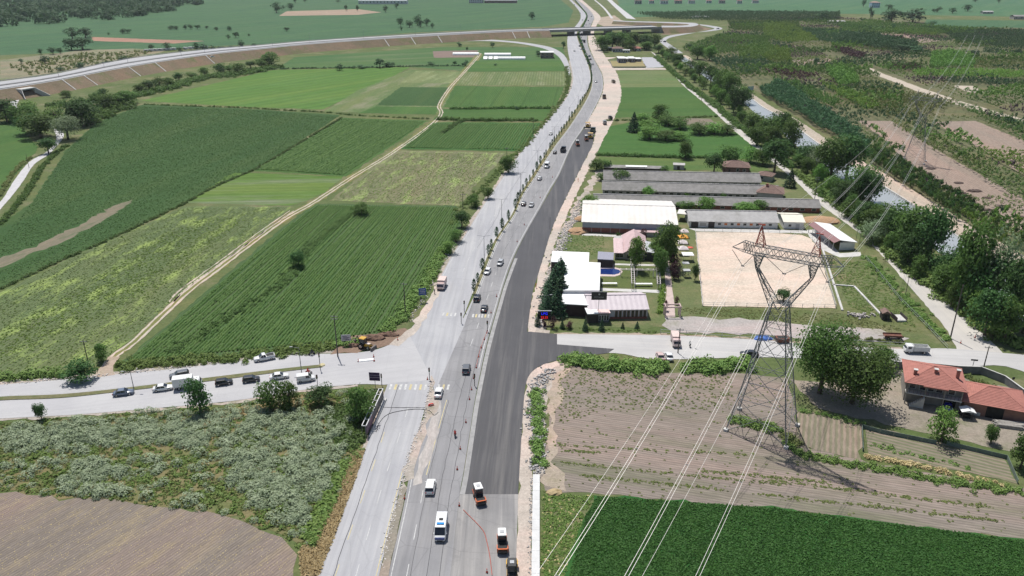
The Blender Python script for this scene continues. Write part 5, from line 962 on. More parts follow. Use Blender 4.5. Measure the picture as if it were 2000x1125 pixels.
# flat-roofed white hall
def flat(name, label, px, h, wall, roof, cat='building', over=.25):
    P = [G(x, y, h) for x, y in px]; c = sum(P, Vector()) / len(P); o = thing(name, label, cat, (c.x, c.y, 0)); Q = [p - c for p in P]; n = len(Q)
    MB().add([(q.x * .985, q.y * .985, 0) for q in Q] + [(q.x * .985, q.y * .985, h - .2) for q in Q], [(i, (i + 1) % n, n + (i + 1) % n, n + i) for i in range(n)]).build('wall', wall, o)
    MB().add([(q.x, q.y, h - .2) for q in Q] + [(q.x, q.y, h) for q in Q], [tuple(range(n - 1, -1, -1)), tuple(range(n, 2 * n))] + [(i, (i + 1) % n, n + (i + 1) % n, n + i) for i in range(n)]).build('roof', roof, o)
    return o
flat('event_hall', 'rear wing of the white-roofed hall by the highway', [(1076, 511), (1104, 512), (1104, 509), (1150, 511.5), (1151, 493), (1079, 490)], 4.6, darkw, bright)
hh = flat('event_hall', 'main white flat-roofed hall behind the conifer screen', [(1100, 567), (1171, 567), (1173, 513), (1104, 509.5)], 4.8, whitew, bright)
o = flat('pavilion', 'white-roofed open pavilion in front of the main hall', [(1096, 593), (1149, 596), (1150, 570.5), (1099, 568)], 3.8, M('dark_open_wall', (.05, .028, .025), .9), bright)
r, L = bld('restaurant_house', 'long house with lavender sheet roof and tall paired windows', (1150, 624), (1264, 622), 'house'); h = rise(G(1200, 622), 603); D = solveD((1200, 622), 576, lambda D: h + .32 * D / 2); gable(r, L, D, h, h + .32 * D / 2, M('lilac_wall', (.50, .48, .52), .8, .05, .5), lav, .4, .7, .05)
for f in (.50, .64, .78, .92):
    for s in (-.55, .55): win(r, L * f + s, h * .5, .6, 1.9, frame=M('rust_frame', (.22, .08, .05), .7), mat=glassm())
MB().bb(L * .36, L * .995, -.09, 0, 0, .7).build('plinth', brick, r)
r, L = bld('entrance_kiosk', 'two small flat-roofed kiosks joined in front of the lavender house', (1146, 632), (1191, 630), 'kiosk'); h = 2.9
MB().bb(.2, L * .48, .2, 3.4, 0, h).build('wall', darkw, r); MB().bb(L * .52, L - .2, .2, 3.4, 0, h).build('wall', M('glazed_grey', (.12, .12, .13), .4), r); MB().bb(0, L * .49, -.3, 3.8, h, h + .22).build('roof', bright, r); MB().bb(L * .51, L, -.3, 3.8, h, h + .22).build('roof', M('pale_pink_sheet', (.68, .5, .46), .6), r)
for i in range(4): win(r, L * (.57 + i * .11), 1.5, .55, 1.5, .14)
# clubhouse: gable towards the camera
r, L = bld('clubhouse', 'clubhouse with faded red gable roof and grey side roof', (1201, 506), (1263, 508), 'house'); h = rise(G(1230, 507), 492); D = 17
wallbox(r, 0, L * .3, .5, D, h - .3, plaster); MB().add([(L * .3, 0, 0), (L, 0, 0), (L, D, 0), (L * .3, D, 0), (L * .3, 0, h), (L, 0, h), (L, D, h), (L * .3, D, h), (L * .65, 0, h + 2.1), (L * .65, D, h + 2.1)], [(0, 1, 5, 8, 4), (2, 3, 7, 9, 6), (1, 2, 6, 5), (3, 0, 4, 7)]).build('wall', M('tan_wall', (.33, .30, .26), .9), r)
mb = MB()
for x0, x1 in ((L * .3 - .5, L * .65), (L + .5, L * .65)):
    z0 = h - .35; mb.add([(x0, -.6, z0), (x1, -.6, h + 2.15), (x1, D + .6, h + 2.15), (x0, D + .6, z0), (x0, -.6, z0 + .14), (x1, -.6, h + 2.29), (x1, D + .6, h + 2.29), (x0, D + .6, z0 + .14)], [(0, 1, 2, 3), (7, 6, 5, 4), (0, 4, 5, 1), (2, 6, 7, 3), (0, 3, 7, 4)])
mb.build('roof', pinkroof, r); mb = MB(); corrug(mb, -.5, L * .3 - .55, -.4, h - .4, D * .6, h + 1.2, .7, .04); mb.build('side_roof', M('striped_pink_sheet', (.56, .42, .42), .6, .2, 3), r)
for f in (.08, .2): win(r, L * f, h * .5, 1.2, 1.6, .42)
for f in (.42, .65, .88): win(r, L * f, h * .45, 1.3, 1.5)
flat('canopy', 'grey-roofed open terrace beside the clubhouse', [(1260, 491), (1278, 494), (1281, 475), (1260, 470)], 3.2, M('shade_net', (.03, .035, .035), .9), greysheet)
flat('canopy', 'blue-grey ribbed poolside canopy roof', [(1167, 506), (1198, 507.5), (1199, 493), (1168, 491)], 2.8, darkw, M('blue_grey_sheet', (.26, .26, .32), .7, .25, 4))
# pool, paths, pergola, trellis
pool = W([(1173, 536), (1200, 537), (1209, 534.5), (1212, 531), (1209, 527.5), (1200, 525.5), (1173, 525)]); rim = W([(1170, 540), (1201, 540.5), (1212, 537), (1216, 531), (1212, 525.5), (1201, 522.5), (1170, 522)])
sheet('pool_deck', rim, .1, M('pool_rim', (.52, .42, .40), .8)); wm = nodes('pool_water'); wm[2].inputs['Base Color'].default_value = (.012, .03, .14, 1); wm[2].inputs['Roughness'].default_value = .1
wm[1].links.new(nd(wm[1], 'ShaderNodeBump', {'Strength': .1, 'Height': noise(wm[1], nd(wm[1], 'ShaderNodeNewGeometry').outputs['Position'], 2.0)}).outputs[0], wm[2].inputs['Normal']); sheet('pool_water', pool, .115, wm[0])
pav = M('pinkish_paving', (.46, .37, .34), .9, .12, .8, world_=True)
rag('path', [(1295, 500), (1305, 500), (1310, 540), (1317, 600), (1320, 620), (1300, 620), (1301, 560)], .07, pav, jit=.1); rag('path', [(1173, 563), (1298, 567), (1300, 573), (1173, 568)], .072, concrete, jit=.05); rag('path', [(1173, 517), (1200, 517), (1200, 522), (1173, 522)], .075, pav, jit=.05); rag('path', [(1200, 515), (1285, 517), (1285, 520), (1200, 518)], .071, concrete, jit=.1); rag('path', [(1137, 456), (1225, 460), (1225, 464), (1137, 460)], .071, concrete, jit=.1)
rag('lawn', [(1175, 522), (1283, 522), (1285, 563), (1175, 562)], .06, fieldm('lawn_grass', (.09, .125, .04), (.12, .15, .05), fine=2, stretch=1, patch=((.16, .15, .08), .5, .15)), jit=.1)
def pergola(label, a, b, z=2.4, w=.9):
    A, B = G(*a), G(*b); d = B - A; t = thing('pergola', label, 'pergola', (A.x, A.y, 0), math.atan2(d.y, d.x), 'white garden pergolas'); L = d.length; pw = M('white_timber', (.68, .62, .6), .7)
    for s in (-w / 2, w / 2): MB().bb(-.2, L + .2, s - .07, s + .07, z, z + .16).build('beam', pw, t)
    n = max(3, int(L / 1.6))
    for i in range(n + 1): MB().bb(i * L / n - .05, i * L / n + .05, -w / 2 - .2, w / 2 + .2, z + .165, z + .27).build('slat', pw, t)
    for i in range(0, n + 1, 3):
        for s in (-w / 2, w / 2): MB().bb(i * L / n - .06, i * L / n + .06, s - .06, s + .06, 0, z).build('post', pw, t)
pergola('white pergola running away from the path, left of the two', (1236, 568), (1234, 521)); pergola('white pergola running away from the path, right of the two', (1286, 569), (1283, 521)); pergola('white cross pergola from the pool to the far pergola', (1212, 540), (1286, 541))
for i, (x, y, w) in enumerate([(1190, 558, 2.4), (1256, 559, 2.8)]):
    p = G(x, y); t = thing('garden_table', ['short', 'long'][i] + ' white garden table on the lawn below the pergolas', 'table', (p.x, p.y, .06)); MB().bb(-w, w, -.5, .5, .75, .85).build('table_top', bright, t)
    for s in (-w + .3, w - .3): MB().bb(s - .06, s + .06, -.4, .4, 0, .75).build('leg', bright, t)
# party tents
def tent(x, y, w, label, mat, flat_=False):
    p = G(x, y); t = thing('gazebo_tent', label, 'gazebo', (p.x, p.y, 0), random.uniform(-.05, .05), 'garden gazebos'); h = 2.3
    for a in (-1, 1):
        for b in (-1, 1): MB().bb(a * w - .04, a * w + .04, b * w * .9 - .04, b * w * .9 + .04, 0, h).build('leg', steel, t)
    if flat_: MB().bb(-w * 1.1, w * 1.1, -w * .95, w * .95, h, h + .15).build('canopy', mat, t)
    else:
        W2 = w * 1.06; MB().add([(-W2, -W2 * .9, h), (W2, -W2 * .9, h), (W2, W2 * .9, h), (-W2, W2 * .9, h), (-W2, -W2 * .9, h - .3), (W2, -W2 * .9, h - .3), (W2, W2 * .9, h - .3), (-W2, W2 * .9, h - .3), (0, 0, h + 1.0)], [(0, 1, 8), (1, 2, 8), (2, 3, 8), (3, 0, 8), (4, 5, 1, 0), (5, 6, 2, 1), (6, 7, 3, 2), (7, 4, 0, 3)]).build('canopy', mat, t)
tw = M('tent_white', (.62, .55, .54), .8)
tent(1335, 463, 1.5, 'rearmost pale gazebo tent beside the arena', tw); tent(1333, 474, 1.6, 'orange gazebo tent beside the sand arena', M('tent_orange', (.65, .30, .05), .8)); tent(1332, 485, 1.6, 'pale gazebo tent directly below the orange one', tw); tent(1333, 497, 1.6, 'pale gazebo tent below two others beside the arena', tw); tent(1342, 509, 1.7, 'flat white awning nearest of the arena-side shelters', bright, True)
tent(1340, 541, 1.0, 'small grey flat shelter by the arena corner tree', greysheet, True); tent(1338, 527, 1.0, 'small grey shelter under the flat white awning', greysheet, True)
p = G(1348, 484); o = MB().dome((p.x, p.y, .05), 1.2, .9, .35, 12, 3).build('play_mat', M('red_plastic', (.6, .1, .06), .5)); tag(o, 'small red plastic mat on the grass by the gazebos', 'mat')
# sand arena
sand = fieldm('arena_sand', (.56, .475, .39), (.62, .53, .44), fine=1.2, stretch=1, patch=((.47, .39, .31), .7, .10), bump=.5)
AR = [(1358, 453), (1500, 454), (1566, 459), (1586, 468), (1598, 485), (1632, 602), (1372, 598)]
sheet('sand_arena', ragged(W(AR), 2, .15), .07, sand)
fw = M('fence_white', (.60, .58, .55), .7)
def fence(label, px, h, rails, mat, post=2.5, closed=False, name='rail_fence', group=None):
    c = W(px); c = c + [c[0]] if closed else c; t = thing(name, label, 'fence', (c[0].x, c[0].y, 0), 0, group); o0 = Vector((c[0].x, c[0].y, 0))
    for a, b in zip(c[:-1], c[1:]):
        L = (b - a).length; n = max(1, int(L / post))
        for z in rails: MB().tube(a - o0 + Vector((0, 0, z)), b - o0 + Vector((0, 0, z)), .05, n=4).build('rail', mat, t)
        for i in range(n): q = a.lerp(b, i / n) - o0; MB().bb(q.x - .05, q.x + .05, q.y - .05, q.y + .05, 0, h).build('post', mat, t)
fence('white rail fence round the sand arena', AR, 1.3, (.6, 1.2), fw, 3, True)
fence('wire fence along the side road below the gravel lot', [(1290, 652), (1340, 654), (1480, 662), (1640, 672), (1770, 678)], 1.4, (.5, 1.3), steel, 4, False, 'wire_fence')
fence('low fence between rough grass and canal road', [(1690, 505), (1760, 590), (1810, 640), (1850, 682)], 1.2, (.5, 1.1), steel, 5, False, 'wire_fence')
fence('post fence along the canal bank track', [(1715, 362), (1790, 408), (1868, 460), (1960, 530)], 1.1, (.5, 1.0), M('weathered_post', (.3, .27, .23), .9), 2.2, False, 'post_fence')
# arena side concrete border, gate
for i, (a, b) in enumerate([((1604, 480), (1645, 607)), ((1625, 557), (1668, 560)), ((1668, 560), (1725, 620))]):
    A, B = G(*a), G(*b); d = B - A; t = thing('low_wall', ['pale concrete edging right of the arena fence', 'short pale edging strip right of the arena', 'pale diagonal edging strip in the rough grass'][i], 'wall', (A.x, A.y, 0), math.atan2(d.y, d.x))
    n = int(d.length / 4) + 1
    for k in range(n): MB().bb(k * d.length / n + .02, (k + 1) * d.length / n - .02, -.3, .3, 0, .35).build('edging_block', concrete, t)
p = G(1312, 617); t = thing('entrance_gate', 'square timber-framed entrance portal at the street end of the path', 'gate', (p.x, p.y, 0)); gm_ = M('portal_pink', (.50, .38, .36), .8)
for x in (-2.1, 2.1):
    for y in (-1.0, 1.0): MB().bb(x - .16, x + .16, y - .16, y + .16, 0, 3.0).build('post', gm_, t)
for y in (-1, 1): MB().bb(-2.5, 2.5, y - .15, y + .15, 3.0, 3.3).build('beam', gm_, t)
for x in (-2.1, 2.1): MB().bb(x - .14, x + .14, -1.2, 1.2, 3.305, 3.55).build('cross_beam', gm_, t)
# rubbish heap, shed by the canal road, trailer bed
o = MB(); p = G(1680, 617)
for k in range(60): o.box(p.x + random.gauss(0, 1.6), p.y + random.gauss(0, .8), random.uniform(.1, .5), random.uniform(.3, .8), random.uniform(.2, .6), random.uniform(.2, .5), random.uniform(0, 3))
tag(o.build('rubble_heap', M('rubble', (.38, .35, .33), .95, .3, 2)), 'heap of broken rubble below the rough grass', 'rubble')
r, L = bld('kennel', 'small dark wooden kennel hut at the lot corner', (1722, 625), (1737, 626), 'hut'); wallbox(r, 0, L, 0, 2.5, 2.0, darkw); MB().add([(-.2, -.2, 2.0), (L + .2, -.2, 2.0), (L + .2, 2.7, 2.0), (-.2, 2.7, 2.0), (L / 2, -.2, 2.8), (L / 2, 2.7, 2.8)], [(0, 1, 4), (2, 3, 5), (1, 2, 5, 4), (3, 0, 4, 5)]).build('roof', browntile, r); MB().bb(L * .3, L * .6, -.05, .02, 0, 1.5).build('door', M('black_opening', (.01, .01, .01)), r)
r, L = bld('cattle_grid', 'grey ramp between dark side panels beside the kennel', (1752, 629), (1770, 629), 'ramp'); MB().bb(0, L, 0, 4, 0, .5).build('bed', concrete, r); MB().bb(-.15, 0, 0, 4.2, 0, 1.3).build('side_panel', darkw, r); MB().bb(L, L + .15, 0, 4.2, 0, 1.3).build('side_panel', darkw, r)
# farmhouse
r, L = bld('farmhouse', 'two-storey farmhouse with red tiled hip roof and chimneys', (1764, 787), (1873, 806), 'house'); h = 5.6; D = 10.5
pl = M('farmhouse_plaster', (.27, .25, .225), .95, .15, .8, dirt=((.16, .14, .12), .6)); wallbox(r, 0, L, 1.5, D, h, pl); rf = hip(r, L, D + .2, h + .02, h + 2.3, .7, redtile, 14)
MB().bb(L * .28, L * .72, -1.0, 1.45, h - .25, h + .02).build('porch_roof', redtile, r); MB().bb(0, L, -.3, 1.48, 2.75, 3.0).build('balcony_slab', concrete, r)
for i in range(16): MB().bb(i * L / 15 - .03, i * L / 15 + .03, -.28, -.22, 3.0, 3.9).build('railing_bar', darkw, r)
for f in (.02, .34, .68, .98): MB().bb(L * f - .12, L * f + .12, -.25, 0, 0, h - .1).build('column', pl, r)
for f in (.12, .3, .45, .6, .82): win(r, L * f, 4.1, 1.2, 1.3, 1.42)
for i in range(8): MB().bb(L * .1 + i * .35, L * .1 + i * .35 + .36, -1.2, -.32, 0, .35 + i * .33).build('stair_step', concrete, r)
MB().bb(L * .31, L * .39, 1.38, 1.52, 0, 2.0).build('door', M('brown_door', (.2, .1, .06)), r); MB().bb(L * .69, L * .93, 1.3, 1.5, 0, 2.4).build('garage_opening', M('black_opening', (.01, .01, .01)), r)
for x, y in ((.13, .25), (.5, .35), (.9, .42)):
    z = h + 2.3 * (1 - abs(y * D - D / 2) / (D / 2)) * .9; c_ = MB().bb(L * x - .35, L * x + .35, D * y - .35, D * y + .35, h, z + 1.0).build('chimney', redtile, rf); MB().bb(L * x - .45, L * x + .45, D * y - .45, D * y + .45, z + 1.0, z + 1.12).build('chimney_cap', concrete, rf)
a = G(1852, 801); t = thing('parked_car', 'blue car nose parked inside the farmhouse garage', 'car', (a.x, a.y + .4, 0), r.rotation_euler.z)
MB().loft([[(-.8, -1.5, .35), (.8, -1.5, .35), (.85, 1.5, .35), (-.85, 1.5, .35)], [(-.82, -1.45, .8), (.82, -1.45, .8), (.88, 1.5, .9), (-.88, 1.5, .9)], [(-.65, -.4, 1.4), (.65, -.4, 1.4), (.65, 1.4, 1.45), (-.65, 1.4, 1.45)]]).build('body', paint('car_blue_bright', (.02, .04, .45)), t)
MB().add([(-.7, -1.2, .95), (.7, -1.2, .95), (.6, -.5, 1.38), (-.6, -.5, 1.38)], [(0, 1, 2, 3)]).build('windscreen', glassm(), t)
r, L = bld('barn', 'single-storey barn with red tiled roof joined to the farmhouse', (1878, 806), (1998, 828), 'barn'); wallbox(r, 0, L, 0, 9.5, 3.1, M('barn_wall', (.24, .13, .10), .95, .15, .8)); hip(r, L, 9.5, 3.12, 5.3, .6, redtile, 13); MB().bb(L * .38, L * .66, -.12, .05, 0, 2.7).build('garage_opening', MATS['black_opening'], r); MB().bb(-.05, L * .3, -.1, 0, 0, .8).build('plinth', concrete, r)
p = G(1886, 815); t = thing('well_shelter', 'small shelter with white gable roof beside the barn', 'shelter', (p.x, p.y, 0), -.2)
for a in (-1, 1):
    for b in (-.8, .8): MB().bb(a - .07, a + .07, b - .07, b + .07, 0, 1.9).build('post', darkw, t)
MB().add([(-1.5, -1.2, 1.9), (1.5, -1.2, 1.9), (1.5, 1.2, 1.9), (-1.5, 1.2, 1.9), (0, -1.2, 2.4), (0, 1.2, 2.4)], [(0, 4, 5, 3), (4, 1, 2, 5), (0, 1, 4), (2, 3, 5), (3, 2, 1, 0)]).build('roof', bright, t); MB().bb(-.8, .8, -.6, .6, 0, .9).build('bin', M('black_plastic', (.02, .02, .02)), t)
p = G(1972, 832); t = thing('timber_stack', 'stack of grey timber planks beside the barn', 'timber', (p.x, p.y, 0), -.28)
for k in range(34): MB().box(random.gauss(0, .5), (k % 9) * .32 - 1.3, .15 + (k // 9) * .2, random.uniform(4.5, 6.5), .22, .14, random.gauss(0, .05)).build('plank', M('grey_timber', (.34, .32, .29), .95, .25, 2), t)
# concrete compound wall, green fence panels
def wallrun(name, label, px, h, th, mat, panel=3.0, cat='wall', cap=None):
    c = W(px); t = thing(name, label, cat, (c[0].x, c[0].y, 0))
    for a, b in zip(c[:-1], c[1:]):
        d = b - a; n = max(1, round(d.length / panel)); an = math.atan2(d.y, d.x)
        for k in range(n):
            m = a.lerp(b, (k + .5) / n) - c[0]; MB().box(m.x, m.y, h / 2, d.length / n - .03, th, h + random.uniform(-.01, .01), an).build('panel', mat, t)
            if cap: MB().box(m.x, m.y, h + .06, d.length / n, th + .1, .1, an).build('coping', cap, t)
wallrun('compound_wall', 'grey concrete wall curving round behind the farmhouse', [(1748, 720), (1790, 720), (1866, 728), (1914, 730), (1960, 748), (2010, 785)], 1.9, .22, M('dark_concrete', (.20, .20, .20), .95, .2, .8), 4, cap=concrete)
gfm = M('green_panel', (.13, .17, .14), .8, .15, .8)
wallrun('panel_fence', 'grey-green panel fence above the vegetable bed', [(1682, 836), (1718, 846), (1828, 868)], 1.0, .08, gfm, 2.5, 'fence'); wallrun('panel_fence', 'grey-green panel fence at the right of the vegetable bed', [(1848, 869), (1966, 897), (1987, 945)], 1.0, .08, gfm, 2.5, 'fence'); wallrun('panel_fence', 'short grey-green fence between seed bed and vegetable bed', [(1683, 836), (1685, 882)], .9, .08, gfm, 2.5, 'fence')
# drain slab along the gravel shoulder
c = W([(1047.5, 931), (1047, 980), (1046.5, 1040), (1046, 1125), (1043, 1230)]); t = thing('concrete_drain', 'pale concrete drain slabs beside the gravel shoulder at the bottom', 'drain', (c[0].x, c[0].y, 0))
for a, b in zip(c[:-1], c[1:]):
    d = b - a; n = max(1, round(d.length / 2.5))
    for k in range(n): m = a.lerp(b, (k + .5) / n) - c[0]; MB().box(m.x, m.y, .3, d.length / n - .03, 1.35, .6 + random.uniform(-.01, .01), math.atan2(d.y, d.x)).build('slab', M('new_concrete', (.56, .56, .55), .85, .08, .8), t)
# far buildings
def house(label, x0, x1, y, yt, D, wall, roof, style='hip', nw=3, name='far_house', cat='house', floors=1):
    r, L = bld(name, label, (x0, y), (x1, y), cat); h = max(2.4, rise(G(x0, y), yt)); wallbox(r, 0, L, 0, D, h, wall)
    if style == 'hip': hip(r, L, min(D, L * .95), h + .02, h + 1.8, .5, roof, 5)
    elif style == 'flat': wallbox(r, -.4, L + .4, -.4, D + .4, h + .35, roof, 'roof', h + .01)
    else: mb = MB(); s = .3; corrug(mb, -.4, L + .4, -.4, h, D / 2, h + D * .15); corrug(mb, -.4, L + .4, D + .4, h, D / 2, h + D * .15); mb.build('roof', roof, r)
    for f in range(floors):
        for i in range(nw): win(r, (i + .5) * L / nw, (f + .55) * h / floors, min(1.5, L / nw * .5), h / floors * .42)
    MB().bb(L * .02, L * .02 + 1, -.08, .04, 0, min(2.1, h * .8)).build('door', darkw, r); return r
house('unfinished two-storey house at the slip road bend', 1056, 1081, 114, 103, 12, M('raw_block', (.25, .19, .17), .95), whitew, 'flat', 3, floors=2)
house('blue-grey house with brown tile roof under the flyover trees', 1197, 1217, 102, 95, 10, M('bluegrey_wall', (.3, .33, .38)), browntile, 'hip', 4)
house('white-roofed shed left of the brown-roofed far house', 1186, 1198, 98, 94, 8, darkw, bright, 'flat', 2)
house('reddish far cottage at the end of the canal road', 1240, 1252, 100, 94.5, 8, plaster, redtile, 'hip', 2); house('dark far cottage beside the reddish one', 1236, 1246, 98, 93, 7, darkw, browntile, 'hip', 2); house('long pale van-like cabin below the far cottages', 1217, 1230, 103, 100.5, 4, whitew, bright, 'flat', 3)
house('left wing of the modern grey clinic with white flat roof', 1208, 1222, 123, 114.5, 14, M('slate_wall', (.22, .21, .25), .8), bright, 'flat', 3); house('right wing of the modern grey clinic with white flat roof', 1229.5, 1240, 122, 114.5, 14, MATS['slate_wall'], bright, 'flat', 2); house('white central entrance of the modern grey clinic', 1222, 1229.5, 121, 115, 12, whitew, bright, 'flat', 2); house('low annex right of the modern grey clinic', 1240, 1252, 120.5, 117, 10, MATS['slate_wall'], bright, 'flat', 2)
rag('lawn', [(1190, 119), (1255, 119), (1262, 131), (1195, 131)], .05, fieldm('dry_lawn', (.25, .23, .11), (.28, .25, .13))); rag('parking_lot', [(1252, 112), (1275, 112), (1300, 131), (1262, 133)], .05, M('far_tarmac', (.36, .36, .38), .9)); rag('path', [(1176, 112), (1206, 112), (1185, 117), (1192, 133), (1300, 133), (1302, 136), (1186, 137), (1174, 118)], .067, gravelm)
wallrun('compound_wall', 'dark low wall around the modern grey clinic', [(1190, 118), (1196, 132), (1260, 132)], .9, .25, M('dark_concrete', (.20, .20, .20)), 8)
house('long white industrial hall on the far horizon', 700, 795, 8, 1, 20, whitew, greysheet, 'gable', 14, 'factory', 'factory'); house('far apartment block with blue-white facade', 916, 944, 6, -4, 14, whitew, greysheet, 'flat', 8, 'factory', 'building', 3); house('far red brick row right of the apartment block', 946, 1010, 6, 1, 14, M('far_brick', (.28, .17, .16)), greysheet, 'flat', 10, 'factory', 'building', 2)
for i, x in enumerate((1240, 1268, 1290, 1318, 1345, 1380, 1405, 1440, 1470)): house(nth(i) + ' village house from the left on the far right horizon', x, x + random.uniform(9, 15), 6 + random.uniform(0, 2), 1, 9, whitew if i % 3 else plaster, redtile if i % 2 else browntile, 'hip', 3)
house('pale blue farm building between two trees at the top right', 1702, 1718, 15, 5, 12, M('pale_blue_wall', (.45, .55, .68)), M('rust_tile', (.4, .25, .2)), 'hip', 4, floors=2); house('low grey nursery shed among the far nursery trees', 1618, 1650, 46, 42, 9, plaster, asb2, 'gable', 4); house('grey shed at the right edge of the nursery land', 1980, 2010, 38, 32, 12, plaster, asb, 'gable', 3); house('far greyish farmhouse left of the right edge shed', 1920, 1940, 27, 23, 9, plaster, asb2, 'gable', 3)
# greenhouses
def green(label, x0, x1, y, h, D):
    r, L = bld('greenhouse', label, (x0, y), (x1, y), 'greenhouse', 'white plastic greenhouses'); n = 8; rings = []
    for x in (0, L): rings.append([(x, D / 2 - D / 2 * math.cos(PI * i / n), h * math.sin(PI * i / n)) for i in range(n + 1)])
    MB().loft(rings).build('cover', bright, r)
    for k in range(1, 8): MB().loft([[(L * k / 8 + dx, D / 2 - (D / 2 + .06) * math.cos(PI * i / n), (h + .06) * math.sin(PI * i / n)) for i in range(n + 1)] for dx in (-.08, .08)]).build('hoop', steel, r)
green('long white greenhouse tunnel left of the track end', 884, 935, 108, 2.6, 7); green('rear white greenhouse tunnel right of the track end', 946, 998, 109.5, 2.8, 7); green('near white greenhouse tunnel right of the track end', 972, 1026, 116.5, 2.6, 7)
for i, x in enumerate((944, 954, 964)): green(['left', 'middle', 'right'][i] + ' short white tunnel end beside the greenhouses', x, x + 8, 116.5, 2.4, 14)
green('white polytunnel among the far nursery rows', 1352, 1386, 34.5, 2.6, 8)
for i, x in enumerate(list(range(286, 346, 9)) + list(range(362, 412, 10))):
    p = G(x, 101.0 - (x - 286) * .055); t = thing('caravan', nth(i) + ' white caravan from the left parked behind the raised road', 'caravan', (p.x, p.y, 0), random.uniform(-.3, .3), 'caravans behind the raised road')
    MB().loft([[(-2.6, s * 1.1, .4), (2.6, s * 1.1, .4), (2.4, s * 1.1, 2.5), (-2.2, s * 1.1, 2.5)] for s in (-1, 1)]).build('body', whitew, t); MB().bb(-1.2, 1.2, -1.14, -1.1, 1.3, 1.9).build('window', glassm(), t); MB().tube((0, -1.05, .3), (0, 1.05, .3), .3, n=10).build('wheel', M('rubber', (.02, .02, .02), .9), t)
# ================================================================ vehicles (local x = forward)
rubber = M('rubber', (.02, .02, .02), .9); rimm = M('alloy_rim', (.45, .45, .46), .35, .1, 4, metal=.7); lampw = M('headlamp', (.75, .75, .72), .2); lampr = M('tail_lamp', (.45, .02, .015), .3); blackp = M('black_plastic', (.02, .02, .02), .6)
CP = dict(white=(.72, .72, .71), silver=(.42, .43, .44), grey=(.13, .135, .145), dark=(.028, .03, .034), black=(.014, .014, .016), bluegrey=(.13, .16, .22), blue=(.03, .06, .22), red=(.35, .03, .02), redwhite=(.6, .45, .42), orange=(.62, .14, .04), yellow=(.62, .36, .04))
def wheel(t, x, y, r=.32, w=.22):
    o = MB().tube((x, y - w / 2, r), (x, y + w / 2, r), r, n=12).build('wheel', rubber, t); s = 1 if y > 0 else -1
    MB().tube((x, y + s * w / 2 + s * .005, r), (x, y + s * w / 2 + s * .03, r), r * .58, n=10).build('rim', rimm, o)
def ring(x, w, zb, zt, c=.08):
    return [(x, -w + c, zb), (x, w - c, zb), (x, w, zb + c), (x, w, zt - c), (x, w - c * 1.4, zt), (x, -w + c * 1.4, zt), (x, -w, zt - c), (x, -w, zb + c)]
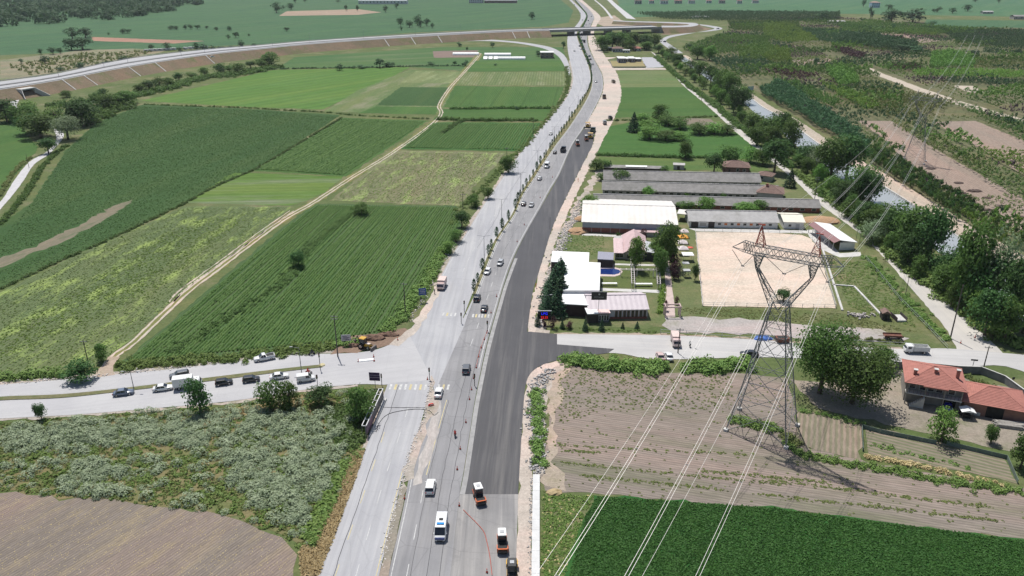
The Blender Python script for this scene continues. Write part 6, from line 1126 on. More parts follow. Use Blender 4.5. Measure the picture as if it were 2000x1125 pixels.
def car(name, label, cat, p, rz, kind, colr, group=None, tiny=False):
    t = thing(name, label, cat, (p.x, p.y, p.z), rz, group); c = paint('paint_' + colr, CP[colr])
    l, w, h, hood, belt, cab = dict(sedan=(4.55, 1.78, 1.44, .86, .92, (-.36, .22, -.22, .05)), hatch=(4.0, 1.72, 1.48, .88, .94, (-.47, .24, -.38, .08)), suv=(4.45, 1.84, 1.68, 1.0, 1.05, (-.48, .24, -.40, .09)), estate=(4.6, 1.8, 1.5, .88, .94, (-.48, .22, -.40, .06)), van=(4.4, 1.82, 1.85, 1.02, 1.1, (-.49, .30, -.47, .14)), minibus=(5.6, 2.0, 2.45, 1.15, 1.3, (-.49, .42, -.47, .28)), pickup=(5.2, 1.84, 1.75, 1.02, 1.05, (-.08, .25, -.04, .10)))[kind]
    hw = w / 2
    tail = .80 if kind == 'sedan' else .9
    body = [ring(-l * .5, hw * .86, .38, belt * tail * .95), ring(-l * .47, hw * .96, .26, belt * (.97 if kind == 'sedan' else 1)), ring(-l * .25, hw, .22, belt), ring(l * .2, hw, .22, belt), ring(l * .27, hw * .98, .22, hood + .02), ring(l * .44, hw * .93, .24, hood * .92), ring(l * .5, hw * .80, .34, hood * .76)]
    if kind == 'minibus': body = [ring(-l * .5, hw * .9, .35, belt), ring(-l * .47, hw, .28, belt), ring(l * .38, hw, .28, belt), ring(l * .46, hw * .95, .28, belt * .9), ring(l * .5, hw * .84, .36, belt * .72)]
    MB().loft(body).build('body', c, t, True)
    x0, x1, x2, x3 = (k * l for k in cab); tw = hw * .80 if kind not in ('van', 'minibus') else hw * .93; bw = hw * .93; e = .015
    gl = c if kind in ('van',) else glassm()
    MB().loft([[(x0, -bw, belt - .02), (x1, -bw, belt - .02), (x1, bw, belt - .02), (x0, bw, belt - .02)], [(x2, -tw, h - .05), (x3, -tw, h - .05), (x3, tw, h - .05), (x2, tw, h - .05)]]).build('window', glassm(), t)
    MB().loft([[(x2 - .06, -tw - .02, h - .06), (x3 + .05, -tw - .02, h - .06), (x3 + .05, tw + .02, h - .06), (x2 - .06, tw + .02, h - .06)], [(x2 + .06, -tw + .1, h), (x3 - .05, -tw + .1, h), (x3 - .05, tw - .1, h), (x2 + .06, tw - .1, h)]]).build('roof', c, t)
    if kind == 'van':      # closed cargo sides
        for s in (-1, 1): MB().add([(x0 + .02, s * (bw + e), belt), (x1 - 1.35, s * (bw + e), belt), (x1 - 1.35, s * (tw + e + .01), h - .06), (x2, s * (tw + e + .01), h - .06)], [(0, 1, 2, 3) if s < 0 else (3, 2, 1, 0)]).build('cargo_panel', c, t)
        MB().add([(x0 - .03, -bw, belt), (x0 - .03, bw, belt), (x2 - .03, tw, h - .06), (x2 - .03, -tw, h - .06)], [(0, 3, 2, 1)]).build('rear_door', c, t)
    if not tiny:
        P_ = MB()
        for s in (-1, 1):
            for (a, b) in ((x0, x2), (x1, x3), ((x0 + x1) / 2 - .1, (x2 + x3) / 2 - .05)): P_.tube((a, s * (bw + .005), belt - .02), (b, s * (tw + .005), h - .04), .045, n=4)
        P_.build('pillar', c, t)
        for s in (-1, 1):
            MB().bb(l * .46, l * .495, s * hw * .62 - .17, s * hw * .62 + .17, hood * .62, hood * .76).build('headlight', lampw, t); MB().bb(-l * .505, -l * .475, s * hw * .72 - .13, s * hw * .72 + .13, belt * .66, belt * .86).build('tail_light', lampr, t)
            MB().bb(x1 - .45, x1 - .28, s * (hw + .09) - .09, s * (hw + .09) + .09, belt - .03, belt + .12).build('mirror', c, t)
        MB().bb(l * .485, l * .507, -hw * .5, hw * .5, .36, .52).build('grille', blackp, t); MB().bb(-l * .51, -l * .495, -.26, .26, .5, .62).build('number_plate', lampw, t)
    for x in (-l * .31, l * .31):
        for y in (-hw + .1, hw - .1): wheel(t, x, y, .33 if kind != 'minibus' else .38)
    if kind == 'pickup':
        MB().bb(-l * .46, -l * .1, -hw * .84, hw * .84, belt + .004, belt + .03).build('cargo_bed', blackp, t)
        for s in (-1, 1): MB().bb(-l * .48, -l * .09, s * hw * .92 - .04, s * hw * .92 + .04, belt, belt + .16).build('bed_side', c, t)
        MB().bb(-l * .49, -l * .475, -hw * .9, hw * .9, belt - .2, belt + .16).build('tailgate', c, t)
    return t
def V(x, y, z=.1): p = G(x, y); p.z = z; return p
def head(a, b): return dirang(a, b)
WE = head((240, 790), (600, 742)); WW = head((517, 700), (351, 731))
car('saloon_car', 'blue-grey saloon rearmost in the western road queue', 'car', V(242, 771), WE, 'sedan', 'bluegrey'); car('saloon_car', 'white saloon between blue-grey car and white box van', 'car', V(319, 762), WE, 'sedan', 'white')
car('hatchback', 'black hatchback directly ahead of the white box van', 'car', V(438, 751), WE, 'hatch', 'black'); car('hatchback', 'black hatchback behind the white saloon in the queue', 'car', V(491, 745), WE, 'hatch', 'dark')
car('saloon_car', 'white saloon directly behind the white panel van', 'car', V(546, 739), WE, 'sedan', 'white'); car('panel_van', 'white panel van first in the western road queue', 'van', V(598, 744), WE, 'van', 'white')
car('estate_car', 'grey estate car on the upper lane of the western road', 'car', V(351, 736), WW, 'estate', 'grey'); car('pickup_truck', 'white double-cab pickup on the upper lane of the western road', 'pickup', V(517, 703), WW, 'pickup', 'white')
N1 = head((835, 990), (850, 900)); N2 = head((905, 760), (920, 680)); N3 = head((930, 620), (955, 545)); N4 = head((950, 545), (985, 490)); N5 = head((1010, 420), (1045, 360)); N6 = head((1040, 370), (1075, 310))
car('suv', 'white SUV driving away just above the ambulance', 'car', V(841, 956), N1, 'suv', 'white'); car('saloon_car', 'white saloon waiting beside the dirt strip at the crosswalk', 'car', V(857, 771), N2, 'sedan', 'white'); car('suv', 'dark grey SUV in the middle of the crossing', 'car', V(911, 725), N2, 'suv', 'grey')
car('suv', 'black SUV behind the far crosswalk, left of a dark saloon', 'car', V(932, 586), N3, 'suv', 'black'); car('saloon_car', 'dark saloon at the far crosswalk', 'car', V(946, 606), N3, 'sedan', 'dark'); car('hatchback', 'white hatchback beside the narrow median tip', 'car', V(952, 534), N4 + PI, 'hatch', 'white'); car('hatchback', 'silver hatchback up-road from the white hatchback', 'car', V(977, 517), N4 + PI, 'hatch', 'silver')
car('hatchback', 'dark hatchback, left of a pair driving side by side', 'car', V(1023, 401), N5, 'hatch', 'dark'); car('saloon_car', 'grey saloon, right of a pair driving side by side', 'car', V(1038, 403), N5 + PI, 'sedan', 'silver'); car('saloon_car', 'silver saloon between the side by side pair and the minibus', 'car', V(1054, 351), N6, 'sedan', 'silver')
car('minibus', 'white and blue minibus on the right carriageway', 'minibus', V(1068, 327), N6 + PI, 'minibus', 'white'); car('saloon_car', 'dark car ahead of the minibus by the median', 'car', V(1084, 300), N6, 'hatch', 'dark'); car('saloon_car', 'grey saloon alone on the left carriageway', 'car', V(1076, 263), head((1085, 250), (1060, 280)), 'sedan', 'silver')
EA = head((1200, 672), (1600, 690))
car('saloon_car', 'white car with red trim parked nose-in, left of two', 'car', V(1289, 700), PI / 2, 'sedan', 'redwhite'); car('saloon_car', 'white car parked nose-in, right of two', 'car', V(1306, 700), PI / 2, 'sedan', 'white'); car('saloon_car', 'dark car half hidden behind the near pylon', 'car', V(1463, 695), EA + PI, 'sedan', 'dark')
# ambulance
p = V(862, 1040); t = car('ambulance', 'white ambulance van with blue bonnet and roof lights', 'ambulance', p, N1 + PI, 'minibus', 'white')
MB().bb(2.05, 2.82, -.84, .84, .62, 1.06).build('bonnet', paint('paint_blue', CP['blue']), t); MB().bb(.55, 1.0, -.62, .62, 2.46, 2.62).build('light_bar', M('blue_lamp', (.02, .25, .6), .2), t); MB().bb(-.7, -.2, -.35, .35, 2.46, 2.56).build('roof_hatch', blackp, t); MB().bb(-2.84, -2.78, -.95, .95, 1.0, 2.3).build('rear_trim', paint('paint_blue', CP['blue']), t)
for s in (-1, 1): MB().bb(-2.5, 1.0, s * 1.0 - .012, s * 1.0 + .012, .95, 1.22).build('side_stripe', paint('paint_blue', CP['blue']), t)
# lorries and box vans
def lorry(name, label, cat, p, rz, colr, boxm, L=6.0, hb=2.6, Wd=2.2, dump=False, group=None):
    t = thing(name, label, cat, (p.x, p.y, p.z), rz, group); c = paint('paint_' + colr, CP[colr]); hw = Wd / 2; cabL = 1.9; x1 = L / 2; xc = x1 - cabL
    MB().bb(-L / 2, x1 - .3, -.45, .45, .5, .75).build('chassis', blackp, t)
    MB().loft([ring(xc + .05, hw, .55, 2.2), ring(x1 - .5, hw, .55, 2.2), ring(x1 - .1, hw * .97, .55, 1.35), ring(x1, hw * .9, .6, 1.2)]).build('cab', c, t)
    MB().add([(x1 - .47, -hw * .85, 2.1), (x1 - .47, hw * .85, 2.1), (x1 - .07, hw * .88, 1.36), (x1 - .07, -hw * .88, 1.36)], [(0, 3, 2, 1)]).build('windscreen', glassm(), t)
    for s in (-1, 1): MB().bb(xc + .5, x1 - .6, s * hw - .015, s * hw + .015, 1.35, 1.95).build('side_window', glassm(), t)
    if dump:
        a = MB(); a.bb(-L / 2, xc - .05, -hw, -hw + .1, .8, 2.0).bb(-L / 2, xc - .05, hw - .1, hw, .8, 2.0).bb(xc - .2, xc - .05, -hw + .1, hw - .1, .8, 2.2).bb(-L / 2, -L / 2 + .1, -hw + .1, hw - .1, .8, 1.9).bb(-L / 2 + .1, xc - .2, -hw + .1, hw - .1, .8, .95); a.build('tipper_body', boxm, t)
    else:
        b = MB().loft([ring(-L / 2, hw * 1.02, .8, hb, .05), ring(xc - .06, hw * 1.02, .8, hb, .05)]).build('cargo_box', boxm, t); MB().bb(-L / 2 - .03, -L / 2, -.02, .02, .85, hb - .1).build('door_seam', blackp, b)
    for s in (-1, 1): MB().bb(x1 - .03, x1 + .02, s * hw * .7 - .15, s * hw * .7 + .15, .75, .95).build('headlight', lampw, t); MB().bb(-L / 2 - .03, -L / 2 + .02, s * hw * .8 - .1, s * hw * .8 + .1, .6, .75).build('tail_light', lampr, t)
    for x in (-L * .3, L * .33):
        for y in (-hw + .15, hw - .15): wheel(t, x, y, .42, .28)
    return t
lorry('box_van', 'white box van partly hidden by the dark roadside bush', 'van', V(368, 757), WE, 'white', whitew, 6.4, 3.0)
lorry('box_truck', 'pale red box truck heading for the crossing on the left carriageway', 'truck', V(863, 562), head((870, 540), (848, 585)), 'redwhite', M('pale_red_box', (.6, .48, .44), .7), 5.6, 2.7)
lorry('box_truck', 'pale box van parked across the eastern side road', 'van', V(1319, 672), -PI / 2 - .05, 'redwhite', M('pale_red_box', (.6, .48, .44)), 5.6, 2.5, 2.0)
lorry('dump_truck', 'dark tipper lorry on the right carriageway by the new asphalt', 'truck', V(1100, 296), N6, 'dark', M('dark_tipper', (.06, .06, .065), .7), 7.0, 2.8, 2.4, True)
lorry('dump_truck', 'tipper lorry loaded with soil driving along the gravel shoulder', 'truck', V(1180, 192), head((1180, 195), (1178, 180)), 'dark', M('soil_tipper', (.2, .16, .12), .9), 8.0, 2.8, 2.5, True)
lorry('dump_truck', 'dark green tipper feeding the road paver', 'truck', V(1158, 258), head((1150, 270), (1162, 248)), 'grey', M('green_tipper', (.05, .075, .06), .8), 8.0, 2.8, 2.5, True)
lorry('flatbed_truck', 'white flatbed parked on the gravel beside the paver', 'truck', V(1181, 243), PI / 2, 'white', M('grey_bed', (.3, .3, .3), .8), 5.0, 1.6, 2.0, True); lorry('dump_truck', 'small tipper parked at the gravel edge above the white flatbed', 'truck', V(1192, 234), PI / 2 + .1, 'dark', M('dark_tipper', (.06, .06, .065)), 5.0, 2.0, 2.0, True)
lorry('dump_truck', 'lone tipper on the far gravel beside the pale green field', 'truck', V(1198, 162), PI / 2 + .1, 'dark', M('soil_tipper', (.2, .16, .12)), 6.0, 2.2, 2.2, True)
t = lorry('flatbed_truck', 'white single-cab flatbed pickup on the eastern side road', 'truck', V(1788, 689), EA + PI, 'white', M('white_bed', (.6, .6, .58), .8), 6.0, 1.6, 2.0, True)
# rusty trailer, tractor, blue wreck
p = V(1743, 662); t = thing('farm_trailer', 'rusty flat farm trailer standing on the weedy verge', 'trailer', (p.x, p.y, .05), EA + PI); rust = M('rusty_steel', (.16, .07, .05), .9, .3, 2)
MB().bb(-2.4, 2.4, -1.0, 1.0, .85, 1.0).build('bed', rust, t); MB().bb(-2.4, 2.4, -1.02, -.95, 1.0, 1.35).build('side_board', rust, t); MB().bb(-2.4, 2.4, .95, 1.02, 1.0, 1.35).build('side_board', rust, t); MB().bb(2.4, 3.8, -.06, .06, .7, .8).build('drawbar', rust, t)
for x in (-1.6, 1.4):
    for y in (-.85, .85): wheel(t, x, y, .42, .22)
p = V(1490, 662); t = thing('tarpaulin_heap', 'blue tarpaulin sheet over a heap behind the pylon legs', 'tarpaulin', (p.x, p.y, 0)); MB().dome((0, 0, 0), 2.6, 1.4, 1.0, 12, 4, .15).build('sheet', M('blue_tarp', (.08, .18, .5), .5, .2, 2), t); p = V(1527, 668); t = thing('skip', 'rusty red skip behind the pylon', 'skip', (p.x, p.y, 0)); MB().box(0, 0, .8, 3.0, 1.8, 1.3, 0, 1.15).build('bin', rust, t); MB().bb(-1.3, 1.3, -.7, .7, 1.46, 1.5).build('contents', blackp, t)
# motorbikes and riders
def biker(label, p, rz, shirt, bike, name='motorbike_rider'):
    t = thing('motorbike', 'motorbike ridden by ' + label, 'motorbike', (p.x, p.y, p.z), rz); c = paint('bike_' + bike, CP.get(bike, (.05, .05, .05)))
    wheel(t, -.62, 0, .3, .11); wheel(t, .62, 0, .3, .11); MB().loft([[(-.7, -.1, .55), (.35, -.12, .45), (.35, .12, .45), (-.7, .1, .55)], [(-.75, -.13, .78), (.3, -.15, .85), (.3, .15, .85), (-.75, .13, .78)]]).build('body', c, t); MB().tube((.62, 0, .3), (.38, 0, 1.0), .04).build('fork', blackp, t); MB().tube((.36, -.33, 1.02), (.36, .33, 1.02), .025).build('handlebar', blackp, t); MB().bb(-.7, .1, -.12, .12, .79, .86).build('seat', blackp, t)
    r = thing('person', label, 'person', (p.x, p.y, p.z), rz); sk = M('shirt_' + shirt, dict(red=(.5, .03, .02), white=(.6, .6, .6), dark=(.04, .04, .05), orange=(.7, .18, .02))[shirt], .9)
    def limb(pts, rad): 
        mb = MB()
        for a, b, ra, rb in zip(pts[:-1], pts[1:], rad[:-1], rad[1:]): mb.tube(a, b, ra, rb, 8)
        return mb
    b = limb([(-.25, 0, .88), (-.2, 0, 1.15), (-.1, 0, 1.42), (-.07, 0, 1.5)], [.17, .17, .2, .08])
    for s in (-1, 1):
        for A, B, ra, rb in (((-.1, s * .18, 1.4), (.1, s * .27, 1.18), .06, .05), ((.1, s * .27, 1.18), (.36, s * .28, 1.04), .05, .035), ((-.25, s * .1, .9), (.2, s * .2, .82), .09, .07), ((.2, s * .2, .82), (.0, s * .2, .35), .065, .05)): b.tube(A, B, ra, rb, 8)
    b.build('body', sk, r, True); MB().dome((-.05, 0, 1.58), .13, .12, .16, 10, 4).dome((-.05, 0, 1.58), .13, .12, -.1, 10, 3).build('helmet', M('helmet_' + shirt, dict(red=(.1, .02, .02), white=(.05, .05, .05), dark=(.02, .02, .02), orange=(.6, .6, .6))[shirt], .3), r, True)
biker('rider in red on the right carriageway above the white SUV', V(889, 853), N1, 'red', 'dark'); biker('rider in red beside the white panel van', V(603, 731), WE, 'red', 'red'); biker('rider in white on the eastern side road', V(1347, 678), -PI / 2, 'white', 'dark'); biker('dark-clad rider at the edge of the western road', V(609, 694), WW, 'dark', 'dark')
def person(label, p, shirt, rz=0.0):
    r = thing('person', label, 'person', (p.x, p.y, p.z), rz); b = MB()
    for A, B, ra, rb in (((0, 0, .85), (0, 0, 1.15), .15, .15), ((0, 0, 1.15), (0, 0, 1.42), .15, .19), ((0, 0, 1.42), (0, 0, 1.54), .1, .055)): b.tube(A, B, ra, rb, 8)
    for s in (-1, 1):
        for A, B, ra, rb in (((0, s * .19, 1.42), (.03, s * .26, 1.12), .06, .05), ((.03, s * .26, 1.12), (.1, s * .24, .86), .045, .035), ((0, s * .09, .9), (.05 * s, s * .1, .48), .09, .065), ((.05 * s, s * .1, .48), (0, s * .1, .04), .06, .045), ((0, s * .1, .04), (.16, s * .1, .03), .045, .03)): b.tube(A, B, ra, rb, 8)
    b.build('body', M('workwear_' + shirt, dict(orange=(.65, .2, .03), dark=(.05, .05, .06), white=(.55, .55, .55))[shirt], .9), r, True); MB().dome((0, 0, 1.64), .1, .09, .13, 10, 4).dome((0, 0, 1.64), .1, .09, -.11, 10, 3).build('head', M('skin', (.35, .2, .14), .7), r, True)
person('worker in orange walking on the gravel strip by the sheds', V(1129, 355), 'orange'); person('person in orange on the gravel beside the conifer screen', V(1047, 563), 'orange'); person('dark-clad person at the highway edge below the pale red truck', V(849, 575), 'dark'); person('person in dark clothes on the far gravel by the clinic', V(1178, 124), 'dark')
# tandem and pneumatic rollers
def roller(label, p, rz, main, roofm, name='road_roller', yellow=False):
    t = thing(name, label, 'roller', (p.x, p.y, p.z), rz); c = paint('paint_' + main, CP[main])
    d = MB().tube((1.35, -.85, .6), (1.35, .85, .6), .6, n=18).build('drum', M('drum_steel', (.09, .09, .09), .45, .1, 2, metal=.5), t); MB().tube((1.35, -.95, .6), (1.35, .95, .6), .12, n=8).build('axle', blackp, d)
    if yellow: MB().tube((-1.35, -.85, .6), (-1.35, .85, .6), .6, n=18).build('drum', MATS['drum_steel'], t)
    else:
        for i in range(4): MB().tube((-1.35, -.8 + i * .42, .45), (-1.35, -.48 + i * .42, .45), .45, n=14).build('tyre', rubber, t)
    MB().loft([ring(-2.0, .72, .75, 1.3, .12), ring(-1.6, .82, .55, 1.5, .12), ring(-.3, .82, .5, 1.5, .12), ring(.6, .7, .5, 1.15, .1)]).build('body', blackp, t); MB().loft([ring(.62, .75, .75, 1.25, .1), ring(1.6, .8, 1.22, 1.42, .06), ring(2.05, .78, .9, 1.3, .08)]).build('drum_frame', blackp, t)
    MB().bb(1.7, 2.05, -.8, .8, 1.0, 1.36).build('front_cover', c, t)
    for s in (-1, 1): MB().bb(.7, 1.8, s * .92 - .07, s * .92 + .07, .5, 1.25).build('side_arm', c, t); MB().bb(-2.0, -.6, s * .84 - .03, s * .84 + .03, .8, 1.35).build('side_panel', c, t)
    cab = MB().loft([[(-1.5, -.65, 1.5), (.3, -.65, 1.5), (.3, .65, 1.5), (-1.5, .65, 1.5)], [(-1.35, -.6, 2.75), (.1, -.6, 2.75), (.1, .6, 2.75), (-1.35, .6, 2.75)]]).build('cab_glass', glassm(), t)
    for x in (-1.45, .22):
        for y in (-.66, .66): MB().tube((x, y, 1.45), (x * .93, y * .93, 2.78), .05, n=5).build('cab_post', blackp, t)
    MB().loft([ring(-1.6, .7, 2.76, 2.92, .06), ring(.35, .75, 2.76, 2.92, .06)]).build('roof', roofm, t); MB().bb(-1.0, -.3, -.35, .35, 2.925, 3.0).build('roof_vent', greysheet, t); MB().bb(-.6, -.1, -.3, .3, 1.55, 1.75).build('seat', blackp, t)
roller('orange roller with white cab roof at the edge of the new asphalt', V(936, 978), -PI / 2 + .28, 'orange', bright); roller('orange roller with white cab roof on the milled surface', V(981, 1070), -PI / 2 + .05, 'orange', bright); roller('yellow and black tandem roller at the bottom edge', V(1000, 1120), PI / 2, 'yellow', M('dark_roof', (.05, .05, .05)), yellow=True)
roller('far orange roller, left of two behind the paver', V(1128, 285), -PI / 2 + .1, 'orange', bright); roller('far orange roller, right of two behind the paver', V(1145, 275), -PI / 2 + .1, 'orange', bright)
def paver(label, p, rz):
    t = thing('road_paver', label, 'paver', (p.x, p.y, p.z), rz); c = paint('paint_yellow', CP['yellow'])
    MB().loft([ring(-1.6, 1.2, .4, 1.6, .1), ring(1.8, 1.2, .4, 1.5, .1)]).build('body', c, t); MB().bb(1.8, 3.4, -1.5, 1.5, .5, 1.2).build('hopper', blackp, t); MB().bb(-2.8, -1.7, -2.2, 2.2, .1, .6).build('screed', M('dark_steel', (.08, .08, .08), .6), t)
    for s in (-1, 1): MB().loft([ring(-1.5, .2, .0, .7, .1), ring(1.7, .2, .0, .7, .1)]).build('track', rubber, t, loc=(0, s * 1.05, 0))
    for x in (-1.5, .6):
        for s in (-1, 1): MB().tube((x, s * 1.1, 1.5), (x, s * 1.1, 2.9), .05).build('post', blackp, t)
    MB().bb(-1.8, .9, -1.4, 1.4, 2.9, 3.05).build('canopy', c, t); MB().bb(-.9, -.3, -.6, .6, 1.62, 2.1).build('seat', blackp, t)
paver('yellow paver at the head of the new asphalt, rear machine', V(1148, 249), head((1140, 262), (1156, 235))); paver('yellow paver beside the tipper, nearer machine', V(1153, 270), head((1146, 280), (1160, 255)))
# backhoe loader
p = V(713, 680); t = thing('backhoe_loader', 'yellow backhoe loader digging the verge beside the crossing', 'backhoe', (p.x, p.y, .1), -.38); yl = paint('paint_yellow', CP['yellow'])
MB().loft([ring(-1.2, .45, .6, 1.3, .06), ring(.3, .5, .6, 1.45, .06), ring(1.7, .42, .7, 1.35, .1)]).build('body', yl, t); MB().bb(.35, 1.65, -.4, .4, 1.42, 1.5).build('bonnet', M('pale_bonnet', (.6, .5, .45), .5), t)
MB().loft([[(-1.1, -.75, 1.2), (.3, -.75, 1.2), (.3, .75, 1.2), (-1.1, .75, 1.2)], [(-1.0, -.68, 2.7), (.15, -.68, 2.7), (.15, .68, 2.7), (-1.0, .68, 2.7)]]).build('cab_glass', glassm(), t); MB().loft([ring(-1.2, .8, 2.7, 2.95, .1), ring(.35, .8, 2.7, 2.95, .1)]).build('cab_roof', yl, t)
for x in (-1.05, .25):
    for y in (-.76, .76): MB().tube((x, y, 1.15), (x * .93, y * .92, 2.75), .055, n=5).build('cab_post', blackp, t)
for y in (-.85, .85): wheel(t, -.7, y, .75, .4); wheel(t, 1.35, y * .95, .48, .32)
for y in (-.5, .5): MB().tube((.5, y, 1.2), (2.3, y, .55), .08, n=5).build('loader_arm', yl, t)
MB().loft([[(2.2, -1.15, .1), (2.2, 1.15, .1), (2.3, 1.15, .9), (2.3, -1.15, .9)], [(3.0, -1.15, .05), (3.0, 1.15, .05), (2.75, 1.15, .85), (2.75, -1.15, .85)]]).build('loader_bucket', M('worn_steel', (.14, .12, .11), .7), t)
MB().tube((-1.3, 0, 1.0), (-2.3, .3, 2.9), .15, .12, 6).build('boom', blackp, t); MB().tube((-2.3, .3, 2.9), (-3.3, .7, 1.4), .12, .1, 6).build('dipper_arm', blackp, t); MB().loft([[(-3.6, .4, 1.4), (-3.1, .4, 1.4), (-3.1, 1.0, 1.4), (-3.6, 1.0, 1.4)], [(-3.4, .45, .7), (-3.15, .45, .8), (-3.15, .95, .8), (-3.4, .95, .7)]]).build('digging_bucket', MATS['worn_steel'], t); MB().bb(-1.5, -1.3, -1.0, 1.0, .2, .9).build('stabiliser', blackp, t)
for i, (x, y, rx, ry, h) in enumerate([(728, 662, 3.2, 1.6, 1.3), (758, 655, 3.0, 1.2, 1.0), (690, 676, 1.8, 1.0, .8)]):
    q = G(x, y); tag(MB().dome((q.x, q.y, 0), rx, ry, h, 14, 4, .18).build('dug_soil_heap', M('dug_earth', (.17, .105, .075), .95, .3, 1.5, bump=.8)), ['heap of dug brown soil right behind the backhoe', 'long heap of dug soil right of the backhoe', 'small heap of dug soil left of the backhoe'][i], 'heap')
# distant traffic
far = [(1122, 101, 1), (1164, 161, 0), (1131, 68, 0), (1134, 74, 0), (1137, 80, 0), (1135, 86, 0), (1132, 91, 0), (1138, 92, 0), (1140, 98, 0), (1135, 97, 0), (1144, 107, 0), (1151, 111, 0), (1146, 117, 0), (1153, 117, 0), (1157, 127, 0), (1149, 125, 0), (1155, 33, 0), (1149, 41, 0), (1152, 47, 0), (1145, 49, 0), (1148, 56, 0), (1141, 54, 0), (1140, 63, 0), (1136, 67, 0), (1146, 33, 0), (1133, 27, 1), (1122, 10, 1), (1138, 40, 1)]
for i, (x, y, s) in enumerate(far):
    a = PI / 2 if not s else -PI / 2; a += .12 if y > 60 else 0
    lab = {0: 'white car alone on the far left carriageway', 1: 'small silver car on the far right carriageway bend'}.get(i, nth(i - 2) + ' tiny car in the distant highway queue by the flyover')
    car('distant_car', lab, 'car', V(x, y), a, random.choice(['sedan', 'hatch', 'suv']), 'white' if i in (0, 1) else random.choice(['dark', 'black', 'grey', 'silver', 'white', 'bluegrey']), 'distant highway queue', True)
lorry('box_truck', 'tiny dark lorry in the distant highway queue', 'truck', V(1141, 83), PI / 2, 'dark', M('dark_tipper', (.06, .06, .065)), 7, 3, 2.3)
car('distant_car', 'dark car at the outer bend of the loop road', 'car', V(1402, 57), PI, 'sedan', 'black', None, True); car('distant_car', 'dark car on the loop road beside the canal', 'car', V(1298, 82.5), PI / 2 + .4, 'suv', 'dark', None, True)
q = G(415, 112, ZR); car('distant_car', 'white car alone on the raised road', 'car', Vector((q.x, q.y, ZR + .02)), head((300, 120), (500, 98)), 'sedan', 'white', None, True)
t = thing('tractor', 'small red tractor on the far canal road', 'tractor', tuple(V(1336, 163)), 2.3); MB().loft([ring(-.9, .4, .5, 1.2), ring(1.2, .35, .5, 1.1)]).build('body', paint('paint_red', CP['red']), t); MB().bb(-.9, .1, -.55, .55, 1.2, 2.1).build('cab', glassm(), t); [wheel(t, -.6, y, .7, .35) for y in (-.6, .6)]; [wheel(t, .95, y, .4, .25) for y in (-.5, .5)]
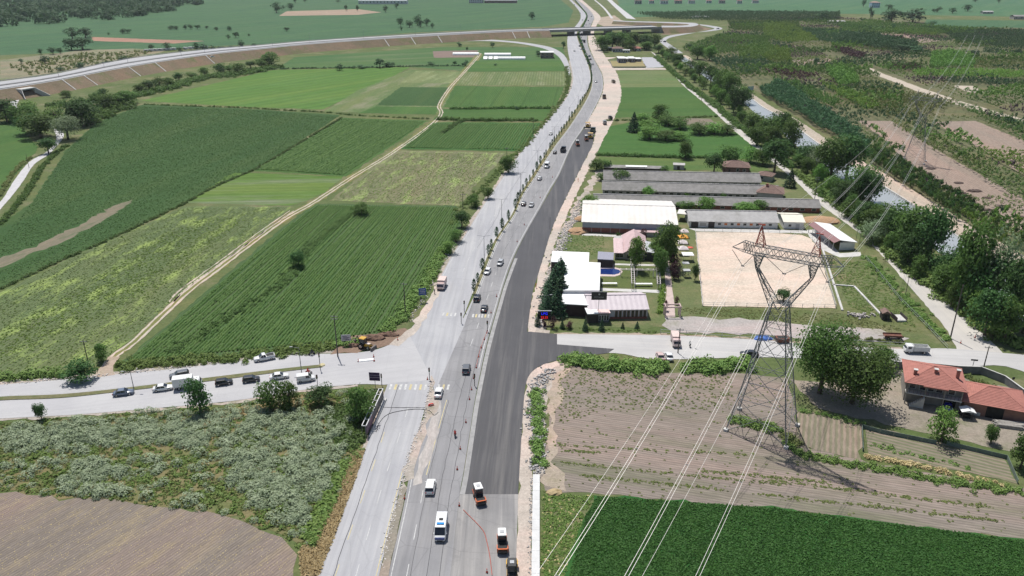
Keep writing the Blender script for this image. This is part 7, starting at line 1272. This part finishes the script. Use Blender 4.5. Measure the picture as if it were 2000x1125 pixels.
# ================================================================ lattice pylons and conductors
galv = M('pylon_steel', (.21, .213, .218), .6, .2, 1, metal=.2); redp = M('pylon_red', (.45, .06, .04), .6); insm = M('insulator', (.24, .22, .21), .4)
c1 = Vector((54.3, 146.0, 0)); c2 = G(1785, 316); ln = (c2 - c1); ln.z = 0; ln.normalize(); LA = math.atan2(ln.y, ln.x) - PI / 2     # local +y along the line, +x along the arms
def lat(mb, a, b, a2, b2, n, r):        # zigzag bracing between two chords
    a, b, a2, b2 = map(Vector, (a, b, a2, b2))
    for k in range(n):
        p, q = a.lerp(b, k / n), a2.lerp(b2, (k + 1) / n); p2, q2 = a2.lerp(b2, k / n), a.lerp(b, (k + 1) / n)
        mb.tube(p, q, r, n=4, cap=False); mb.tube(p2, q2, r, n=4, cap=False); mb.tube(q2, q, r, n=4, cap=False)
def pylon(label, c, scale, r0=.105):
    t = thing('pylon', label, 'pylon', (c.x, c.y, 0), LA, 'lattice pylons'); S = scale
    def sec(z, h, g): return [Vector((sx * h * S, sy * g * S, z * S)) for sx, sy in ((-1, -1), (1, -1), (1, 1), (-1, 1))]
    lv = [(0, 6.4, 5.0), (8, 5.0, 4.0), (16, 3.7, 3.0), (23, 2.6, 2.2), (29, 1.7, 1.55)]; A = [sec(*k) for k in lv]
    for i in range(4):
        mb = MB()
        for k in range(len(A) - 1): mb.tube(A[k][i], A[k + 1][i], r0 * 1.25 * S, n=5)
        mb.build('leg', galv, t); p = A[0][i]; MB().box(p.x, p.y, .25, .9, .9, .6).build('footing', concrete, t)
    mb = MB()
    for k in range(len(A) - 1):
        for i in range(4):
            j = (i + 1) % 4; lat(mb, A[k][i], A[k + 1][i], A[k][j], A[k + 1][j], 1, r0 * .62 * S)
            m0, m1 = A[k][i].lerp(A[k + 1][j], .5), A[k][i].lerp(A[k + 1][i], .5); m2 = A[k][j].lerp(A[k + 1][j], .5); mb.tube(m0, m1, r0 * .45 * S, n=4, cap=False); mb.tube(m0, m2, r0 * .45 * S, n=4, cap=False)
            for q in range(5): a_ = A[k][i].lerp(A[k + 1][i], q / 5); b_ = A[k][i].lerp(A[k + 1][j], q / 5 * .5); mb.tube(a_, b_, r0 * .34 * S, n=3, cap=False); a_ = A[k][j].lerp(A[k + 1][j], q / 5); b_ = A[k][j].lerp(A[k + 1][i], q / 5 * .5); mb.tube(a_, b_, r0 * .34 * S, n=3, cap=False)
    mb.build('body_bracing', galv, t)
    W0 = A[-1]; zb, zt = 39.3, 41.2; xb = 5.4
    for s in (-1, 1):                   # the two arms of the window frame
        mb = MB(); low = [Vector((s * .15 * S, sy * 1.55 * S, 29 * S)) for sy in (-1, 1)] + [Vector((s * 1.55 * S, sy * 1.55 * S, 29 * S)) for sy in (1, -1)]
        mid = [Vector((s * 5.1 * S, sy * .3 * S, 36.4 * S)) for sy in (-1, 1)] + [Vector((s * 5.6 * S, sy * .3 * S, 36.4 * S)) for sy in (1, -1)]
        top = [Vector((s * (xb - 1.0) * S, sy * .8 * S, zb * S)) for sy in (-1, 1)] + [Vector((s * (xb + .8) * S, sy * .8 * S, zb * S)) for sy in (1, -1)]
        for B0, B1 in ((low, mid), (mid, top)):
            for i in range(4): mb.tube(B0[i], B1[i], r0 * .95 * S, n=4); lat(mb, B0[i], B1[i], B0[(i + 1) % 4], B1[(i + 1) % 4], 4, r0 * .42 * S)
        mb.build('window_arm', galv, t)
        mb = MB(); P = Vector((s * xb * 1.02 * S, 0, 45.6 * S)); base = [Vector((s * (xb + dx) * S, dy * S, zt * S)) for dx, dy in ((-1, -.8), (.8, -.8), (.8, .8), (-1, .8))]
        for q in base: mb.tube(q, P, r0 * .8 * S, r0 * .6 * S, 4)
        for i in range(4): lat(mb, base[i], base[i].lerp(P, .85), base[(i + 1) % 4], base[(i + 1) % 4].lerp(P, .85), 3, r0 * .38 * S)
        pk = mb.build('earth_peak', redp if scale > .9 else galv, t); MB().tube(P + Vector((-.7 * S, 0, 0)), P + Vector((.7 * S, 0, 0)), r0, n=4).build('peak_bar', redp if scale > .9 else galv, pk)
    mb = MB(); tip = 10.8
    for sy in (-1, 1):
        for z in (zb, zt): mb.tube((-xb * S - S, sy * .8 * S, z * S), (xb * S + S, sy * .8 * S, z * S), r0 * .9 * S, n=4)
        lat(mb, (-xb * S - S, sy * .8 * S, zb * S), (xb * S + S, sy * .8 * S, zb * S), (-xb * S - S, sy * .8 * S, zt * S), (xb * S + S, sy * .8 * S, zt * S), 10, r0 * .42 * S)
    for z in (zb, zt): lat(mb, (-xb * S - S, -.8 * S, z * S), (xb * S + S, -.8 * S, z * S), (-xb * S - S, .8 * S, z * S), (xb * S + S, .8 * S, z * S), 10, r0 * .4 * S)
    mb.build('bridge_truss', galv, t)
    for s in (-1, 1):
        mb = MB(); tp = Vector((s * tip * S, 0, (zb + .6) * S))
        for sy in (-1, 1):
            for z in (zb, zt):
                a_ = Vector((s * (xb + 1) * S, sy * .8 * S, z * S)); b_ = Vector((s * (tip - 2.3) * S, sy * .55 * S, (z + .35 if z == zt else z + .2) * S)); mb.tube(a_, b_, r0 * .85 * S, n=4); mb.tube(b_, tp, r0 * .7 * S, n=4)
            lat(mb, (s * (xb + 1) * S, sy * .8 * S, zb * S), (s * (tip - 2.3) * S, sy * .55 * S, (zb + .2) * S), (s * (xb + 1) * S, sy * .8 * S, zt * S), (s * (tip - 2.3) * S, sy * .55 * S, (zt + .35) * S), 4, r0 * .4 * S)
        mb.build('cross_arm', galv, t)
    heads = []
    for cx, xl, xr in ((-8.3, -10.8, -6.2), (0, -4.3, 4.3), (8.3, 6.2, 10.8)):
        v = Vector((cx * S, 0, 36.2 * S)); heads.append(v)
        st = MB().tube((xl * S, 0, zb * S), v, .06 * S, n=6).tube((xr * S, 0, zb * S), v, .06 * S, n=6).build('insulator_string', insm, t); MB().tube(v + Vector((-.35, 0, 0)), v + Vector((.35, 0, 0)), .12 * S, n=5).build('clamp', galv, st)
    return t, heads
t1, H1 = pylon('tall lattice pylon with red-tipped peaks standing in the tilled field', c1, 1.0)
t2, H2 = pylon('smaller far lattice pylon standing in the bare nursery plot', c2, .76, .085)
def tw(c, v): a = LA; return Vector((c.x + v.x * math.cos(a) - v.y * math.sin(a), c.y + v.x * math.sin(a) + v.y * math.cos(a), v.z))
wirem = M('conductor', (.62, .60, .57), .45, .05, .3, metal=.3)
def wire(mb, a, b, sag, r, n=26):
    for k in range(n):
        p = a.lerp(b, k / n); q = a.lerp(b, (k + 1) / n); f = lambda u: -4 * sag * u * (1 - u); p.z += f(k / n); q.z += f((k + 1) / n); mb.tube(p, q, r, n=4, cap=False)
side = Vector((math.cos(LA), math.sin(LA), 0))
c0 = c1 - ln * 330; c3 = c2 + ln * 420
for i, nm in enumerate(('left', 'middle', 'right')):
    P1 = tw(c1, H1[i]); P2 = tw(c2, H2[i]); P0 = tw(c0, H1[i]); P3 = tw(c3, H2[i])
    t = thing('power_line', nm + ' twin conductor bundle running between the pylons and overhead', 'power line', tuple(P1), 0, 'overhead conductors')
    for s in (-.24, .24):
        mb = MB(); wire(mb, side * s, P0 - P1 + side * s, 25, .034, 48); wire(mb, side * s, P2 - P1 + side * s, 10, .034); wire(mb, P2 - P1 + side * s, P3 - P1 + side * s, 8, .034); mb.build('conductor', wirem, t)
    for k in (.08, .16, .24, .32, .5): 
        q = (P0 - P1) * k; q.z -= 4 * 25 * k * (1 - k); MB().tube(q - side * .26, q + side * .26, .06, n=5).build('spacer', galv, t)
for s, nm in ((-1, 'left'), (1, 'right')):
    P1 = tw(c1, Vector((s * 5.5, 0, 45.6))); P2 = tw(c2, Vector((s * 4.2, 0, 34.6))); P0 = P1 - ln * 330; t = thing('earth_wire', 'thin ' + nm + ' earth wire over the pylon peaks', 'wire', tuple(P1), 0, 'earth wires'); mb = MB(); wire(mb, Vector(), P0 - P1, 22, .022, 48); wire(mb, Vector(), P2 - P1, 5, .022); mb.build('cable', wirem, t)
# ================================================================ poles, lamps, lights
poled = M('wood_pole', (.10, .085, .075), .9, .25, 1.5)
def pole(label, x, yb, yt, arms=1, r=.14, hmax=14.0, mat=None):
    p = G(x, yb); h = min(hmax, rise(p, yt)); t = thing('utility_pole', label, 'pole', (p.x, p.y, 0), random.uniform(-.3, .3), 'utility poles'); MB().tube((0, 0, 0), (0, 0, h), r, r * .65, 8).build('pole', mat or poled, t)
    for k in range(arms):
        a = MB().bb(-.9, .9, -.06, .06, h - .5 - k * .7, h - .38 - k * .7).build('cross_arm', galv, t)
        for s in (-.8, 0, .8): MB().tube((s, 0, h - .38 - k * .7), (s, 0, h - .14 - k * .7), .05, n=5).build('insulator', insm, a)
    return t, h
pole('dark utility pole beside the upright bush at the dirt track mouth', 172, 707, 664); pole('tall dark utility pole left of the backhoe loader', 660, 697, 615, 2, .18); pole('utility pole at the verge above the crossing', 792, 616, 552, 1, .17); pole('utility pole rising from the dark verge bush', 905, 434, 378, 1); pole('utility pole beside the round tree at the pale field corner', 990, 335, 288, 1); pole('utility pole in the green field left of the highway bend', 1041, 270, 228, 0)
pole('leaning-looking tall pole at the canal road junction', 1856, 661, 557, 0, .2, 16); pole('utility pole by the farmhouse concrete wall', 1920, 722, 676, 1, .16); pole('utility pole beside the canal road above the sand arena', 1590, 395, 345, 2); pole('bare post at the canal road edge right of the rough grass', 1768, 578, 537, 0, .1); pole('utility pole between parked cars and pale box van', 1324, 690, 641, 1, .15); pole('utility pole on the far canal road', 1370, 197, 174, 1); pole('utility pole among the canal belt trees', 1460, 264, 234, 1); pole('thin post left of the open stable gable', 1671, 473, 450, 0, .06, 6); pole('thin post right of the open stable gable', 1677, 482, 452, 0, .06, 6); pole('pole beside the pale gravel road at the left edge', 57, 328, 301, 0, .12); pole('slim pole at the gravel edge beside the old sheds', 1074, 448, 424, 0, .07, 8)
def lamp(label, x, yb, yt, double=True, rz=0.0, hmax=12):
    p = G(x, yb); h = min(hmax, rise(p, yt)); t = thing('street_lamp', label, 'street lamp', (p.x, p.y, .1), rz, 'street lamps'); MB().tube((0, 0, 0), (0, 0, h), .11, .06, 8).build('pole', galv, t)
    for s in ((-1, 1) if double else (1,)): a = MB().tube((0, 0, h - .05), (s * 1.6, 0, h + .25), .05, .04, 6).build('arm', galv, t); MB().box(s * 1.85, 0, h + .26, .7, .25, .12).build('lamp_head', greysheet, a)
for i, (x, yb, yt) in enumerate([(946, 515, 462), (980, 442, 390), (1017, 376, 338), (1050, 323, 295), (1083, 272, 248), (1112, 233, 210), (1129, 207, 188), (1146, 180, 166)]): lamp(nth(i) + ' double-armed street lamp on the highway median from the crossing', x, yb, yt)
lamp('street lamp on the western road median behind the blue-grey saloon', 262, 762, 728, True); lamp('street lamp on the western road median behind the motorbike', 589, 727, 680, False, PI); lamp('lamp post with white head beside the LED sign', 1063, 612, 578, False)
for i, x in enumerate((115, 185, 270, 335, 397, 455, 520, 610, 690, 806, 897)):
    e = min(range(len(nearE)), key=lambda k: abs(PX(nearE[k])[0] - x)); q = nearE[e].lerp(farE[e], .5); t = thing('street_lamp', nth(i) + ' double-armed lamp from the left on the raised road median', 'street lamp', (q.x, q.y, ZR), 1.2, 'raised road lamps'); MB().tube((0, 0, 0), (0, 0, 10), .12, .07, 6).build('pole', galv, t)
    for s in (-1, 1): MB().tube((0, 0, 9.95), (s * 1.8, 0, 10.2), .06, n=5).build('arm', galv, t)
def tlight(label, x, yb, yt):
    p = G(x, yb); h = min(6, max(3.2, rise(p, yt))); t = thing('traffic_light', label, 'traffic light', (p.x, p.y, .1), random.uniform(-.4, .4), 'traffic lights'); MB().tube((0, 0, 0), (0, 0, h), .08, n=8).build('pole', blackp, t); b = MB().bb(-.17, .17, -.16, .16, h - 1.0, h).build('signal_head', blackp, t)
    for k, c in enumerate(((.4, .02, .02), (.4, .25, .02), (.02, .3, .1))): MB().tube((0, -.161, h - .2 - k * .3), (0, -.19, h - .2 - k * .3), .1, n=8).build('lens', M('lens%d' % k, c, .2), b)
for a in (('traffic light on the median tip beyond the far crosswalk', 907, 610, 588), ('short traffic light just below the median tip', 901, 632, 617), ('traffic light at the new asphalt edge by the far crosswalk', 952, 648, 633), ('traffic light on the white island at the new asphalt edge', 927, 754, 733), ('traffic light at the near end of the dirt strip', 839, 742, 724), ('traffic light at the western road median end', 626, 723, 691), ('traffic light at the lower kerb of the western road', 621, 758, 733), ('traffic light beside the hoarding corner', 746, 754, 742)): tlight(*a)
# ================================================================ signs and hoarding
def text(body, size, mat, parent, loc, rot=(PI / 2, 0, 0), name='lettering'):
    cu = bpy.data.curves.new(name, 'FONT'); cu.body = body; cu.size = size; cu.align_x = 'CENTER'; cu.align_y = 'CENTER'; cu.extrude = .02
    o = bpy.data.objects.new('tmp', cu); COL.objects.link(o); dg = bpy.context.evaluated_depsgraph_get(); me = bpy.data.meshes.new_from_object(o.evaluated_get(dg)); bpy.data.objects.remove(o)
    me.materials.clear(); me.materials.append(mat); q = link(name, me, parent, loc); q.rotation_euler = rot; return q
def emis(name, c, s):
    m, t, b = nodes(name); b.inputs['Base Color'].default_value = rgb(c); b.inputs['Emission Color'].default_value = rgb(c); b.inputs['Emission Strength'].default_value = s; MATS[name] = m; return m
def panel(name, label, x, yb, z0, z1, w, mat, rz=0.0, posts=2, cat='sign'):
    p = G(x, yb); t = thing(name, label, cat, (p.x, p.y, .05), rz)
    for s in ((-w * .32, w * .32) if posts == 2 else (0,)): MB().tube((s, .08, 0), (s, .08, z1 - .1), .07, n=6).build('post', galv, t)
    MB().bb(-w / 2, w / 2, -.05, .02, z0, z1).build('board', mat, t); return t
t = panel('billboard', 'dark restaurant billboard on a single post before the lavender house', 1168, 626, 6.3, 8.7, 4.3, M('billboard_black', (.025, .024, .026), .5), 0, 1); silver = M('sign_silver', (.32, .32, .31), .5)
text('POTAMIA', .62, silver, t, (0, -.075, 7.1)); MB().tube((0, -.06, 8.0), (0, -.09, 8.0), .28, n=12).build('emblem', silver, t); MB().bb(-2.2, 2.2, -.09, .06, 8.7, 8.78).build('frame', steel, t)
t = panel('led_sign', 'black LED sign with blue and red lines of text at the corner', 1063, 634, 1.6, 4.0, 3.6, M('led_black', (.01, .01, .012), .5)); MB().bb(-1.95, 1.95, -.15, .12, 4.0, 4.25).build('hood', greysheet, t); text('LPG', 1.05, emis('led_blue', (.01, .02, .9), 1.2), t, (0, -.08, 3.3)); text('22.22', .9, emis('led_red', (.9, .02, .03), 1.0), t, (0, -.08, 2.15))
t = panel('road_sign', 'white direction panel with dark lettering beside the backhoe', 677, 676, 1.5, 3.3, 2.5, M('sign_white', (.5, .48, .5), .5), .1); dk_ = M('sign_dark_text', (.08, .07, .1)); 
for k, (x, z, w) in enumerate([(-.3, 2.8, 1.2), (.1, 2.45, 1.6), (-.2, 2.1, 1.4), (.3, 1.8, 1.0)]): MB().bb(x - w / 2, x + w / 2, -.07, -.052, z - .07, z + .07).build('text_line', dk_, t)
t = panel('road_sign', 'blue direction sign at the verge above the crossing', 826, 590, 2.2, 4.4, 2.2, M('sign_blue', (.03, .08, .3), .4), .2); [MB().bb(-.8, .8, -.07, -.052, z - .06, z + .06).build('text_line', whitew, t) for z in (3.9, 3.4, 2.9)]
t = panel('road_sign', 'dark purple board with pale lines at the hoarding corner', 733, 756, 1.7, 3.9, 2.6, M('sign_purple', (.06, .03, .09), .5), -.1, 1); [MB().bb(-1.2, 1.2, -.07, -.052, z - .07, z + .07).build('text_line', M('sign_lilac', (.4, .3, .4)), t) for z in (3.2, 2.6)]
t = panel('road_sign', 'small dark plate on a post behind the farmhouse wall', 1900, 716, 1.6, 2.0, 1.6, blackp, -.2, 1); t = panel('road_sign', 'round sign on a thin post right of the farmhouse wall', 1976, 752, 1.5, 2.1, .6, blackp, 0, 1); t = panel('road_sign', 'far blue direction sign beside the canal bank track', 1465, 182, 2.0, 5.0, 5.0, M('sign_pale_blue', (.3, .38, .5), .5), .3)
A, B = G(749, 781), G(716, 855); d = A - B; t = thing('advertising_hoarding', 'long roadside advertising hoarding seen edge-on at the highway', 'hoarding', (B.x, B.y, 0), math.atan2(d.y, d.x)); L = d.length; hh = 2.9; cols = [(.14, .09, .12), (.2, .1, .13), (.10, .09, .1), (.17, .15, .13), (.12, .11, .10), (.09, .085, .08)]
for k in range(6): MB().bb(L * k / 6 + .03, L * (k + 1) / 6 - .03, -.12, -.05, .5, hh).build('poster_panel', M('poster%d' % k, cols[k], .6, .5, 1.6), t)
MB().bb(0, L, -.2, -.04, hh, hh + .2).build('top_rail', whitew, t); MB().bb(0, L, .75, .9, hh, hh + .15).build('back_rail', whitew, t)
for k in range(7): MB().bb(L * k / 6 - .06, L * k / 6 + .06, -.02, .76, hh + .02, hh + .12).build('strut', whitew, t); MB().bb(L * k / 6 - .07, L * k / 6 + .07, .0, .14, 0, hh).build('post', galv, t); MB().tube((L * k / 6, .8, hh), (L * k / 6, 1.0, 0), .05, n=5).build('brace', galv, t)
MB().bb(-.1, L + .1, -.75, -.45, 0, .5).build('concrete_barrier', concrete, t)
# ================================================================ cones, barriers, debris
conem = M('cone_orange', (.75, .07, .03), .5); bandm = M('cone_band', (.75, .75, .72), .5)
cp = MB().box(0, 0, .03, .4, .4, .06).mesh('base', blackp); cb = MB().tube((0, 0, .06), (0, 0, .85), .17, .04, 10).mesh('cone_body', conem); cs = MB().tube((0, 0, .42), (0, 0, .58), .115, .095, 10).mesh('reflective_band', bandm)
CONES = [(893, 918), (899, 878), (910, 826), (917, 781), (921, 762), (925, 740), (930, 719), (935, 698), (940, 680), (946, 664), (951, 651), (959, 612), (970, 580), (1010, 473), (1024, 440), (1055, 387), (1079, 347)]
for i, (x, y) in enumerate(CONES):
    p = G(x, y); t = thing('traffic_cone', nth(i) + ' orange cone from the bottom along the new asphalt edge', 'traffic cone', (p.x, p.y, .105), 0, 'cones along the new asphalt'); link('base', cp, t); b = link('cone_body', cb, t); link('reflective_band', cs, b)
for x, y, lab in ((897, 989, 'orange cone left of the near orange roller'), (951, 1119, 'orange cone at the bottom edge beside the cable'), (835, 742, 'orange cone at the top of the dirt strip'), (790, 975, 'orange cone standing in the rubble median'), (777, 665, 'orange cone right of the dug soil heap'), (700, 707, 'orange cone at the left end of the white island'), (730, 698, 'orange cone at the upper right of the white island'), (731, 706, 'orange cone at the lower right of the white island'), (1876, 671, 'orange cone by the tall pole at the canal road junction'), (1904, 660, 'orange cone in the middle of the canal road mouth')):
    p = G(x, y); t = thing('traffic_cone', lab, 'traffic cone', (p.x, p.y, .105), 0, 'single traffic cones'); link('base', cp, t); b = link('cone_body', cb, t); link('reflective_band', cs, b)
def tape(name, label, px, r, mat, cat, z=.14):
    c = smooth(W(px), 5); mb = MB(); o = c[0].copy()
    for p, q in zip(c[:-1], c[1:]): mb.tube(Vector((p.x - o.x, p.y - o.y, z + random.uniform(0, .06))), Vector((q.x - o.x, q.y - o.y, z + random.uniform(0, .06))), r, n=5)
    return tag(mb.build(name, mat, loc=(o.x, o.y, 0)), label, cat)
tape('warning_tape', 'red warning tape lying across the milled surface', [(905, 997), (918, 1010), (932, 1024), (945, 1040), (951, 1060), (957, 1090), (961, 1125)], .07, M('tape_red', (.4, .1, .07), .6), 'tape'); tape('warning_tape', 'red and white tape strung between cones by the crossing', [(953, 650), (946, 664), (940, 681), (935, 698), (931, 718)], .05, MATS['tape_red'], 'tape', .6)
tape('road_cable', 'black cable stretched across the left carriageway', [(746, 796), (780, 797), (830, 797)], .05, blackp, 'cable', .1); tape('road_cable', 'black cable looping over the highway below the crossing', [(735, 845), (742, 825), (758, 810), (785, 803), (815, 800), (838, 803), (848, 812), (856, 806)], .06, blackp, 'cable', .1)
p = G(842, 793); t = thing('plastic_barrier', 'fallen red plastic barrier on the dirt strip', 'barrier', (p.x, p.y, .15), .4); MB().box(0, 0, .25, 1.4, .4, .5, 0, .7).build('body', M('barrier_red', (.6, .05, .04), .5), t); MB().bb(-.3, .3, -.22, -.2, .2, .35).build('white_band', bandm, t)
A, B = G(700, 706), G(729, 703); d = B - A; t = thing('traffic_island', 'white concrete traffic island on the western road mouth', 'island', (A.x, A.y, .09), math.atan2(d.y, d.x)); MB().loft([[(0, -.6, 0), (d.length, -.6, 0), (d.length + .4, 0, 0), (d.length, .6, 0), (0, .6, 0), (-.4, 0, 0)], [(0, -.5, .18), (d.length, -.5, .18), (d.length + .3, 0, .18), (d.length, .5, .18), (0, .5, .18), (-.3, 0, .18)]]).build('kerb_body', bright, t)
p = G(629, 714); tag(MB().tube((p.x, p.y, .1), (p.x, p.y, .3), .8, .7, 14).build('median_nose', yellow), 'yellow painted kerb nose at the western road median end', 'kerb')
# rubble stones along shoulders (nobody could count them)
def stones(label, px, n, smin, smax, mat, wid):
    P = along(px, .05, wid); P = P[RNG.permutation(len(P))[:n]] if len(P) > n else P
    mb = MB()
    for x, y in P: s = random.uniform(smin, smax); mb.box(x, y, s * .25, s, s * random.uniform(.5, 1), s * random.uniform(.4, .8), random.uniform(0, 3), random.uniform(.4, .9))
    return tag(mb.build('rubble', mat), label, 'rubble', None, 'stuff')
stm = M('broken_stone', (.50, .47, .44), .95, .3, 1.5, world_=True); stg = M('grey_stone', (.33, .32, .31), .95, .35, 1.5, world_=True)
stones('broken stones beside the gravel strip along the compound', [(1140, 390), (1108, 450), (1090, 500), (1072, 550), (1060, 600), (1055, 640)], 900, .25, .8, stm, 3.2); stones('broken stones along the gravel shoulder below the junction', [(1075, 722), (1045, 765), (1045, 820), (1050, 880), (1048, 925)], 700, .2, .75, stg, 3.0); stones('stones along the concrete drain', [(1040, 935), (1038, 1010), (1037, 1125)], 260, .12, .4, stg, .8); stones('rubble along the upper kerb of the western road', [(0, 748), (120, 740), (330, 720), (480, 701), (620, 690)], 500, .15, .5, stm, 1.6); stones('lumps in the broken median', [(745, 1110), (770, 1000), (785, 950), (800, 890), (830, 810), (842, 745)], 420, .12, .45, stm, 1.0); stones('debris along the highway verge above the crossing', [(800, 630), (840, 560), (870, 505), (905, 450)], 260, .15, .5, stm, 1.4)
tag(MB().dome((G(1083, 963).x, G(1083, 963).y, 0), 1.5, 1.1, .7, 12, 4, .2).build('dry_brush_heap', LEAF['dry']), 'heap of dry brushwood by the concrete drain', 'heap')
for i, (x, y) in enumerate([(1807, 340), (1832, 353), (1850, 366), (1872, 358), (1876, 378), (1902, 374), (1891, 392), (1927, 387), (1928, 411), (1960, 405), (1995, 425), (1818, 330)]):
    q = G(x, y); s = random.uniform(1.6, 2.6); tag(MB().dome((q.x, q.y, .05), s * 1.3, s * .8, s * .35, 14, 4, .2).build('manure_heap', M('dark_manure', (.085, .06, .05), .95, .3, 1.5, bump=.8)), nth(i) + ' dark manure heap on the bare nursery plot', 'heap', 'manure heaps')
# ================================================================ air
hm = bpy.data.materials.new('haze_air'); hm.use_nodes = True; ht = hm.node_tree
ht.nodes.remove(ht.nodes['Principled BSDF']); pv = ht.nodes.new('ShaderNodeVolumePrincipled'); pv.inputs['Color'].default_value = (.88, .93, 1.0, 1); pv.inputs['Density'].default_value = .000045; pv.inputs['Anisotropy'].default_value = .2
ht.links.new(pv.outputs[0], ht.nodes['Material Output'].inputs['Volume'])
tag(MB().bb(-9100, 9100, -1600, 14100, -1.2, 97).build('haze', hm), 'thin pale haze in the distance', 'haze', None, 'stuff')
